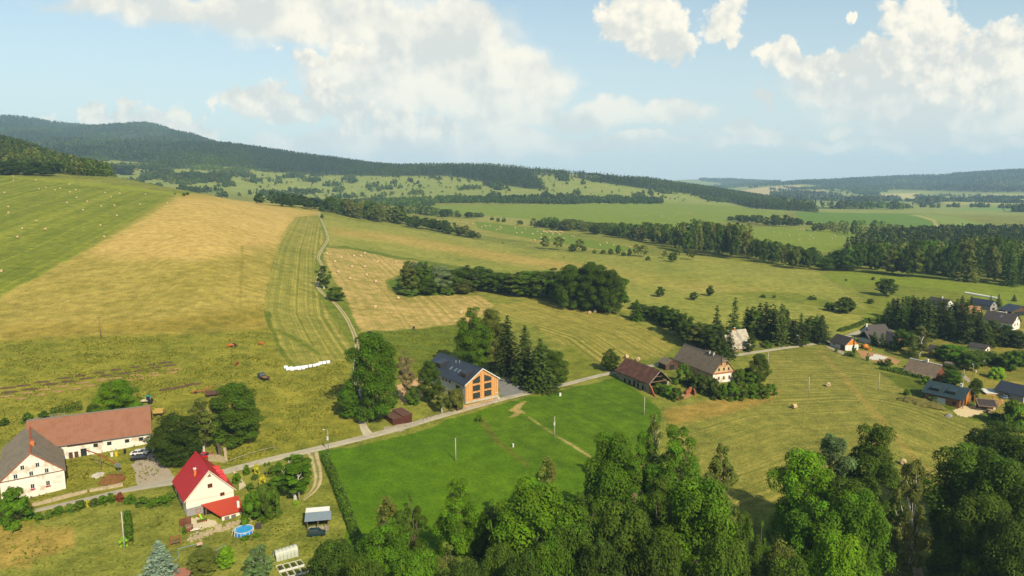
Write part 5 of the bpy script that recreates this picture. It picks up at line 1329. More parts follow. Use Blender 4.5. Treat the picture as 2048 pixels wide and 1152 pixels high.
# timber-clad apartment house
h = House('timber_clad_house', 'large new house with dark roof and orange timber gable full of windows', 'apartment house', 931, 807.5, 'L', 37.3, 13.0, 26, 6.4, 10.6, M['white'], R['anthra'], 0.55, 0.5)
gz = M['wood']
b = MB(); sl = h.sl; b.prism([(0.0, 0.62), (13.0, 0.62), (13.0, 6.3), (6.5, 10.45), (0.0, 6.3)], -0.08, -0.01); b.build('timber_cladding', gz, h.r)
h.panel('front', -0.04, 13.04, -3.4, 0.58, 0.01, 0.12, 'plinth', M['concrete'])
h.panel('front', 0, 13, -3.4, -0.35, 0.13, 0.2, 'plinth_base', M['frame_d'])
def glaz(u, z0, z1a, z1b, w):
    f = MB(); f.prism([(u - w / 2, z0), (u + w / 2, z0), (u + w / 2, z1b), (u - w / 2, z1a)], -0.16, -0.02); o = f.build('window', M['frame_d'], h.r)
    for k in range(3):
        a0 = u - w / 2 + .12 + k * (w - .12) / 3; a1 = a0 + (w - .12) / 3 - .12
        zz = lambda a: z1a + (z1b - z1a) * (a - u + w / 2) / w - 0.12
        g = MB(); g.prism([(a0, z0 + .12), (a1, z0 + .12), (a1, zz(a1)), (a0, zz(a0))], -0.19, -0.1); g.build('pane', mat('gable_glass', 56, 64, 66, 0.35, 0.35, 0.1, spec=0.7), o)
for u, s1 in ((4.25, 1), (8.75, -1)):
    glaz(u, 1.0, 2.95, 2.95, 2.8); glaz(u, 3.6, 5.45, 5.45, 2.8)
    if s1 > 0: glaz(u, 6.15, 7.25, 8.5, 2.8)
    else: glaz(u, 6.15, 8.5, 7.25, 2.8)
h.rakes(M['frame_w'], 'front', 0.3); h.ridge_cap(R['anthra'])
for u, z, w, hh in ((21.5, 3.9, 2.3, 2.2), (24.2, 1.4, 0.1, 0.1)): 
    if w > 1: h.window('left', u, z, w, hh, 'frame_d', bw=0.12)
for u in (12.5, 14.5, 16.6): h.window('left', u, 5.2, 1.1, 0.9, 'frame_d')
for u in (11.5, 13.3): h.window('left', u, 2.0, 1.0, 1.2, 'frame_d')
h.door('left', 16.2, 0.0, 1.1, 2.2, 'frame_d'); h.window('left', 21.6, 1.2, 1.9, 2.0, 'frame_d', bw=.12)
h.dormer(1.6, 3.6, 2.8, R['anthra'], 3.2, 1.5); h.dormer(1.6, 19.5, 3.4, R['anthra'], 3.4, 1.5)
for y in (8.2, 10.3, 13.2): h.skylight(3.0, y, 0.8, 1.2)
for (x, y) in ((5.6, 12), (5.2, 13.6)):
    b = MB(); b.tube([(x, y, h.z_roof(x) - .2), (x, y, h.z_roof(x) + .8)], 0.2, 8); b.build('vent_pipe', M['metal'], h.roof)
# brown garage, stepped
P = at(785.7, 850.7); r = empty('garage', P, math.radians(39), 'low brown metal garage in two stepped blocks beside the road', 'garage')
b = MB(); b.box(0, 3.2, 0, 5.2, -2, 1.75); b.box(3.22, 6.4, 0.02, 6.2, -2, 2.0); b.build('wall', R['garage'], r)
b = MB(); b.hexa([(-.15, -.2, 1.77), (3.2, -.2, 1.77), (3.2, 5.4, 2.0), (-.15, 5.4, 2.0), (-.15, -.2, 1.87), (3.2, -.2, 1.87), (3.2, 5.4, 2.1), (-.15, 5.4, 2.1)]); b.hexa([(3.21, -.2, 2.02), (6.6, -.2, 2.02), (6.6, 6.4, 2.3), (3.21, 6.4, 2.3), (3.21, -.2, 2.12), (6.6, -.2, 2.12), (6.6, 6.4, 2.4), (3.21, 6.4, 2.4)]); b.build('roof', mat('brown_roof_felt', 104, 70, 54, 0.12, 1.2, 0.7), r)
for x in (0.35, 3.6):
    b = MB(); b.box(x, x + 2.5, -0.05, 0.0, -0.3, 1.5); b.build('door', mat('brown_door', 84, 44, 32, 0.1, 2, 0.5), r)
b = MB(); b.box(-.1, 6.5, -.1, 6.1, -2, -0.42); b.build('foundation', M['concrete'], r)
# ruined barn with an open gable
P = at(1298, 787.5); r = empty('ruined_barn', P, math.radians(27), 'half ruined barn with red-brown tile roof and broken open gable', 'barn')
W_, L_ = 8.6, 19.0
b = MB(); b.box(0, .4, 0, L_, -3, 3.9); b.box(W_ - .4, W_, 3, L_, -3, 3.9); b.prism([(0.4, -3), (W_ - .4, -3), (W_ - .4, 3.9), (W_ / 2, 7.4), (.4, 3.9)], L_ - .4, L_); b.build('wall', M['ruinw'], r)
b = MB(); sl = 3.9 / (W_ / 2)
for sg in (-1, 1):
    xe = -.6 if sg < 0 else W_ + .6; a = [(xe, -.6, 3.42), (W_ / 2, -.6, 7.75), (W_ / 2, L_ + .5, 7.75), (xe, L_ + .5, 3.42)]; b.hexa(a + [(p, q, z + .2) for p, q, z in a])
rf = b.build('roof', R['ruin'], r)
b = MB()
for y in (0.3, 4.5, 9, 14):
    b.box(0.4, W_ - .4, y - .1, y + .1, 3.7, 3.95); b.tube([(0.2, y, 3.9), (W_ / 2, y, 7.5)], .09, 5); b.tube([(W_ - .2, y, 3.9), (W_ / 2, y, 7.5)], .09, 5); b.box(2.2, W_ - 2.2, y - .08, y + .08, 5.5, 5.66)
b.build('roof_truss', M['dull_timber'], r)
b = MB(); b.tube([(-.62, -.65, 3.5), (W_ / 2, -.65, 7.85)], .1, 5); b.tube([(W_ + .62, -.65, 3.5), (W_ / 2, -.65, 7.85)], .1, 5); b.build('verge_board', M['greyboard'], rf)
b = MB(); b.prism([(-7.5, -3.5), (0, -3.5), (0, 3.3), (-1.2, 2.2), (-2.4, .7), (-4.2, -.6), (-6.0, -1.4), (-7.5, -1.9)], 0.02, 0.4, 'x'); b.build('broken_wall', M['brick'], r)
b = MB(); b.box(W_ - .9, W_ - .02, -.2, 2.9, -3, 3.3); b.build('wall_stump', M['ruinw'], r)
for y in (3.5, 6.2, 8.4, 11, 14):
    b = MB(); b.box(-.05, .1, y - .5, y + .5, 0.4, 2.0 if y != 8.4 else 2.6); b.build('window', M['darkc'], r)
# grey farmhouse
h = House('grey_farmhouse', 'big weathered farmhouse with long grey-brown roof and peeling ochre gable', 'farmhouse', 1435, 765.5, 'L', 22, 9.6, 24, 3.7, 9.0, M['ochre'], R['farm'], 0.4, 0.3, shift=-2.2)
h.panel('front', 0.02, 9.58, -3.4, 3.2, 0.005, 0.03, 'white_render', mat('old_white_plaster', 232, 222, 200)); h.panel('front', 0, 9.6, 3.2, 3.75, 0.01, 0.06, 'brick_band', M['brick'])
for u in (3.6, 6.0): h.window('front', u, 6.9, 0.8, 1.0, 'frame_b', 'glass', False)
for u in (2.6, 4.8, 7.0): h.window('front', u, 4.9, 0.7, 1.0, 'frame_d')
for u in (2.6, 4.9, 7.4): h.window('front', u, 1.6, 0.85, 1.3, 'frame_b')
for y in (5.8, 8.2): h.chimney(4.5, y, 1.0, 0.7, 'concrete', 'gutter')
h.ridge_cap(M['gutter']); h.rakes(M['dull_timber'], 'front', .14)
b = MB(); a = [(3.6, -.36, 8.2), (6.0, -.36, 8.2), (4.8, 1.0, 9.3)]; b.poly([(3.3, -.7, 8.0), (6.3, -.7, 8.0), (4.8, 1.1, 9.42)]); b.poly([(3.3, -.7, 7.9), (4.8, 1.1, 9.3), (6.3, -.7, 7.9)]); b.build('hip', R['farm'], h.roof)
h = House('timber_shed', 'small dark timber shed between the ruined barn and the grey farmhouse', 'shed', 1331, 741, 'L', 20, 5.6, 5, 2.4, 3.9, M['darkwood'], R['farm'], 0.4)
h.door('front', 2.8, -1, 2.2, 3.0, 'dull' if 'dull' in M else 'glass')
# old pale-roofed house behind the spruces
h = House('old_house', 'old cottage with steep pale patchy roof half hidden by dark spruces', 'house', 1502, 700, 'L', 112, 8.6, 12, 2.4, 8.4, mat('sand_render', 212, 176, 120, 0.15, 0.8), R['pale'], 0.9, 0.3)
for u in (4, 7.5, 10): h.window('left', u, 1.2, 0.9, 1.0)
h.chimney(4.3, 6, 0.9, 0.6, 'orange_brick', 'white')
h.panel('left', 7.0, 9.4, -1, 1.9, -.05, .06, 'porch_opening', M['darkc'])  # solid dark panel with the porch shade put into its colour
# white house with orange gable at the road bend
h = House('small_house', 'small white house with dark roof and bright orange gable at the road bend', 'house', 1690, 702, 'L', 16, 7.0, 9.2, 2.5, 5.5, M['white'], R['dark'], 0.4, 0.2)
b = MB(); b.prism([(0.3, 2.55), (6.7, 2.55), (3.5, 5.2)], -.07, -.01); b.build('orange_gable', M['orangew'], h.r)
h.window('front', 4.3, 1.3, 1.0, 1.6, 'frame_d'); h.door('front', 2.4, -.3, 1.1, 2.2, 'frame_w'); h.panel('left', 6.4, 9.0, -.3, 2.1, 0.01, .06, 'garage_door', M['redwood']); h.window('left', 2.5, 1.6, 1.6, .5, 'frame_d')
b = MB(); b.tube([(4.2, -.35, 0.2), (4.2, -.35, 6.4)], .14, 8); b.build('flue_pipe', M['frame_d'], h.r)
# dark-roofed house group
h = House('dark_roof_house', 'white house with two joined dark roofs and a cross gable behind garden trees', 'house', 1786, 694, 'L', 14, 7.6, 9, 2.4, 5.6, M['white'], R['dark'], 0.5, zoff=-.3)
h.window('front', 2.5, 1.4, 1.1, 1.2, 'frame_d'); h.window('front', 5.2, 1.4, 1.1, 1.2, 'frame_d'); b = MB(); b.prism([(0.5, 2.5), (7.1, 2.5), (3.8, 5.2)], -.06, -.01); b.build('gable_boards', M['redwood'], h.r)
b = MB(); b.box(-7.5, 6, 5.5, 12.5, -3, 2.6); b.build('wing_wall', M['white'], h.r)
b = MB()
for y0, y1 in ((4.9, 9.0), (13.1, 9.0)):
    a = [(-8, y0, 2.3), (7, y0, 2.3), (7, y1, 6.0), (-8, y1, 6.0)]; b.hexa(a + [(p, q, z + .2) for p, q, z in a])
b.build('wing_roof', R['dark'], h.r)
b = MB(); b.box(-1, 9, 12.6, 19, -3, 4.2); b.prism([(12.6, 4.2), (19, 4.2), (15.8, 7.0)], -1, 9, 'x'); b.build('wing_wall', M['white'], h.r)
b = MB()
for y0, y1 in ((12.1, 15.8), (19.5, 15.8)):
    a = [(-1.5, y0, 3.85), (9.6, y0, 3.85), (9.6, y1, 7.1), (-1.5, y1, 7.1)]; b.hexa(a + [(p, q, z + .2) for p, q, z in a])
b.build('wing_roof', R['dark'], h.r)
b = MB(); b.prism([(12.9, 4.25), (18.7, 4.25), (15.8, 6.8)], 9.0, 9.07, 'x'); b.build('gable_boards', M['orangew'], h.r)
b = MB(); b.box(-1.6, -.9, 15, 15.7, 4, 8.0); b.build('chimney', M['white'], h.r)
# grey cottage
h = House('cottage', 'grey-roofed cottage with red-brown board gable and hedge along its side', 'cottage', 1870, 762, 'L', 29.5, 6.6, 11.6, 1.9, 5.6, M['redwood'], R['cottage'], 0.7, 0.3)
h.window('front', 2.0, .9, .8, .8, 'frame_b'); h.window('front', 4.5, .9, .8, .8, 'frame_b'); h.panel('front', -.05, 6.65, 1.75, 1.95, .01, .09, 'gable_beam', M['timber']); h.ridge_cap(M['frame_w']); h.chimney(3.3, 5.2, .9, .7, 'white', 'white')
b = MB(); a = [(-1.9, 0.2, .9), (-.4, .2, 1.55), (-.4, 9.5, 1.55), (-1.9, 9.5, .9)]; b.hexa(a + [(p, q, z + .12) for p, q, z in a]); b.build('porch_roof', R['cottage'], h.r)
for y in (.5, 4.8, 9.2):
    b = MB(); b.box(-1.8, -1.65, y - .08, y + .08, -2, .95); b.build('post', M['dull_timber'], h.r)
h.panel('left', 0.5, 11.2, -2, 1.6, .005, .03, 'shaded_logs', M['darkwood'])  # dark panel puts the shade under the porch roof into wall colour
# log house
h = House('log_house', 'log house with dark green roof, two shed dormers and timber deck', 'house', 1918, 816.7, 'L', 38, 10.5, 10.6, 3.1, 6.0, M['logs'], R['green'], 0.5, 1.2)
h.panel('left', 2.0, 6.4, -.9, 2.2, .01, .08, 'white_panel', M['frame_w']); h.window('left', 3.2, .9, .8, 1.0, 'frame_d'); h.window('left', 5.0, 1.2, .8, .7, 'frame_d'); h.window('left', 9.1, 1.3, 1.1, 1.1, 'frame_d')
h.dormer(1.1, 3.0, 2.4, R['green'], 2.4, .9); h.dormer(1.1, 8.0, 2.4, R['green'], 2.4, .9)
h.panel('front', 1.0, 4.0, -.3, 2.3, .02, .08, 'glass_door', M['glass']); h.panel('front', 4.4, 6.3, -.2, 5.0, .02, .5, 'timber_tower', M['orangew']); h.window('front', 7.6, 1.4, 1.6, 1.8, 'frame_b'); h.chimney(5.3, 1.6, .9, .7, 'white', 'frame_w')
for x in (.2, 5.2, 10.2):
    b = MB(); b.box(x, x + .2, -1.1, -.9, -2, h.h - abs(x - 5.25) * h.sl - .1); b.build('post', M['timber'], h.r)
b = MB(); b.box(0.2, 8.6, -6.0, -1.3, -1.2, -.35); b.build('deck', board_mat('deck_boards', 150, 136, 116, .2, 0), h.r)
# solar shed next to it
P = at(1957, 822); r = empty('solar_shed', P, math.radians(-18), 'open shed with solar panels on its roof beside the log house', 'shed')
b = MB()
for x in (0.1, 2.5, 5.0):
    for y in (0.1, 2.9): b.box(x - .08, x + .08, y - .08, y + .08, -2, 1.9 if y < 1 else 2.9)
b.build('post', M['dull_timber'], r)
b = MB(); b.box(0, 5.1, 2.85, 2.95, -2, 2.8); b.build('board_wall', M['darkwood'], r)
b = MB(); a = [(-.3, -.5, 1.8), (5.4, -.5, 1.8), (5.4, 3.4, 3.4), (-.3, 3.4, 3.4)]; b.hexa(a + [(p, q, z + .12) for p, q, z in a]); rf = b.build('roof', M['dull_timber'], r)
for k in range(4):
    x = .05 + k * 1.3; b = MB(); a = [(x, -.2, 2.07), (x + 1.15, -.2, 2.07), (x + 1.15, 2.9, 3.34), (x, 2.9, 3.34)]; b.hexa(a + [(p, q, z + .05) for p, q, z in a]); b.build('solar_panel', mat('solar_cell', 70, 58, 52, .15, 2, .25, spec=.6), rf)
# white house with dark roof at the right edge
h = House('white_house', 'white house with big dark roof and small gable windows at the right edge', 'house', 2024, 661, 'L', 33, 8.4, 13, 4.0, 7.6, M['white'], R['dark'], .6, .5)
for u in (2.6, 5.6): h.window('front', u, 5.2, .9, 1.0, 'frame_b'); h.window('front', u, 2.6, .9, 1.1, 'frame_b')
h.skylight(2.2, 6, .9, 1.2); h.chimney(4.2, 5, .8, .6, 'white', 'tile_red')
h = House('tan_roof_house', 'wooden house with tan tile roof half hidden behind the dark spruces', 'house', 1952, 640, 'L', 40, 8, 9, 3.2, 6.8, M['logs'], R['tan'], .5)
b = MB(); b.prism([(.4, 3.3), (7.6, 3.3), (4, 6.4)], -.06, -.01); b.build('gable_boards', M['wood'], h.r); h.window('front', 3, 4.4, .9, .9, 'frame_w'); h.window('front', 5, 4.4, .9, .9, 'frame_w'); h.window('front', 4, 1.5, 2.4, 1.4, 'frame_w')
h = House('grey_house', 'grey gabled house with anthracite roof on the meadow edge behind the tan roof', 'house', 1980, 622, 'L', 26, 6.4, 12, 3.0, 5.6, M['greyw'], R['anthra'], .3)
h.window('front', 3.2, 3.4, 1.0, 1.0, 'frame_d'); h.window('front', 3.2, 1.0, 2.4, 1.3, 'frame_d')
h = House('house', 'white house with grey roof only partly seen above the spruce plantation', 'house', 1890, 622, 'L', 20, 7, 12, 3.6, 6.2, M['white'], R['dark'], .4)
h.window('front', 3.5, 4.2, .9, .9, 'frame_d'); h.window('front', 3.5, 1.4, 1.8, 1.1, 'frame_d'); h.chimney(3.4, 5, .8, .6, 'white', 'white')
h = House('low_dark_house', 'low dark building with flat-pitched roof at the upper right edge', 'house', 2022, 632, 'L', 12, 14, 8, 2.4, 5.2, M['darkwood'], R['anthra'], .5)
h.panel('front', 2, 9, .1, 2.2, .01, .06, 'window_band', M['glass']); h.window('front', 11.5, 1.2, 1.4, 1.2, 'frame_d')
b = MB(); b.box(-7, -.2, 2, 6, -2, 1.7); b.build('concrete_wall', M['concrete'], h.r)
h = House('garden_hut', 'small hut with low dark roof among the green bushes at right', 'hut', 1970, 704, 'L', 30, 4.2, 6.6, 1.5, 2.7, M['plaster'], R['dark'], .5)
h.door('front', 2.1, -.5, 1.0, 1.7, 'darkwood')
h = House('garden_cabin', 'small grey-roofed cabin right of the tall pale birch', 'cabin', 1875, 708, 'L', 30, 3.6, 4.2, 1.6, 3.0, M['plaster'], R['dark'], .4)
h.window('front', 1.8, .7, .9, .8, 'frame_d')
h = House('white_hut', 'tiny white hut behind the round dark tree by the grey cottage', 'hut', 1901, 737, 'L', 25, 2.6, 2.6, 1.7, 2.2, M['white'], R['farm'], .2)
h.door('front', 1.3, -.5, .8, 1.8, 'frame_d')
h = House('grey_roof_house', 'grey-roofed building cut by the right picture edge', 'house', 2046, 806, 'L', 28, 8, 9, 2.4, 5.0, M['greyw'], R['anthra'], .4)
h.window('front', 4, 1.2, 1.4, 1.2, 'frame_d'); h.window('left', 4, 1.2, 1.2, 1.0, 'frame_d')
# unfinished building: white slab on low walls
P = at(1972, 790); r = empty('building_shell', P, math.radians(-12), 'unfinished building with flat white slab and low timber walls', 'building')
b = MB(); b.box(0, 5.8, 0, 5.6, -1.5, .6); b.build('wall', M['timber'], r); b = MB(); b.box(-.2, 6.0, -.2, 5.8, .62, .82); b.build('slab', M['white'], r)
b = MB(); b.box(5.3, 6.05, -.25, 5.85, .84, 1.15); b.build('parapet', M['timber'], r)

# ------------------------------------------------------------------ hay bales
STRAW = mat('straw', 206, 180, 134, 0.25, 2.5, 0.95, stain=(176, 148, 96, .5)); WRAP = mat('white_silage_film', 240, 242, 242, 0.06, 1.0, 0.4, k=.62)
def bale_mesh(name, r, w, m):
    b = MB(); n = 18; prof = [(0.0, -w / 2), (r * .35, -w / 2 + .03), (r * .4, -w / 2), (r * .9, -w / 2), (r * .98, -w / 2 + .08), (r, -w * .2), (r * .985, 0), (r, w * .2), (r * .98, w / 2 - .08), (r * .9, w / 2), (r * .4, w / 2), (r * .35, w / 2 - .03), (0.0, w / 2)]
    b.lathe(prof, n, 0, (0, 0, r * .96), 'x'); o = b.build(name, m, None, True); return o
B0 = bale_mesh('hay_bale', 0.78, 1.35, STRAW); W0 = bale_mesh('wrapped_bale', 0.62, 1.15, WRAP)
USED = {}
def place(src, P, rz, label, cat, group=None, sc=1.0, tilt=None):
    o = src if src.name not in USED else src.copy()
    if src.name in USED: COL.objects.link(o)
    USED[src.name] = 1
    o.location = P; o.rotation_euler = (tilt or (0, 0))[0:1] + ((tilt or (0, 0))[1], rz) if tilt else (0, 0, rz); o.scale = (sc, sc, sc)
    tag(o, label, cat)
    if group: o['group'] = group
    elif 'group' in o: del o['group']
    return o
def bales(pts, zx, zy, ox, oy, label, group, sc=1.0, ymin=62, src=None):
    for (x, y) in pts: place(src or B0, at(ox + x / zx, oy + (y + 4) / zy, ymin), rnd(0, 3.14), label, 'bale', group, sc * rnd(.92, 1.08))
bales([(105,522),(108,555),(282,554),(548,586),(361,611),(308,623),(475,618),(433,632),(597,631),(550,648),(37,652),(829,653),(943,657),(1146,664),(605,692),(876,687),(690,722),(527,732),(65,763),(799,758),(902,752),(1103,744),(1318,735),(69,811),(655,789),(922,834),(290,875),(175,937),(360,941),(792,910),(140,1003),(823,1002),(12,1272)],
      3.938, 3.938, 0, 220, 'round hay bale on the striped green hillside field at left', 'bales on the left hillside field', .8)
bales([(591,341),(700,372),(798,357),(855,357),(880,333),(652,403),(784,438),(884,441),(983,398),(1119,404),(678,481),(895,506),(771,532),(965,557),(1140,683),(963,750),(1622,793)], 3.84, 3.84, 500, 420, 'round hay bale on the tan hay field right of the track', 'bales on the middle hay field', 1.1)
g = [(100,573),(60,596),(128,594),(78,645),(127,625),(127,652),(223,597),(278,598),(374,610),(392,616),(198,626),(312,633),(600,683),(657,668),(711,685),(840,702)] + [(146 + k * 11, 573 + (k % 4) * 3) for k in range(15)]
bales(g, 4.016, 4.016, 1050, 320, 'hay bale on the narrow green meadow in the middle distance', 'bales on the narrow green meadow', 1.1)
bales([(1283,543),(1393,553),(1447,556),(1420,558),(1468,568),(1484,570),(1519,572),(1582,594),(1601,583),(1610,586),(1637,586),(1682,613),(1707,593),(1716,600),(1703,610),(1809,598),(1820,635),(1857,632),(1880,605),(1930,642),(1943,685),(1985,667)], 3.413, 3.413, 500, 280, 'hay bale on the narrow green meadow in the middle distance', 'bales on the narrow green meadow', 1.1)
bales([(605,428),(567,460),(545,448),(355,452),(45,455),(920,440),(972,443),(1095,447),(1100,460),(1158,471),(1192,448),(1218,434),(1233,415),(1308,428),(1318,426),(1343,443),(1470,440),(1497,453),(1535,480),(1120,508),(1612,422)], 4.016, 4.016, 1050, 320, 'far hay bale on the smooth green field below the far slope', 'bales on the far green field', 1.1)
bales([(100,525),(147,508),(176,537),(204,510),(223,552),(294,565),(352,519),(375,518),(363,565),(367,601),(395,518),(420,524),(432,524),(447,566),(443,601),(472,583),(484,536),(512,524),(527,526),(610,587),(635,570),(697,577),(760,537),(824,541),(990,555),(1012,560),(1018,566)], 3.737, 3.737, 1500, 320, 'hay bale on the striped green meadow behind the valley belt', 'bales on the striped right meadow', 1.1)
for x, y, lab in [(1588, 817, 'hay bale in the middle of the right mown field'), (1656, 773, 'hay bale high on the right mown field between two poles'), (1806, 929, 'hay bale by the tall trees at the foot of the right mown field'), (1253, 717, 'left hay bale behind the ruined barn roof'), (1276, 722, 'right hay bale behind the ruined barn roof'), (1190, 625, 'hay bale beside the right end of the wood island'), (1179, 628, 'second hay bale at the wood island, slightly left')]:
    place(B0, at(x, y), rnd(0.2, 1.2), lab, 'bale', None, 1.05)
for k, (x, y) in enumerate([(1103,452),(1125,470),(1165,462),(1175,474),(1213,462),(1250,455),(1257,465),(1297,452),(1305,458),(1340,442),(1385,434),(1432,428),(1470,418),(1503,404),(1547,397),(1590,390)]):
    place(W0, at(380 + x / 5.76, 660 + y / 5.76), 0.5 + rnd(-.2, .2), 'white film-wrapped bale in the row below the mown strip', 'wrapped bale', 'white wrapped bales below the mown strip', rnd(.95, 1.08))
for k in range(22):
    f = k / 21; place(W0, at(1931 + 63 * f, 587 + 11 * f), 0.9, 'white film-wrapped bale in the long row on the meadow above the hamlet', 'wrapped bale', 'white wrapped bales above the hamlet', .95)

# ------------------------------------------------------------------ poles and lamps
def pole(x, base, top, label, m='concrete', arm=False, lamp=False, name='utility_pole', box=False):
    P = at(x, base); _, t = ray(x, top); h = HC + float(t) * P.y - P.z
    r = empty(name, P, rnd(-.3, .3), label, 'pole' if not lamp else 'lamp')
    b = MB(); r0 = 0.15 if not lamp else .08
    b.tube([(0, 0, -.6), (0, 0, h * .5), (0, 0, h)], [r0, r0 * .82, r0 * .62], 8); b.build('post', M[m], r, True)
    if arm:
        b = MB(); b.box(-.75, .75, -.05, .05, h - .25, h - .12); b.build('crossarm', M['dull_timber'], r)
        for q in (-.65, 0, .65):
            b = MB(); b.lathe([(.05, 0), (.08, .06), (.05, .12), (.08, .17), (.0, .24)], 8, 0, (q, 0, h - .12)); b.build('insulator', M['gutter'], r)
    elif not lamp:
        b = MB(); b.box(-.28, .28, -.04, .04, h - .3, h - .22); b.build('bracket', M['gutter'], r)
        for q in (-.22, .22):
            b = MB(); b.lathe([(.04, 0), (.06, .06), (.0, .14)], 6, 0, (q, 0, h - .22)); b.build('insulator', M['frame_w'], r)
    if lamp:
        b = MB(); b.tube([(0, 0, h - .1), (-.2, -.1, h + .1), (-.8, -.3, h + .12)], .04, 6); b.build('lamp_arm', M['metal'], r)
        b = MB(); b.box(-1.15, -.7, -.45, -.2, h + .05, h + .2); b.build('lamp_head', M['frame_w'], r)
    if box:
        b = MB(); b.box(-.22, .22, -.3, -.12, h * .55, h * .72); b.build('junction_box', M['frame_w'], r)
    return r
pole(249, 1095, 1023, 'leaning concrete pole beside the narrow hedge on the lower left lawn')
pole(598.6, 1001, 949, 'concrete pole in the garden next to the weeping birch')
pole(911.5, 922, 876, 'bare concrete pole in the middle of the sown green field')
pole(1109, 872, 833, 'concrete pole on the dirt line of the green field', box=True)
pole(1288.5, 830, 794, 'pole at the edge between green field and mown field'); pole(1427, 796, 763, 'pole in front of the bushes of the grey farmhouse')
pole(1617, 786, 754, 'pole on the right mown field left of two'); pole(1757, 779, 746, 'pole on the right mown field near the cottage hedge')
pole(1925.5, 770, 739, 'pole between the cottage and the log house'); pole(1536, 728, 705, 'thin pole at the upper edge of the right mown field')
pole(2010, 741, 724, 'short pole on the mown lawn at the right edge', 'dull_timber')
pole(202, 680, 634, 'wooden pole with crossarm at the foot of the golden field', 'dull_timber', arm=True)
pole(680, 667, 628, 'wooden pole with crossarm beside the field track', 'dull_timber', arm=True)
pole(657, 904, 860, 'street lamp with white boxes beside the village road', 'metal', lamp=True, name='street_lamp', box=True)
pole(1597, 692, 671, 'street lamp at the foot of the roadside conifers', 'metal', lamp=True, name='street_lamp'); pole(1945, 754, 728, 'street lamp in the hamlet beside the round dark tree', 'metal', lamp=True, name='street_lamp')
pole(998, 815, 785, 'short lamp with white box in front of the timber-clad house', 'metal', lamp=True, name='street_lamp', box=True)
def cabinet(x, y, w, h, label):
    r = empty('utility_cabinet', at(x, y), .5, label, 'cabinet'); b = MB(); b.box(-w / 2, w / 2, -.2, .2, -.2, h); b.build('housing', M['frame_w'], r, bevel=.02)
    b = MB(); b.box(-w / 2 - .04, w / 2 + .04, -.25, .25, h + .01, h + .08); b.build('lid', M['frame_w'], r)
    b = MB(); b.box(-w / 2 + .06, w / 2 - .06, -.225, -.205, .1, h - .1); b.build('door', M['frame_w'], r)
cabinet(1120, 792, .75, 1.0, 'white utility cabinet beside the road on the green field'); cabinet(1026, 894, .4, .9, 'slim white utility cabinet in the weed strip of the green field'); cabinet(1951, 0 + 745, .5, .8, 'small white cabinet by the hamlet street lamp')

# ------------------------------------------------------------------ vehicles
TYRE = mat('tyre_rubber', 34, 33, 32, .1, 3, .9); RIM = mat('wheel_rim', 150, 150, 152, .1, 3, .4, .6)
def paint(n, r, g, b): return mat(n, r, g, b, .03, 1, .22, 0, spec=.6)
def wheel(root, x, y, r, w=.2):
    b = MB(); b.lathe([(r * .6, -w / 2), (r * .93, -w / 2), (r, -w / 4), (r, w / 4), (r * .93, w / 2), (r * .6, w / 2)], 16)
    o = b.build('wheel', TYRE, root, True); o.location = (x, y, r); o.rotation_euler = (math.pi / 2, 0, 0)
    b = MB(); b.lathe([(0, -w * .3), (r * .62, -w * .42), (r * .62, w * .42), (0, w * .3)], 12); b.build('rim', RIM, o)
def car(px, py, deg, pm, label, suv=False, sc=.86, wagon=False):
    r = empty('parked_car', at(px, py), math.radians(deg), label, 'car'); r.scale = (sc,) * 3
    H = 1.68 if suv else 1.44; hb = .95 if suv else .86
    def hull(prof, hw_b, hw_t, zt0, zt1):   # sides lean inwards with height
        V = [(x, sg * (hw_b + (hw_t - hw_b) * (z - zt0) / (zt1 - zt0)), z) for sg in (-1, 1) for x, z in prof]; n = len(prof)
        return V, [list(range(n))[::-1], list(range(n, 2 * n))] + [[k, (k + 1) % n, n + (k + 1) % n, n + k] for k in range(n)]
    low = [(-2.12, .3), (2.1, .3), (2.2, .45), (2.17, .66), (2.0, .76), (1.05, hb), (-1.9 if not (suv or wagon) else -2.0, hb + .02), (-2.18, .8), (-2.2, .45)]
    b = MB(); b.v, b.f = hull(low, .88, .84, .3, hb); b.m = [0] * len(b.f); b.build('body', pm, r, bevel=.03)
    tail = -2.0 if (suv or wagon) else -1.75
    gl = [(1.1, hb), (.35, H - .08), (-1.0 if not (suv or wagon) else -1.7, H - .08), (tail, hb)]
    b = MB(); b.v, b.f = hull(gl, .82, .66, hb, H); b.m = [0] * len(b.f); b.build('window', M['glass'], r)
    b = MB(); b.v, b.f = hull([(.45, H - .1), (.3, H), (-.95 if not (suv or wagon) else -1.65, H), (-1.12 if not (suv or wagon) else -1.8, H - .1)], .69, .64, H - .1, H); b.m = [0] * len(b.f); b.build('roof', pm, r)
    for x in (-.15,):
        for sg in (-1, 1):
            b = MB(); b.hexa([(x - .05, sg * .825, hb), (x + .05, sg * .825, hb), (x + .05, sg * .80, hb), (x - .05, sg * .80, hb), (x - .05, sg * .69, H - .08), (x + .05, sg * .69, H - .08), (x + .05, sg * .66, H - .08), (x - .05, sg * .66, H - .08)]); b.build('pillar', pm, r)
    for x in (-1.35, 1.35):
        for sg in (-1, 1): wheel(r, x, sg * .8, .33 if not suv else .37)
    for sg in (-1, 1):
        b = MB(); b.box(2.1, 2.2, sg * .6 - .17, sg * .6 + .17, .58, .72); b.build('headlight', M['frame_w'], r)
        b = MB(); b.box(-2.2, -2.13, sg * .66 - .14, sg * .66 + .14, .6, .8); b.build('tail_light', mat('tail_light_red', 190, 30, 26, .05), r)
        b = MB(); b.box(.75, .92, sg * .92 - .08, sg * .92 + .08, hb, hb + .12); b.build('mirror', pm, r)
    return r
car(280, 919, 14, paint('black_paint', 34, 36, 44), 'black car parked in front of the white car by the barn', sc=.92)
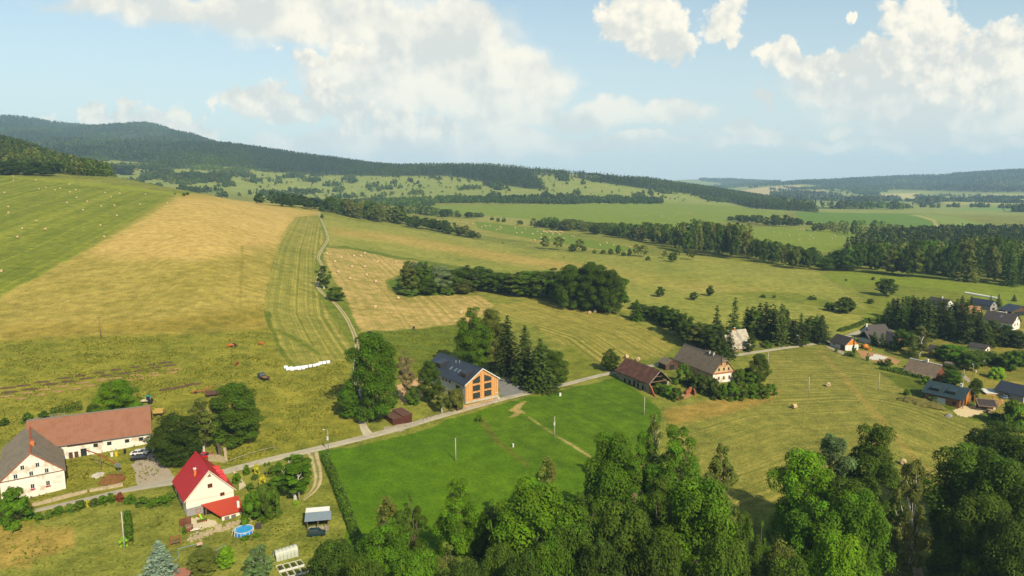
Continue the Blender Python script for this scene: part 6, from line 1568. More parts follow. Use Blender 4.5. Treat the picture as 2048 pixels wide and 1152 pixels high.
car(279, 909, 12, paint('white_paint', 232, 232, 230), 'white car parked between the black car and the barn wall', sc=.92)
car(293, 905, 12, paint('silver_paint', 178, 182, 186), 'silver car behind the white car at the barn end', sc=.86)
car(410, 915, 15, paint('red_paint', 208, 24, 34), 'red car partly hidden behind the red-roofed house', sc=.9)
car(634, 1070, 12, paint('green_paint', 28, 62, 62), 'dark green estate car parked before the metal shed', True, .86)
car(1001, 753, 150, paint('black_paint', 34, 36, 44), 'black car at the far end of the gravel parking lot', sc=.86)
car(1048, 779, 150, paint('black_paint', 34, 36, 44), 'black car under the spruces near the road on the gravel lot', sc=.9, wagon=True)
car(1919, 620, 10, paint('white_paint', 232, 232, 230), 'white van parked between the houses at the meadow edge', True, 1.1)
car(1818, 735, 20, paint('black_paint', 34, 36, 44), 'dark car half hidden at the end of the cottage hedge', sc=.86)
car(2012, 797, 10, paint('silver_blue', 120, 140, 156), 'blue-grey car beside the building materials at right', sc=.8)
def tractor(px, py, deg, body, cab, label, sc=1.0):
    r = empty('tractor', at(px, py), math.radians(deg), label, 'tractor'); r.scale = (sc,) * 3
    b = MB(); b.box(.2, 1.9, -.35, .35, .75, 1.35); b.box(-1.0, .2, -.3, .3, .6, 1.0); b.build('body', body, r, bevel=.05)
    b = MB()
    for x in (-.95, .25):
        for y in (-.6, .6): b.box(x - .05, x + .05, y - .05, y + .05, 1.0, 2.2)
    b.build('cab_frame', body, r)
    b = MB(); b.box(-.92, .22, -.57, .57, 1.45, 2.15); b.build('window', M['glass'], r); b = MB(); b.box(-1.15, .4, -.75, .75, 2.2, 2.34); b.build('cab_roof', cab, r, bevel=.04)
    b = MB(); b.tube([(1.3, .2, 1.3), (1.3, .2, 2.0)], .05, 6); b.build('exhaust_pipe', M['frame_d'], r)
    for sg in (-1, 1): wheel(r, -.8, sg * .75, .72, .4); wheel(r, 1.5, sg * .62, .4, .28)
    b = MB(); b.box(1.9, 2.5, -.6, .6, .35, .6); b.build('weight', mat('orange_paint', 214, 92, 40, .1), r)
tractor(295, 807, 200, mat('cream_paint', 214, 200, 172, .15, 2, .5), mat('teal_paint', 40, 140, 118, .06, 2, .4), 'old cream tractor with teal cab roof on the farm meadow')
tractor(1962, 732, 110, mat('brown_paint', 140, 92, 60, .15, 2, .5), M['frame_w'], 'brown tractor standing on the mown lawn at right')
def trailer(px, py, deg, m, label, L=4, Wd=1.9, H=.7, z0=.8, cabm=None, floor=None):
    r = empty('trailer' if not cabm else 'flatbed_truck', at(px, py), math.radians(deg), label, 'trailer' if not cabm else 'truck'); b = MB()
    b.box(-L / 2, L / 2, -Wd / 2, Wd / 2, z0, z0 + .12); b.build('bed', floor or m, r)
    b = MB(); b.box(-L / 2, L / 2, -Wd / 2 - .06, -Wd / 2, z0 + .0, z0 + H); b.box(-L / 2, L / 2, Wd / 2, Wd / 2 + .06, z0, z0 + H); b.box(-L / 2 - .06, -L / 2, -Wd / 2, Wd / 2, z0, z0 + H); b.box(L / 2, L / 2 + .06, -Wd / 2, Wd / 2, z0, z0 + H); b.build('boards', m, r)
    for x in (-L * .28, L * .28):
        for sg in (-1, 1): wheel(r, x, sg * (Wd / 2 - .15), .4, .22)
    b = MB(); b.box(-L / 2, L / 2 + (.9 if not cabm else 0), -.08, .08, z0 - .15, z0 - .02); b.build('drawbar', M['frame_d'], r)
    if cabm:
        b = MB(); b.prism([(L / 2 + .1, .5), (L / 2 + 1.5, .5), (L / 2 + 1.5, 1.3), (L / 2 + 1.25, 2.0), (L / 2 + .1, 2.0)], -Wd / 2, Wd / 2); b.build('cab', cabm, r, bevel=.04)
        for y in (-.45, .45):
            b = MB(); b.box(L / 2 + .07, L / 2 + .1, y - .36, y + .36, 1.35, 1.85); b.build('window', M['glassl'], r)
    return r
trailer(318, 830, 12, mat('yellow_boards', 190, 160, 84, .15, 2), 'yellow wooden trailer on the grass behind the dark round tree', 2.6, 1.8, 1.0)
trailer(530, 760, 140, mat('rusty_brown', 96, 66, 50, .2, 2), 'old flatbed truck with dark cab and brown bed on the pasture', 2.8, 1.9, .35, .8, mat('slate_paint', 62, 78, 84, .1), mat('plank_bed', 150, 124, 84, .2))
trailer(424, 792, 25, mat('maroon_boards', 96, 62, 60, .15, 2), 'dark maroon trailer beside the large dark tree', 3.4, 1.8, .8, .7, None, M['dull_timber'])
r = empty('hay_tedder', at(404, 785), .35, 'orange hay machine with folded arms behind the large dark tree', 'farm machine'); ORM = mat('faded_orange_paint', 176, 96, 58, .15)
b = MB(); b.tube([(-3, 0, .6), (0, 0, .7), (2.6, 0, 1.7)], .08, 6); b.build('frame', ORM, r); b = MB(); b.tube([(0, 0, .8), (2.9, .4, 1.2)], .06, 6); b.tube([(1.0, 0, .7), (3.0, .2, 1.9)], .06, 6); b.build('arm', ORM, r)
for x in (-2.6, -1.2, .6):
    b = MB(); b.lathe([(.06, .1), (.5, .22), (.52, .3), (.06, .4)], 10, 0, (x, 0, .1)); b.build('rotor', ORM, r)
for sg in (-1, 1): wheel(r, -1.8, sg * .6, .3)

# ------------------------------------------------------------------ cattle
def cow_mesh(name, m):
    me = bpy.data.meshes.new(name)
    J = [((0, 0, 1.05), .40), ((-.75, 0, 1.1), .33), ((.7, 0, 1.08), .37), ((1.1, 0, 1.0), .22), ((1.45, 0, .62), .15), ((1.72, 0, .3), .10),
         ((-.72, .2, .72), .15), ((-.80, .2, .42), .08), ((-.74, .2, .02), .07), ((-.72, -.2, .72), .15), ((-.86, -.2, .42), .08), ((-.82, -.2, .02), .07),
         ((.72, .18, .62), .13), ((.74, .18, .34), .075), ((.72, .18, .02), .07), ((.72, -.18, .62), .13), ((.66, -.18, .34), .075), ((.62, -.18, .02), .07), ((-1.05, 0, 1.05), .05), ((-1.12, 0, .5), .04)]
    E = [(0, 1), (0, 2), (2, 3), (3, 4), (4, 5), (1, 6), (6, 7), (7, 8), (1, 9), (9, 10), (10, 11), (2, 12), (12, 13), (13, 14), (2, 15), (15, 16), (16, 17), (1, 18), (18, 19)]
    me.from_pydata([j[0] for j in J], E, []); me.materials.append(m)
    o = bpy.data.objects.new(name, me)
    md = o.modifiers.new('skin', 'SKIN')
    for k, (p, rad) in enumerate(J): me.skin_vertices[0].data[k].radius = (rad * .8, rad)
    me.skin_vertices[0].data[0].use_root = True
    ss = o.modifiers.new('sub', 'SUBSURF'); ss.levels = ss.render_levels = 1
    return o
COWS = [mat('ginger_hide', 196, 110, 44, .15, 1.5), mat('dark_hide', 70, 50, 40, .15, 1.5), mat('red_hide', 150, 76, 36, .15, 1.5), mat('black_hide', 34, 32, 32, .1, 1.5)]
for x, y, rz, k, lab in [(462, 695, 3.4, 0, 'ginger cow standing beside the dark cow on the pasture'), (468, 694, -.3, 1, 'dark brown cow touching the ginger cow on the pasture'), (523, 691, 2.9, 0, 'ginger cow grazing near the pasture fence line'),
                         (474, 731, -1.6, 2, 'red-brown cow alone lower on the pasture'), (738, 669, .4, 3, 'black and white cow behind the huge tree by the lane'), (828, 659, 2.0, 3, 'small black cow at the edge of the tan hay field')]:
    o = cow_mesh('cow', COWS[k]); link(o); o.location = at(x, y); o.rotation_euler = (0, 0, rz); tag(o, lab, 'cow')

# ------------------------------------------------------------------ hedges and garden shrubs
def hedge(pts, w, h, colr, label, per=42, leaf=.34, name='hedge', top=0.0):
    Wd = np.array([tuple(at(x, y)) for x, y in pts]); seg = np.hypot(*np.diff(Wd[:, :2], axis=0).T); L = seg.sum(); s = np.concatenate([[0], np.cumsum(seg)])
    rng = np.random.default_rng(int(abs(Wd[0, 0] * 100))); n = int(L * per * max(.6, h / 1.5))
    q = rng.uniform(0, L, n); c = pchip(s, Wd[:, :2], q) if len(pts) > 2 else np.stack([np.interp(q, s, Wd[:, i]) for i in range(2)], 1)
    d = np.stack([np.interp(q, (s[:-1] + s[1:]) / 2, np.diff(Wd[:, i]) / seg) for i in range(2)], 1); nn = np.stack([-d[:, 1], d[:, 0]], 1)
    a = rng.uniform(-.35, math.pi + .35, n); rr = rng.uniform(.75, 1.08, n) * (1 + .25 * vnoise(q / 1.3, q * 0, 4))
    sup = lambda v: np.sign(v) * np.abs(v) ** .85
    off = sup(np.cos(a)) * w / 2 * rr; z = np.clip(sup(np.sin(a)), -.1, 1) * h * rr * (1 + .12 * vnoise(q / 2.2, q * 0 + 3, 9))
    p = c + nn * off[:, None]; P3 = np.column_stack([p, ground(p[:, 0], p[:, 1]) + np.maximum(z, .05)])
    nor = nrm(np.column_stack([nn * np.cos(a)[:, None], np.sin(a)]) + .7 * nrm(rng.normal(size=(n, 3))))
    o0 = Wd[0]; V, Fc = quads(P3 - o0, nor, leaf, rng); me = np_mesh(name, V, Fc, [LEAF]); set_tint(me, np.repeat(rng.uniform(.7, 1.3, n), 4))
    o = bpy.data.objects.new(name, me); link(o); o.location = o0; o.color = rgb(*GREENS[colr], k=FKK); tag(o, label, 'hedge')
hedge([(649, 918), (662, 945), (684, 1000), (706, 1060), (726, 1118)], 2.2, 2.3, 'hedge', 'long clipped hedge between the grass drive and the green field', 90)
hedge([(255, 1030), (258, 1060), (258, 1092)], 1.5, 1.6, 'green', 'short narrow hedge beside the leaning pole on the lawn', 90)
hedge([(1757, 738), (1790, 745), (1842, 758)], 1.6, 1.7, 'green', 'clipped hedge along the front of the grey cottage', 60, .45)
hedge([(1678, 664), (1705, 656), (1742, 641)], 2.0, 1.8, 'dark', 'dark hedge along the upper village road', 40, .6)
hedge([(1905, 712), (1950, 712), (1992, 716)], 2.2, 2.6, 'hedge', 'tall clipped hedge below the garden hut', 40, .6)
hedge([(100, 830), (130, 824), (165, 817)], 2.4, 2.2, 'dark', 'dense dark hedge behind the farm beside the fence', 60, .4)
SH = [  # farm lane shrubs, hedge line behind the farm, gardens: x, base, top, width, colour, label, group
 *[(x, b, b - 17, w, c, 'low shrub in the flower border along the farm lane', 'shrubs along the farm lane') for x, b, w, c in [(78, 1042, 22, 'green'), (98, 1036, 20, 'hedge'), (118, 1028, 24, 'green'), (140, 1024, 26, 'hedge'), (160, 1018, 30, 'dark'), (190, 1012, 26, 'hedge'), (205, 1008, 26, 'green'), (222, 1003, 24, 'green'), (240, 1002, 20, 'red'), (262, 1006, 28, 'green'), (285, 1010, 30, 'hedge'), (306, 1012, 30, 'green'), (328, 1008, 34, 'green'), (342, 1000, 26, 'hedge')]],
 (176, 1013, 998, 10, 'yellow', 'small yellow conifer among the shrubs along the farm lane', None), (10, 850, 836, 22, 'dark', 'round bush at the left edge behind the farmhouse', None), (56, 843, 825, 26, 'dark', 'round dark bush behind the farmhouse roof', None), (88, 838, 822, 26, 'dark', 'second dark bush behind the farm, beside the hedge', None), (186, 822, 806, 28, 'dark', 'dark bush between the hedge and the vivid tree', None), (88, 850, 842, 14, 'green', 'little bush at the peak of the grey farm roof', None),
 (494, 948, 930, 18, 'green', 'clipped green globe in the garden of the red-roofed house', None), (513, 948, 927, 16, 'yellow', 'yellow egg-shaped topiary nearest the road', None), (545, 950, 932, 24, 'dark', 'dark clipped mound right of the yellow topiaries', None), (526, 973, 949, 19, 'yellow', 'second yellow topiary, lower in the garden', None), (546, 978, 956, 22, 'dark', 'dark round shrub behind the lower yellow topiary', None), (501, 980, 966, 20, 'dark', 'dark flat shrub left of the lower yellow topiary', None),
 (530, 932, 924, 7, 'green', 'small globe shrub by the road, left one', None), (538, 931, 923, 8, 'green', 'small globe shrub by the road, right one', None), (475, 965, 945, 20, 'green', 'flowering shrub left of the garden path', None), (510, 958, 948, 18, 'hedge', 'leafy border beside the garden path', None), (558, 943, 925, 26, 'green', 'spreading shrub near the weeping birch', None), (592, 1010, 999, 12, 'light', 'bright round shrub at the foot of the garden pole', None),
 (505, 1042, 985, 58, 'green', 'big leafy shrub right of the orange-red annex', None), (548, 1032, 968, 40, 'dark', 'tall dark yew behind the garden pool', None), (527, 1000, 965, 44, 'hedge', 'yellow-flowering shrub above the big leafy shrub', None), (528, 1038, 990, 40, 'dark', 'dark shrub between the big shrub and the yew', None), (490, 1079, 1074, 30, 'green', 'low plants in front of the blue pool', None), (514, 1074, 1066, 18, 'green', 'low plants right of the blue pool', None),
 (369, 1068, 1050, 10, 'green', 'little conifer beside the hot tub', None), (384, 1140, 1130, 10, 'light', 'small bush near the blue spruce, nearest one', None), (248, 1092, 1072, 20, 'light', 'pale flowering bush at the foot of the leaning pole', None), (590, 1012, 1003, 10, 'light', 'second small shrub at the garden pole', None),
 (1335, 792, 768, 44, 'green', 'green bush growing in the ruined barn', None), (1352, 800, 776, 34, 'dark', 'dark bush right of the ruined barn', None), (1318, 785, 765, 30, 'hedge', 'leafy bush at the open ruin gable', None), (1366, 768, 728, 40, 'dark', 'dark shrub at the back corner of the grey farmhouse', None),
 *[(x, b, tp, w, c, 'dark shrub along the long side of the grey farmhouse', 'shrubs along the grey farmhouse') for x, b, tp, w, c in [(1380, 772, 744, 32, 'deep'), (1396, 782, 746, 36, 'deep'), (1412, 788, 750, 36, 'spruceg'), (1430, 796, 758, 34, 'deep')]],
 *[(x, b, tp, w, c, 'leafy shrub in the belt before the peeling gable', 'shrubs before the peeling gable') for x, b, tp, w, c in [(1444, 798, 768, 34, 'green'), (1462, 798, 764, 36, 'green'), (1482, 796, 762, 38, 'dark'), (1502, 794, 764, 38, 'green'), (1522, 794, 768, 36, 'dark'), (1540, 790, 768, 34, 'green'), (1478, 766, 736, 34, 'dark'), (1500, 770, 744, 34, 'green'), (1496, 754, 734, 26, 'dark')]],
 (1500, 690, 676, 16, 'green', 'garden bush right of the old pale-roofed house', None), (1532, 694, 682, 30, 'hedge', 'low bush along the garden fence of the old house', None), (1672, 704, 696, 8, 'green', 'small bush by the white wall of the small house', None), (1708, 706, 690, 9, 'dark', 'slim shrub before the orange gable', None), (1735, 722, 706, 7, 'green', 'slim young conifer at the bare earth', None), (1760, 730, 718, 14, 'dark', 'dark shrub below the pale slab', None), (1776, 733, 717, 22, 'dark', 'round shrub right of the dark shrub below the slab', None),
 (1866, 802, 790, 20, 'hedge', 'bush before the white panel of the log house', None), (1812, 790, 778, 16, 'dark', 'dark bush at the head of the grassy bank', None), (1700, 712, 704, 30, 'hedge', 'low border bush left of the bare earth', None), (1790, 700, 676, 26, 'dark', 'dark garden tree before the cross gable', None),
 (1990, 842, 826, 40, 'dark', 'dark bush below the solar shed', None), (2020, 850, 818, 50, 'dark', 'large bush at the right edge below the solar shed', None), (1985, 728, 706, 34, 'green', 'leafy bush right of the garden hut', None), (2025, 740, 700, 50, 'green', 'large leafy bush at the right edge of the lawn', None), (1930, 730, 704, 34, 'dark', 'dark bush left of the tall clipped hedge', None)]
for x, b, tp, w, c, lab, g in SH: px_tree('bush', x, b, tp, w, c, lab, g)

# ------------------------------------------------------------------ farmyard
def mound(x, y, L, Wd, H, rz, m, name, label, cat, group=None, seed=0):
    rng = np.random.default_rng(seed + int(x * 7 + y)); n, k = 14, 9
    V = []
    for i in range(n):
        for j in range(k):
            u = i / (n - 1) * 2 - 1; v = j / (k - 1) * 2 - 1
            hh = H * max(0, (1 - u ** 4)) * max(0, (1 - v * v)) * rng.uniform(.65, 1.2); v *= (1 - u * u * .75) ** .5
            V.append((u * L / 2 + rng.uniform(-.1, .1) * Wd, v * Wd / 2 * rng.uniform(.85, 1.15), hh - (.25 if abs(u) > .98 or abs(v) > .98 else 0)))
    i = np.arange(n - 1)[:, None] * k + np.arange(k - 1)[None]; Fc = np.stack([i, i + k, i + k + 1, i + 1], -1).reshape(-1, 4)
    o = bpy.data.objects.new(name, np_mesh(name, np.array(V), Fc, [m], smooth=False)); link(o); o.location = at(x, y); o.rotation_euler = (0, 0, rz); tag(o, label, cat, group)
DK = mat('dark_compost', 92, 72, 50, .35, 1.6, .98); TN = mat('dry_compost', 150, 122, 76, .35, 1.6, .98)
ROWS = [([(60,830),(180,810),(325,785),(490,755),(620,735),(765,712),(890,692),(1045,670),(1155,650),(1270,635)], DK, 'first'), ([(75,862),(230,838),(390,802),(520,782),(660,757),(815,735),(955,717),(1075,697),(1190,675),(1305,657)], DK, 'second'),
        ([(60,893),(210,868),(345,843),(480,817),(635,790),(780,768),(890,755),(1040,733),(1180,712),(1330,684)], TN, 'third'), ([(165,910),(310,882),(445,857),(580,835),(690,812),(975,772),(1080,755),(1195,735),(1325,712)], TN, 'fourth')]
for row, m, nm in ROWS:
    for x, y in row: mound(x / 3.84, 560 + y / 3.84, rnd(3.2, 5.0), rnd(1.3, 1.8), rnd(.25, .45), .35, m, 'compost_heap', '%s compost heap in the %s long row on the pasture from the far side' % ('dark' if m is DK else 'straw-coloured', nm), 'compost heap', 'compost heaps of the %s row' % nm)
for x, y in [(1290, 842), (1380, 826), (1480, 805)]: mound(x / 3.84, 560 + y / 3.84, 5.2, 1.5, .5, .4, DK, 'compost_heap', 'dark compost heap in the short row near the old tractor', 'compost heap', 'compost heaps near the tractor')
mound(226, 962, 5.2, 4.2, 1.8, .4, mat('manure', 122, 84, 42, .35, 1.8, .98), 'manure_heap', 'brown manure heap in the farmyard under the conveyor', 'manure heap')
mound(196, 950, 2.6, 3.2, .5, .4, mat('concrete', 196, 188, 172), 'rubble_heap', 'pale rubble beside the brown manure heap', 'rubble heap')
r = empty('conveyor', at(203, 940), math.radians(-16), 'long rusty manure conveyor on posts in the farmyard', 'conveyor')
RUST = mat('rusty_red', 160, 74, 48, .2, 2)
b = MB(); b.tube([(-4, 0, 4.6), (0, 0, 3.9), (5.2, 0, 1.9)], .13, 6); b.build('boom', RUST, r); b = MB(); b.tube([(0, 0, -.5), (0, 0, 3.9)], .12, 6); b.build('mast', M['dull_timber'], r)
b = MB(); b.tube([(-4, 0, 4.6), (-.2, 0, 1.6)], .06, 5); b.build('stay', M['gutter'], r); b = MB(); b.box(4.6, 5.7, -.35, .35, 1.5, 2.2); b.build('motor_housing', M['metal'], r); b = MB(); b.tube([(5.2, 0, -1.4), (5.2, 0, 1.5)], .07, 5); b.build('support_leg', M['gutter'], r)
def fence(pts, n, h, label, m='dull_timber', rails=1, name='fence'):
    L = [at(*p) for p in pts]; r = empty(name, L[0], 0, label, 'fence'); S = np.linspace(0, len(L) - 1, n); Q = []
    for s in S:
        i = min(int(s), len(L) - 2); f = s - i; p = L[i].lerp(L[i + 1], f); p.z = float(ground(p.x, p.y)); Q.append(p - L[0])
    for q in Q:
        b = MB(); b.tube([(q.x, q.y, q.z - .3), (q.x, q.y, q.z + h)], .07, 6); b.build('fence_post', M[m], r)
    b = MB()
    for k in range(rails):
        b.tube([(q.x, q.y + .08, q.z + h * (.85 - .4 * k)) for q in Q], .05, 5)
    b.build('rail', M[m], r); return r
fence([(455, 928), (482, 918), (514, 908), (549, 899)], 6, .9, 'weathered rail fence above the village road', 'greyboard')
fence([(846, 842), (862, 836), (893, 826), (915, 820)], 7, .8, 'low post fence beside the road by the timber-clad house')
fence([(62, 846), (85, 841), (105, 836), (130, 833)], 7, 1.2, 'grey plank fence behind the farmhouse', 'greyboard', 2)
fence([(1640, 690), (1648, 686), (1652, 684)], 4, 1.0, 'short metal fence at the road bend', 'metal', 2); fence([(1468, 706), (1500, 698), (1552, 690)], 9, .9, 'garden fence along the road before the old pale-roofed house', 'greyboard', 2)
def wall(pts, w, h, m, label, name='stone_wall'):
    L = [at(*p) for p in pts]; b = MB(); o0 = L[0]
    for a, c in zip(L[:-1], L[1:]):
        d = (c - a); d.z = 0; d.normalize(); nn = Vector((-d.y, d.x, 0)) * w / 2; k = max(1, int((c - a).length / 1.5))
        for i in range(k):
            p = a.lerp(c, i / k); q = a.lerp(c, (i + .98) / k); hh = h * rnd(.8, 1.15); p = p - o0; q = q - o0
            b.hexa([p - nn - Vector((0, 0, .6)), q - nn - Vector((0, 0, .6)), q + nn - Vector((0, 0, .6)), p + nn - Vector((0, 0, .6)), p - nn + Vector((0, 0, hh)), q - nn + Vector((0, 0, hh)), q + nn + Vector((0, 0, hh)), p + nn + Vector((0, 0, hh))])
    o = b.build(name, m); o.location = o0; tag(o, label, 'wall')
wall([(65, 1012), (105, 1003), (145, 992), (175, 984)], .6, .7, M['stone'], 'low old stone wall between the farmhouse lawn and the lane'); wall([(180, 983), (215, 977), (247, 971)], .8, .6, M['stone'], 'crumbling stone edge below the manure heap')
wall([(418, 921), (452, 924), (450, 906)], .7, 1.5, M['stone'], 'low stone ruin wall beside the red car'); wall([(436, 903), (440, 912)], .8, 2.2, mat('dark_stone', 92, 80, 64, .3, 1.5), 'short dark stone pier behind the red car')
wall([(1372, 790), (1388, 782)], .4, 1.8, M['brick'], 'red brick wall fragment before the shrubs of the grey farmhouse', 'brick_wall'); wall([(1357, 802), (1366, 797)], .6, .8, M['brick'], 'low heap of broken bricks beside the ruined barn', 'brick_wall')
wall([(1390, 792), (1386, 782)], .4, 1.6, M['brick'], 'leaning brick corner right of the brick wall fragment', 'brick_wall')
def bin_(x, y, m, label):
    r = empty('waste_bin', at(x, y), .5, label, 'bin'); b = MB(); b.hexa([(-.25, -.25, 0), (.25, -.25, 0), (.25, .25, 0), (-.25, .25, 0), (-.3, -.3, .95), (.3, -.3, .95), (.3, .3, .95), (-.3, .3, .95)]); b.build('bin_body', m, r)
    b = MB(); b.box(-.33, .33, -.33, .33, .96, 1.05); b.build('lid', m, r)
bin_(233, 912, mat('yellow_plastic', 226, 190, 40, .05, 2, .4), 'yellow waste bin at the barn wall'); bin_(250, 907, mat('black_plastic', 30, 30, 32, .05, 2, .4), 'black waste bin at the barn wall'); bin_(224, 913, M['frame_w'], 'white waste bin left of the yellow one')

# ------------------------------------------------------------------ garden of the red-roofed house
P = at(488, 1067); r = empty('garden_pool', P, .3, 'round blue above-ground pool with white uprights', 'pool'); BLUE = mat('pool_blue', 30, 132, 214, .05, 1, .4)
b = MB(); b.lathe([(1.85, -.5), (1.88, .95), (1.80, .97), (1.78, .7)], 32); b.build('pool_wall', BLUE, r, True)
b = MB(); b.lathe([(1.78, .97), (1.96, .98), (1.96, 1.05), (1.78, 1.05), (1.78, .97)], 32, cap=False); b.build('rim', M['frame_w'], r)
b = MB(); b.lathe([(1.8, .80), (1.8, .84), (0, .84)], 32); b.build('water', mat('pool_water', 66, 172, 236, .12, 2.5, .08, spec=.6), r)
for k in range(14):
    a = k * 6.283 / 14; b = MB(); x, y = 1.92 * math.cos(a), 1.92 * math.sin(a); b.box(x - .05, x + .05, y - .05, y + .05, -.4, 1.0); b.build('upright', M['frame_w'], r)
b = MB()
for q in (-.2, .2): b.tube([(-2.5, q, -.3), (-2.05, q, 1.4), (-1.7, q, 1.4), (-1.5, q, .8)], .035, 5)
for z in (.2, .5, .8, 1.1): b.box(-2.42 + z * .28, -2.32 + z * .28, -.2, .2, z - .02, z + .02)
b.build('ladder', M['frame_w'], r)
r = empty('solar_mat', at(517, 1056), .3, 'dark solar heating mat leaning right of the pool', 'solar heater'); b = MB(); b.hexa([(-.6, -.6, .1), (.6, -.6, .1), (.6, .6, .9), (-.6, .6, .9), (-.6, -.6, .17), (.6, -.6, .17), (.6, .6, .97), (-.6, .6, .97)]); b.build('panel', mat('black_plastic_mat', 62, 54, 50, .2, 4, .5), r)
b = MB(); b.box(-.55, -.45, .45, .55, -.3, .9); b.box(.45, .55, .45, .55, -.3, .9); b.build('leg', M['gutter'], r)
r = empty('hot_tub', at(376, 1060), .4, 'round brown covered hot tub on the terrace', 'hot tub'); b = MB(); b.lathe([(.95, -.4), (1.0, .75), (.9, .8)], 24); b.build('tub', M['redwood'], r, True); b = MB(); b.lathe([(1.04, .78), (1.04, .9), (.9, .98), (0, 1.0)], 24); b.build('cover', mat('brown_cover', 150, 116, 92, .08), r, True)
r = empty('lounge_chair', at(389, 1062), .5, 'cream cushioned lounger beside the hot tub', 'lounger'); b = MB(); b.box(-.8, .8, -.35, .35, .3, .45); b.hexa([(.8, -.35, .3), (.95, -.35, .3), (.95, .35, .3), (.8, .35, .3), (1.2, -.35, .9), (1.3, -.35, .9), (1.3, .35, .9), (1.2, .35, .9)]); b.build('cushion', M['cream'], r); b = MB()
for x in (-.7, .7):
    for y in (-.3, .3): b.box(x - .04, x + .04, y - .04, y + .04, -.2, .3)
b.build('leg', M['dull_timber'], r)
r = empty('screen_fence', at(372, 1051), math.radians(36), 'brown horizontal-slat privacy screen at the terrace corner', 'screen'); b = MB()
for k in range(9): b.box(-1.2, 1.0, -.03, .03, .02 + k * .2, .18 + k * .2)
b.build('slats', M['redwood'], r); b = MB(); b.box(-1.25, -1.15, .03, .12, -.5, 1.9); b.box(.95, 1.05, .03, .12, -.5, 1.9); b.build('post', M['redwood'], r)
r = empty('play_frame', at(351, 1089), .5, 'reddish wooden climbing frame on the sand at the terrace end', 'climbing frame'); b = MB()
for x in (-.9, .9):
    for y in (-.5, .5): b.box(x - .06, x + .06, y - .06, y + .06, -.2, 1.5)
b.box(-1, 1, -.56, -.44, 1.38, 1.5); b.box(-1, 1, .44, .56, 1.38, 1.5); b.build('frame', mat('red_timber', 160, 80, 52, .15, 2), r); b = MB(); b.box(-.9, .9, -.5, .5, .6, .68); b.build('platform', M['dull_timber'], r)
BLU = mat('pale_blue_steel', 120, 156, 172, .1, 2, .5)
def aframe(xa, ya, xb, yb, h, label, cat, name):
    A = at(xa, ya); B = at(xb, yb); r = empty(name, A, math.atan2(B.y - A.y, B.x - A.x), label, cat); L = (B - A).xy.length; dz = B.z - A.z; b = MB(); b.tube([(0, 0, h), (L, 0, h + dz)], .05, 6); b.build('bar', BLU, r)
    for x, z in ((0, 0), (L, dz)):
        b = MB(); b.tube([(x, -.3, z - .2), (x, 0, z + h)], .045, 6); b.tube([(x, .3, z - .2), (x, 0, z + h)], .045, 6); b.build('leg', BLU, r)
    return r, L, dz
r, L, dz = aframe(357, 1114, 406, 1101, 1.7, 'long pale blue steel carpet-beating frame on the lawn', 'frame', 'steel_frame'); b = MB(); b.hexa([(L * .76, -.25, 1.35), (L * .98, -.25, 1.4), (L * .98, .25, 1.4), (L * .76, .25, 1.35), (L * .76, -.2, 1.75), (L * .98, -.2, 1.8), (L * .98, .2, 1.8), (L * .76, .2, 1.75)]); o = b.build('folded_blanket', mat('pink_blanket', 214, 170, 140, .15, 4), None); o.parent = r
r, L, dz = aframe(434, 1117, 452, 1108, 1.9, 'pale blue bench swing frame beside the slender fruit tree', 'swing', 'bench_swing'); b = MB(); b.box(.3, L - .3, -.25, .25, .35, .42); b.box(.3, L - .3, .22, .28, .42, .8); b.build('seat', M['redwood'], r)
r = empty('toy_slide', at(401, 1037), 2.4, 'red and lime plastic toy slide by the grey wall', 'slide'); b = MB(); b.hexa([(-.9, -.2, .05), (.5, -.2, .8), (.5, .2, .8), (-.9, .2, .05), (-.9, -.2, .12), (.5, -.2, .9), (.5, .2, .9), (-.9, .2, .12)]); b.build('chute', mat('lime_plastic', 150, 214, 50, .05, 2, .4), r); b = MB(); b.box(.5, .6, -.22, .22, -.2, 1.05); b.build('steps', mat('red_plastic', 220, 40, 50, .05, 2, .4), r)
TC = mat('terracotta', 196, 96, 52, .1, 3)
for k in range(5):
    r = empty('flower_pot', at(396 + k * 4.2, 1046 - k * .9), 0, 'terracotta pot in the row at the terrace edge', 'pot', 'terracotta pots at the terrace edge'); b = MB(); b.lathe([(.12, 0), (.2, .35), (.22, .35), (.22, .4), (.17, .4)], 10); b.build('pot', TC, r, True)
    o = bpy.data.objects.new('plant', PROTO['bush', 1, 0]['crown']); link(o, r); o.scale = (.1, .1, .12); o.location = (0, 0, .35); o.color = rgb(*GREENS['green'], k=FKK)
r = empty('garden_steps', at(436, 1064), math.radians(20), 'stone steps leading down from the terrace to the lawn', 'steps'); b = MB()
for k in range(5): b.box(-.7, .7, k * .4, k * .4 + .45, -.6, .12 + k * .17)
b.build('step', M['stone'], r)
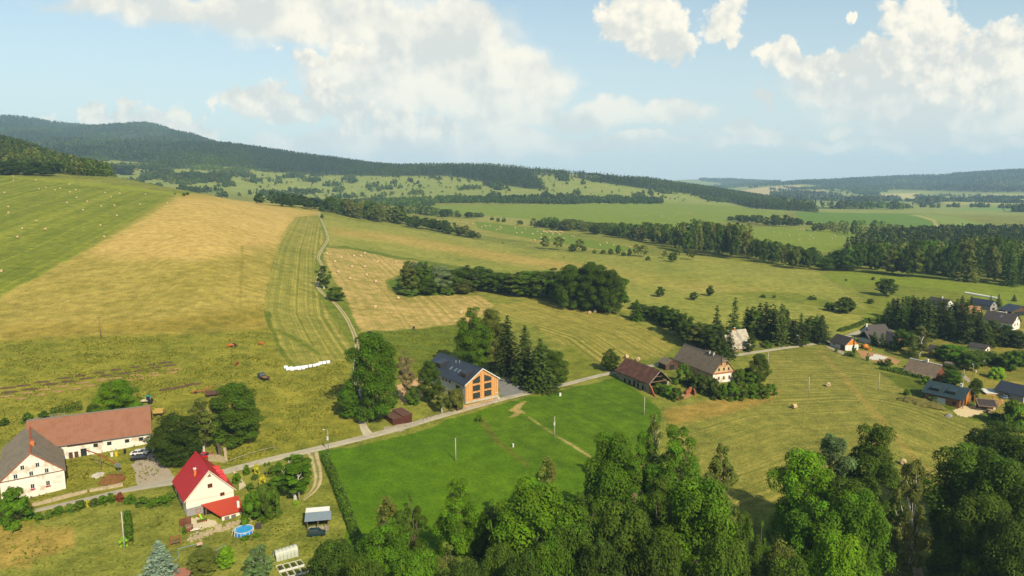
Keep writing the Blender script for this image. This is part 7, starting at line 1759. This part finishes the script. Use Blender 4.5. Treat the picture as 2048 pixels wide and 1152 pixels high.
def stones(name, pts, n, smin, smax, m, seed):
    rng = np.random.default_rng(seed); Q = np.array(pts, float); parts = []; o0 = np.array(at(*Q[0]))
    base = np.array([(-1, -1, -1), (1, -1, -1), (1, 1, -1), (-1, 1, -1), (-.8, -.8, 1), (.8, -.7, 1), (.7, .8, 1), (-.7, .7, 1)], float) * .5; fq = np.array([(0, 3, 2, 1), (4, 5, 6, 7), (0, 1, 5, 4), (1, 2, 6, 5), (2, 3, 7, 6), (3, 0, 4, 7)])
    for k in range(n):
        t_ = rng.uniform(0, len(Q) - 1.001); i = int(t_); x, y = Q[i] + (Q[i + 1] - Q[i]) * (t_ - i) + rng.normal(size=2) * np.array([3, 3]); p = np.array(at(x, y)) - o0; a = rng.uniform(0, 6.28); s = rng.uniform(smin, smax, 3) * np.array([1, .8, .6]); v = (base + rng.normal(size=(8, 3)) * .08) * s
        ca, sa = math.cos(a), math.sin(a); v = np.stack([v[:, 0] * ca - v[:, 1] * sa, v[:, 0] * sa + v[:, 1] * ca, v[:, 2]], 1); parts.append((v + p, fq))
    V, Fc = merge(parts); o = bpy.data.objects.new(name, np_mesh(name, V, Fc, [m])); link(o); o.location = o0; tag(o, kind='stuff')
stones('rockery', [(378, 1078), (400, 1072), (425, 1063)], 120, .25, .7, M['stone'], 1); stones('rockery', [(446, 1058), (462, 1052), (478, 1044), (500, 1040)], 110, .25, .7, M['stone'], 2)
stones('rubble', [(910, 822), (940, 814), (990, 800)], 130, .15, .5, mat('brick_rubble', 196, 140, 100, .3, 2), 3); stones('woodpile', [(1975, 803), (1990, 800), (2003, 806), (2000, 798)], 90, .3, .9, M['timber'], 4); stones('building_material', [(1998, 790), (2010, 788), (2018, 782)], 30, .4, .9, mat('mixed_material', 150, 140, 140, .4, 1), 5)
# metal shed, greenhouse and vegetable beds
P = at(614, 1061); r = empty('metal_shed', P, math.radians(11), 'open shed with grey and white sheet metal roof above stacked boards', 'shed')
b = MB()
for x in (.1, 2.3, 4.5):
    for y in (.1, 3.0): b.box(x - .07, x + .07, y - .07, y + .07, -1, 2.2 if y < 1 else 2.6)
b.build('post', M['dull_timber'], r); b = MB(); b.box(0, 4.6, 2.95, 3.05, -1, 2.5); b.box(0, .08, .1, 2.95, -1, 2.2); b.build('wall', M['darkwood'], r)
b = MB(); a = [(-.4, -.4, 2.15), (5.0, -.4, 2.15), (5.0, 2.0, 2.95), (-.4, 2.0, 2.95)]; b.hexa(a + [(p, q, z + .08) for p, q, z in a]); b.build('roof', roof_mat('grey_sheet', 150, 166, 176, .3, 0, .1, .45, .3), r)
b = MB(); a = [(-.4, 2.05, 2.98), (4.6, 2.05, 2.98), (4.6, 3.4, 3.35), (-.4, 3.4, 3.35)]; b.hexa(a + [(p, q, z + .08) for p, q, z in a]); b.build('white_roof', roof_mat('white_sheet', 232, 232, 228, .3, 0, .06, .45), r)
b = MB()
for k in range(14): b.box(.3 + k * .3, .55 + k * .3, -.12 - .05 * (k % 3), -.06 - .05 * (k % 3), -.6, .7 + .35 * ((k * 7) % 5) / 5)
b.build('stacked_boards', M['greyboard'], r)
A = at(553, 1124); B = at(597, 1113); dv = (B - A); r = empty('greenhouse', A, math.atan2(dv.y, dv.x), 'arched greenhouse with clear panels and silver frame', 'greenhouse'); L = dv.xy.length; Wd = 2.2
def arch(r0, x0, x1, b, n=10):
    for k in range(n):
        a0 = math.pi * k / n; a1 = math.pi * (k + 1) / n; c = lambda a, rr: (Wd / 2 - rr * math.cos(a), .5 + rr * 1.25 * math.sin(a))
        p = [c(a0, r0), c(a1, r0), c(a1, r0 + .04), c(a0, r0 + .04)]; b.hexa([(x0, p[0][0], p[0][1]), (x1, p[0][0], p[0][1]), (x1, p[1][0], p[1][1]), (x0, p[1][0], p[1][1]), (x0, p[3][0], p[3][1]), (x1, p[3][0], p[3][1]), (x1, p[2][0], p[2][1]), (x0, p[2][0], p[2][1])])
gm, t = new_mat('polycarbonate'); p = t.n('ShaderNodeBsdfPrincipled'); p.inputs['Base Color'].default_value = (.42, .44, .36, 1); p.inputs['Roughness'].default_value = .25; p.inputs['Specular IOR Level'].default_value = .7
tr = t.n('ShaderNodeBsdfTransparent'); mx = t.n('ShaderNodeMixShader'); mx.inputs[0].default_value = .35; t.set(mx.inputs[1], p.outputs[0]); t.set(mx.inputs[2], tr.outputs[0]); o_ = t.n('ShaderNodeOutputMaterial'); t.set(o_.inputs[0], mx.outputs[0])
b = MB(); arch(Wd / 2 - .06, .02, L - .02, b); b.box(.02, L - .02, .02, .06, -.6, .5); b.box(.02, L - .02, Wd - .06, Wd - .02, -.6, .5); b.build('panel', gm, r)
for k in range(7): b = MB(); x = k * L / 6; arch(Wd / 2, x - .04, x + .04, b); b.box(x - .04, x + .04, -.02, .02, -.6, .5); b.box(x - .04, x + .04, Wd - .02, Wd + .02, -.6, .5); b.build('rib', M['metal'], r)
o = bpy.data.objects.new('tomato_plants', PROTO['bush', 1, 1]['crown']); link(o); o.location = A + dv * .5 + Vector((-.3, 1.0, -.2)); o.scale = (.55, .3, .25); o.rotation_euler = (0, 0, math.atan2(dv.y, dv.x)); o.color = rgb(*GREENS['green'], k=FKK); tag(o, 'green plants growing inside the arched greenhouse', 'plants')
A = at(553, 1136); b0 = at(600, 1124); rz = math.atan2((b0 - A).y, (b0 - A).x)
SOIL = mat('garden_soil', 112, 84, 56, .3, 2, .98)
for i in range(4):
    for j in range(2):
        d = Vector((math.cos(rz), math.sin(rz), 0)); e = Vector((-d.y, d.x, 0)); P = A + d * (i * 1.25) - e * (j * 2.3 + 1.5); P.z = float(ground(P.x, P.y))
        r = empty('vegetable_bed', P, rz, 'raised vegetable bed with pale board edging below the greenhouse', 'vegetable bed', 'raised beds below the greenhouse'); b = MB()
        b.box(0, 1.2, 0, .08, -.3, .28); b.box(0, 1.2, 2.12, 2.2, -.3, .28); b.box(0, .08, .08, 2.12, -.3, .28); b.box(1.12, 1.2, .08, 2.12, -.3, .28); b.build('edging', M['frame_w'], r); b = MB(); b.box(.08, 1.12, .08, 2.12, -.3, .15); b.build('soil', SOIL, r)
        o = bpy.data.objects.new('vegetables', PROTO['bush', 1, 0]['crown']); link(o, r); o.scale = (.16, .34, .06); o.location = (.6, 1.1, .1); o.color = rgb(*GREENS['green' if (i + j) % 2 else 'dark'], k=FKK)
r = empty('garden_shed', at(362, 1160), .3, 'small red-brown flat roof at the bottom edge beside the blue spruce', 'shed'); b = MB(); b.box(-1.6, 1.6, -1.2, 1.2, -1, 1.5); b.build('wall', M['dull_timber'], r); b = MB(); b.box(-1.8, 1.8, -1.4, 1.4, 1.52, 1.62); b.build('roof', mat('pale_red_felt', 176, 118, 96, .12, 1.5), r)
r = empty('bird_house', at(531, 958), .3, 'small bird house with dark roof on a post among the topiaries', 'bird house'); b = MB(); b.tube([(0, 0, -.3), (0, 0, 1.0)], .05, 6); b.build('post', M['redwood'], r); b = MB(); b.box(-.2, .2, -.2, .2, 1.0, 1.35); b.build('box', M['redwood'], r); b = MB(); b.prism([(-.32, 1.35), (.32, 1.35), (0, 1.7)], -.3, .3); b.build('roof', M['frame_d'], r)
# hamlet odds and ends
r = empty('barrel_sauna', at(1729, 697), .25, 'orange barrel sauna beside the dark-roofed house', 'sauna'); b = MB(); b.lathe([(1.0, -1.2), (1.05, 0), (1.0, 1.2)], 18, 0, (0, 0, 1.0), 'x'); b.build('barrel', M['orangew'], r, True); b = MB(); b.box(1.2, 1.26, -.35, .35, .2, 1.7); b.build('door', M['glass'], r); b = MB(); b.lathe([(1.07, -.9), (1.07, -.8)], 18, 0, (0, 0, 1), 'x'); b.lathe([(1.07, .8), (1.07, .9)], 18, 0, (0, 0, 1), 'x'); b.build('hoop', M['frame_d'], r)
r = empty('hot_tub', at(1738, 700), .25, 'wooden hot tub right of the barrel sauna', 'hot tub'); b = MB(); b.lathe([(.95, -.3), (1.0, .9), (.85, .9), (.82, .6), (0, .6)], 16); b.build('tub', M['orangew'], r); b = MB(); b.lathe([(.83, .66), (.83, .7), (0, .7)], 16); b.build('water', M['glass'], r)
r = empty('crate', at(1976, 826), .4, 'wooden crate standing on the sandy yard before the solar shed', 'crate'); b = MB(); b.box(-.6, .6, -.45, .45, 0, .9); b.build('box', M['dull_timber'], r); b = MB(); b.box(-.66, .66, -.5, .5, .92, 1.0); b.build('lid', M['frame_d'], r)
mound(1897, 832, 3.4, 2.0, .8, .7, mat('mixed_material', 150, 140, 140, .4, 1), 'rubbish_heap', 'heap of mixed scrap at the corner of the log house yard', 'heap')
mound(1840, 808, 15, 5.0, 1.9, -.75, mat('dry_bank_grass', 112, 106, 48, .3, 1.2, .98), 'grass_bank', 'steep dry grass bank between mown field and log house', 'bank')

# ------------------------------------------------------------------ power lines between the poles
SP_ = [(249, 1023, 1095, 'leaning lawn pole'), (596, 949, 1001, 'garden pole'), (911.5, 876, 922, 'green field pole'), (1109, 833, 872, 'dirt line pole'), (1288.5, 794, 830, 'field edge pole'), (1427, 763, 796, 'farmhouse bush pole'), (1617, 754, 786, 'left hay field pole'), (1757, 746, 779, 'cottage hedge pole'), (1925.5, 739, 770, 'log house pole')]
def pole_top(x, top, base):
    P = at(x, base); _, t = ray(x, top); return Vector((P.x, P.y, HC + float(t) * P.y - .1))
WIRE = mat('cable_black', 46, 44, 42, .05)
for (x0, t0, b0, n0), (x1, t1, b1, n1) in zip(SP_[:-1], SP_[1:]):
    A = pole_top(x0, t0, b0); B = pole_top(x1, t1, b1); b = MB(); d = (B - A).normalized(); nn = Vector((-d.y, d.x, 0)) * .22
    for sg in (-1, 1): b.tube([A + nn * sg + (B - A) * f - Vector((0, 0, 4 * .9 * f * (1 - f))) - A for f in np.linspace(0, 1, 15)], .014, 4)
    o = b.build('power_line', WIRE); o.location = A; tag(o, 'thin black cables strung from the %s to the %s' % (n0, n1), 'cable')
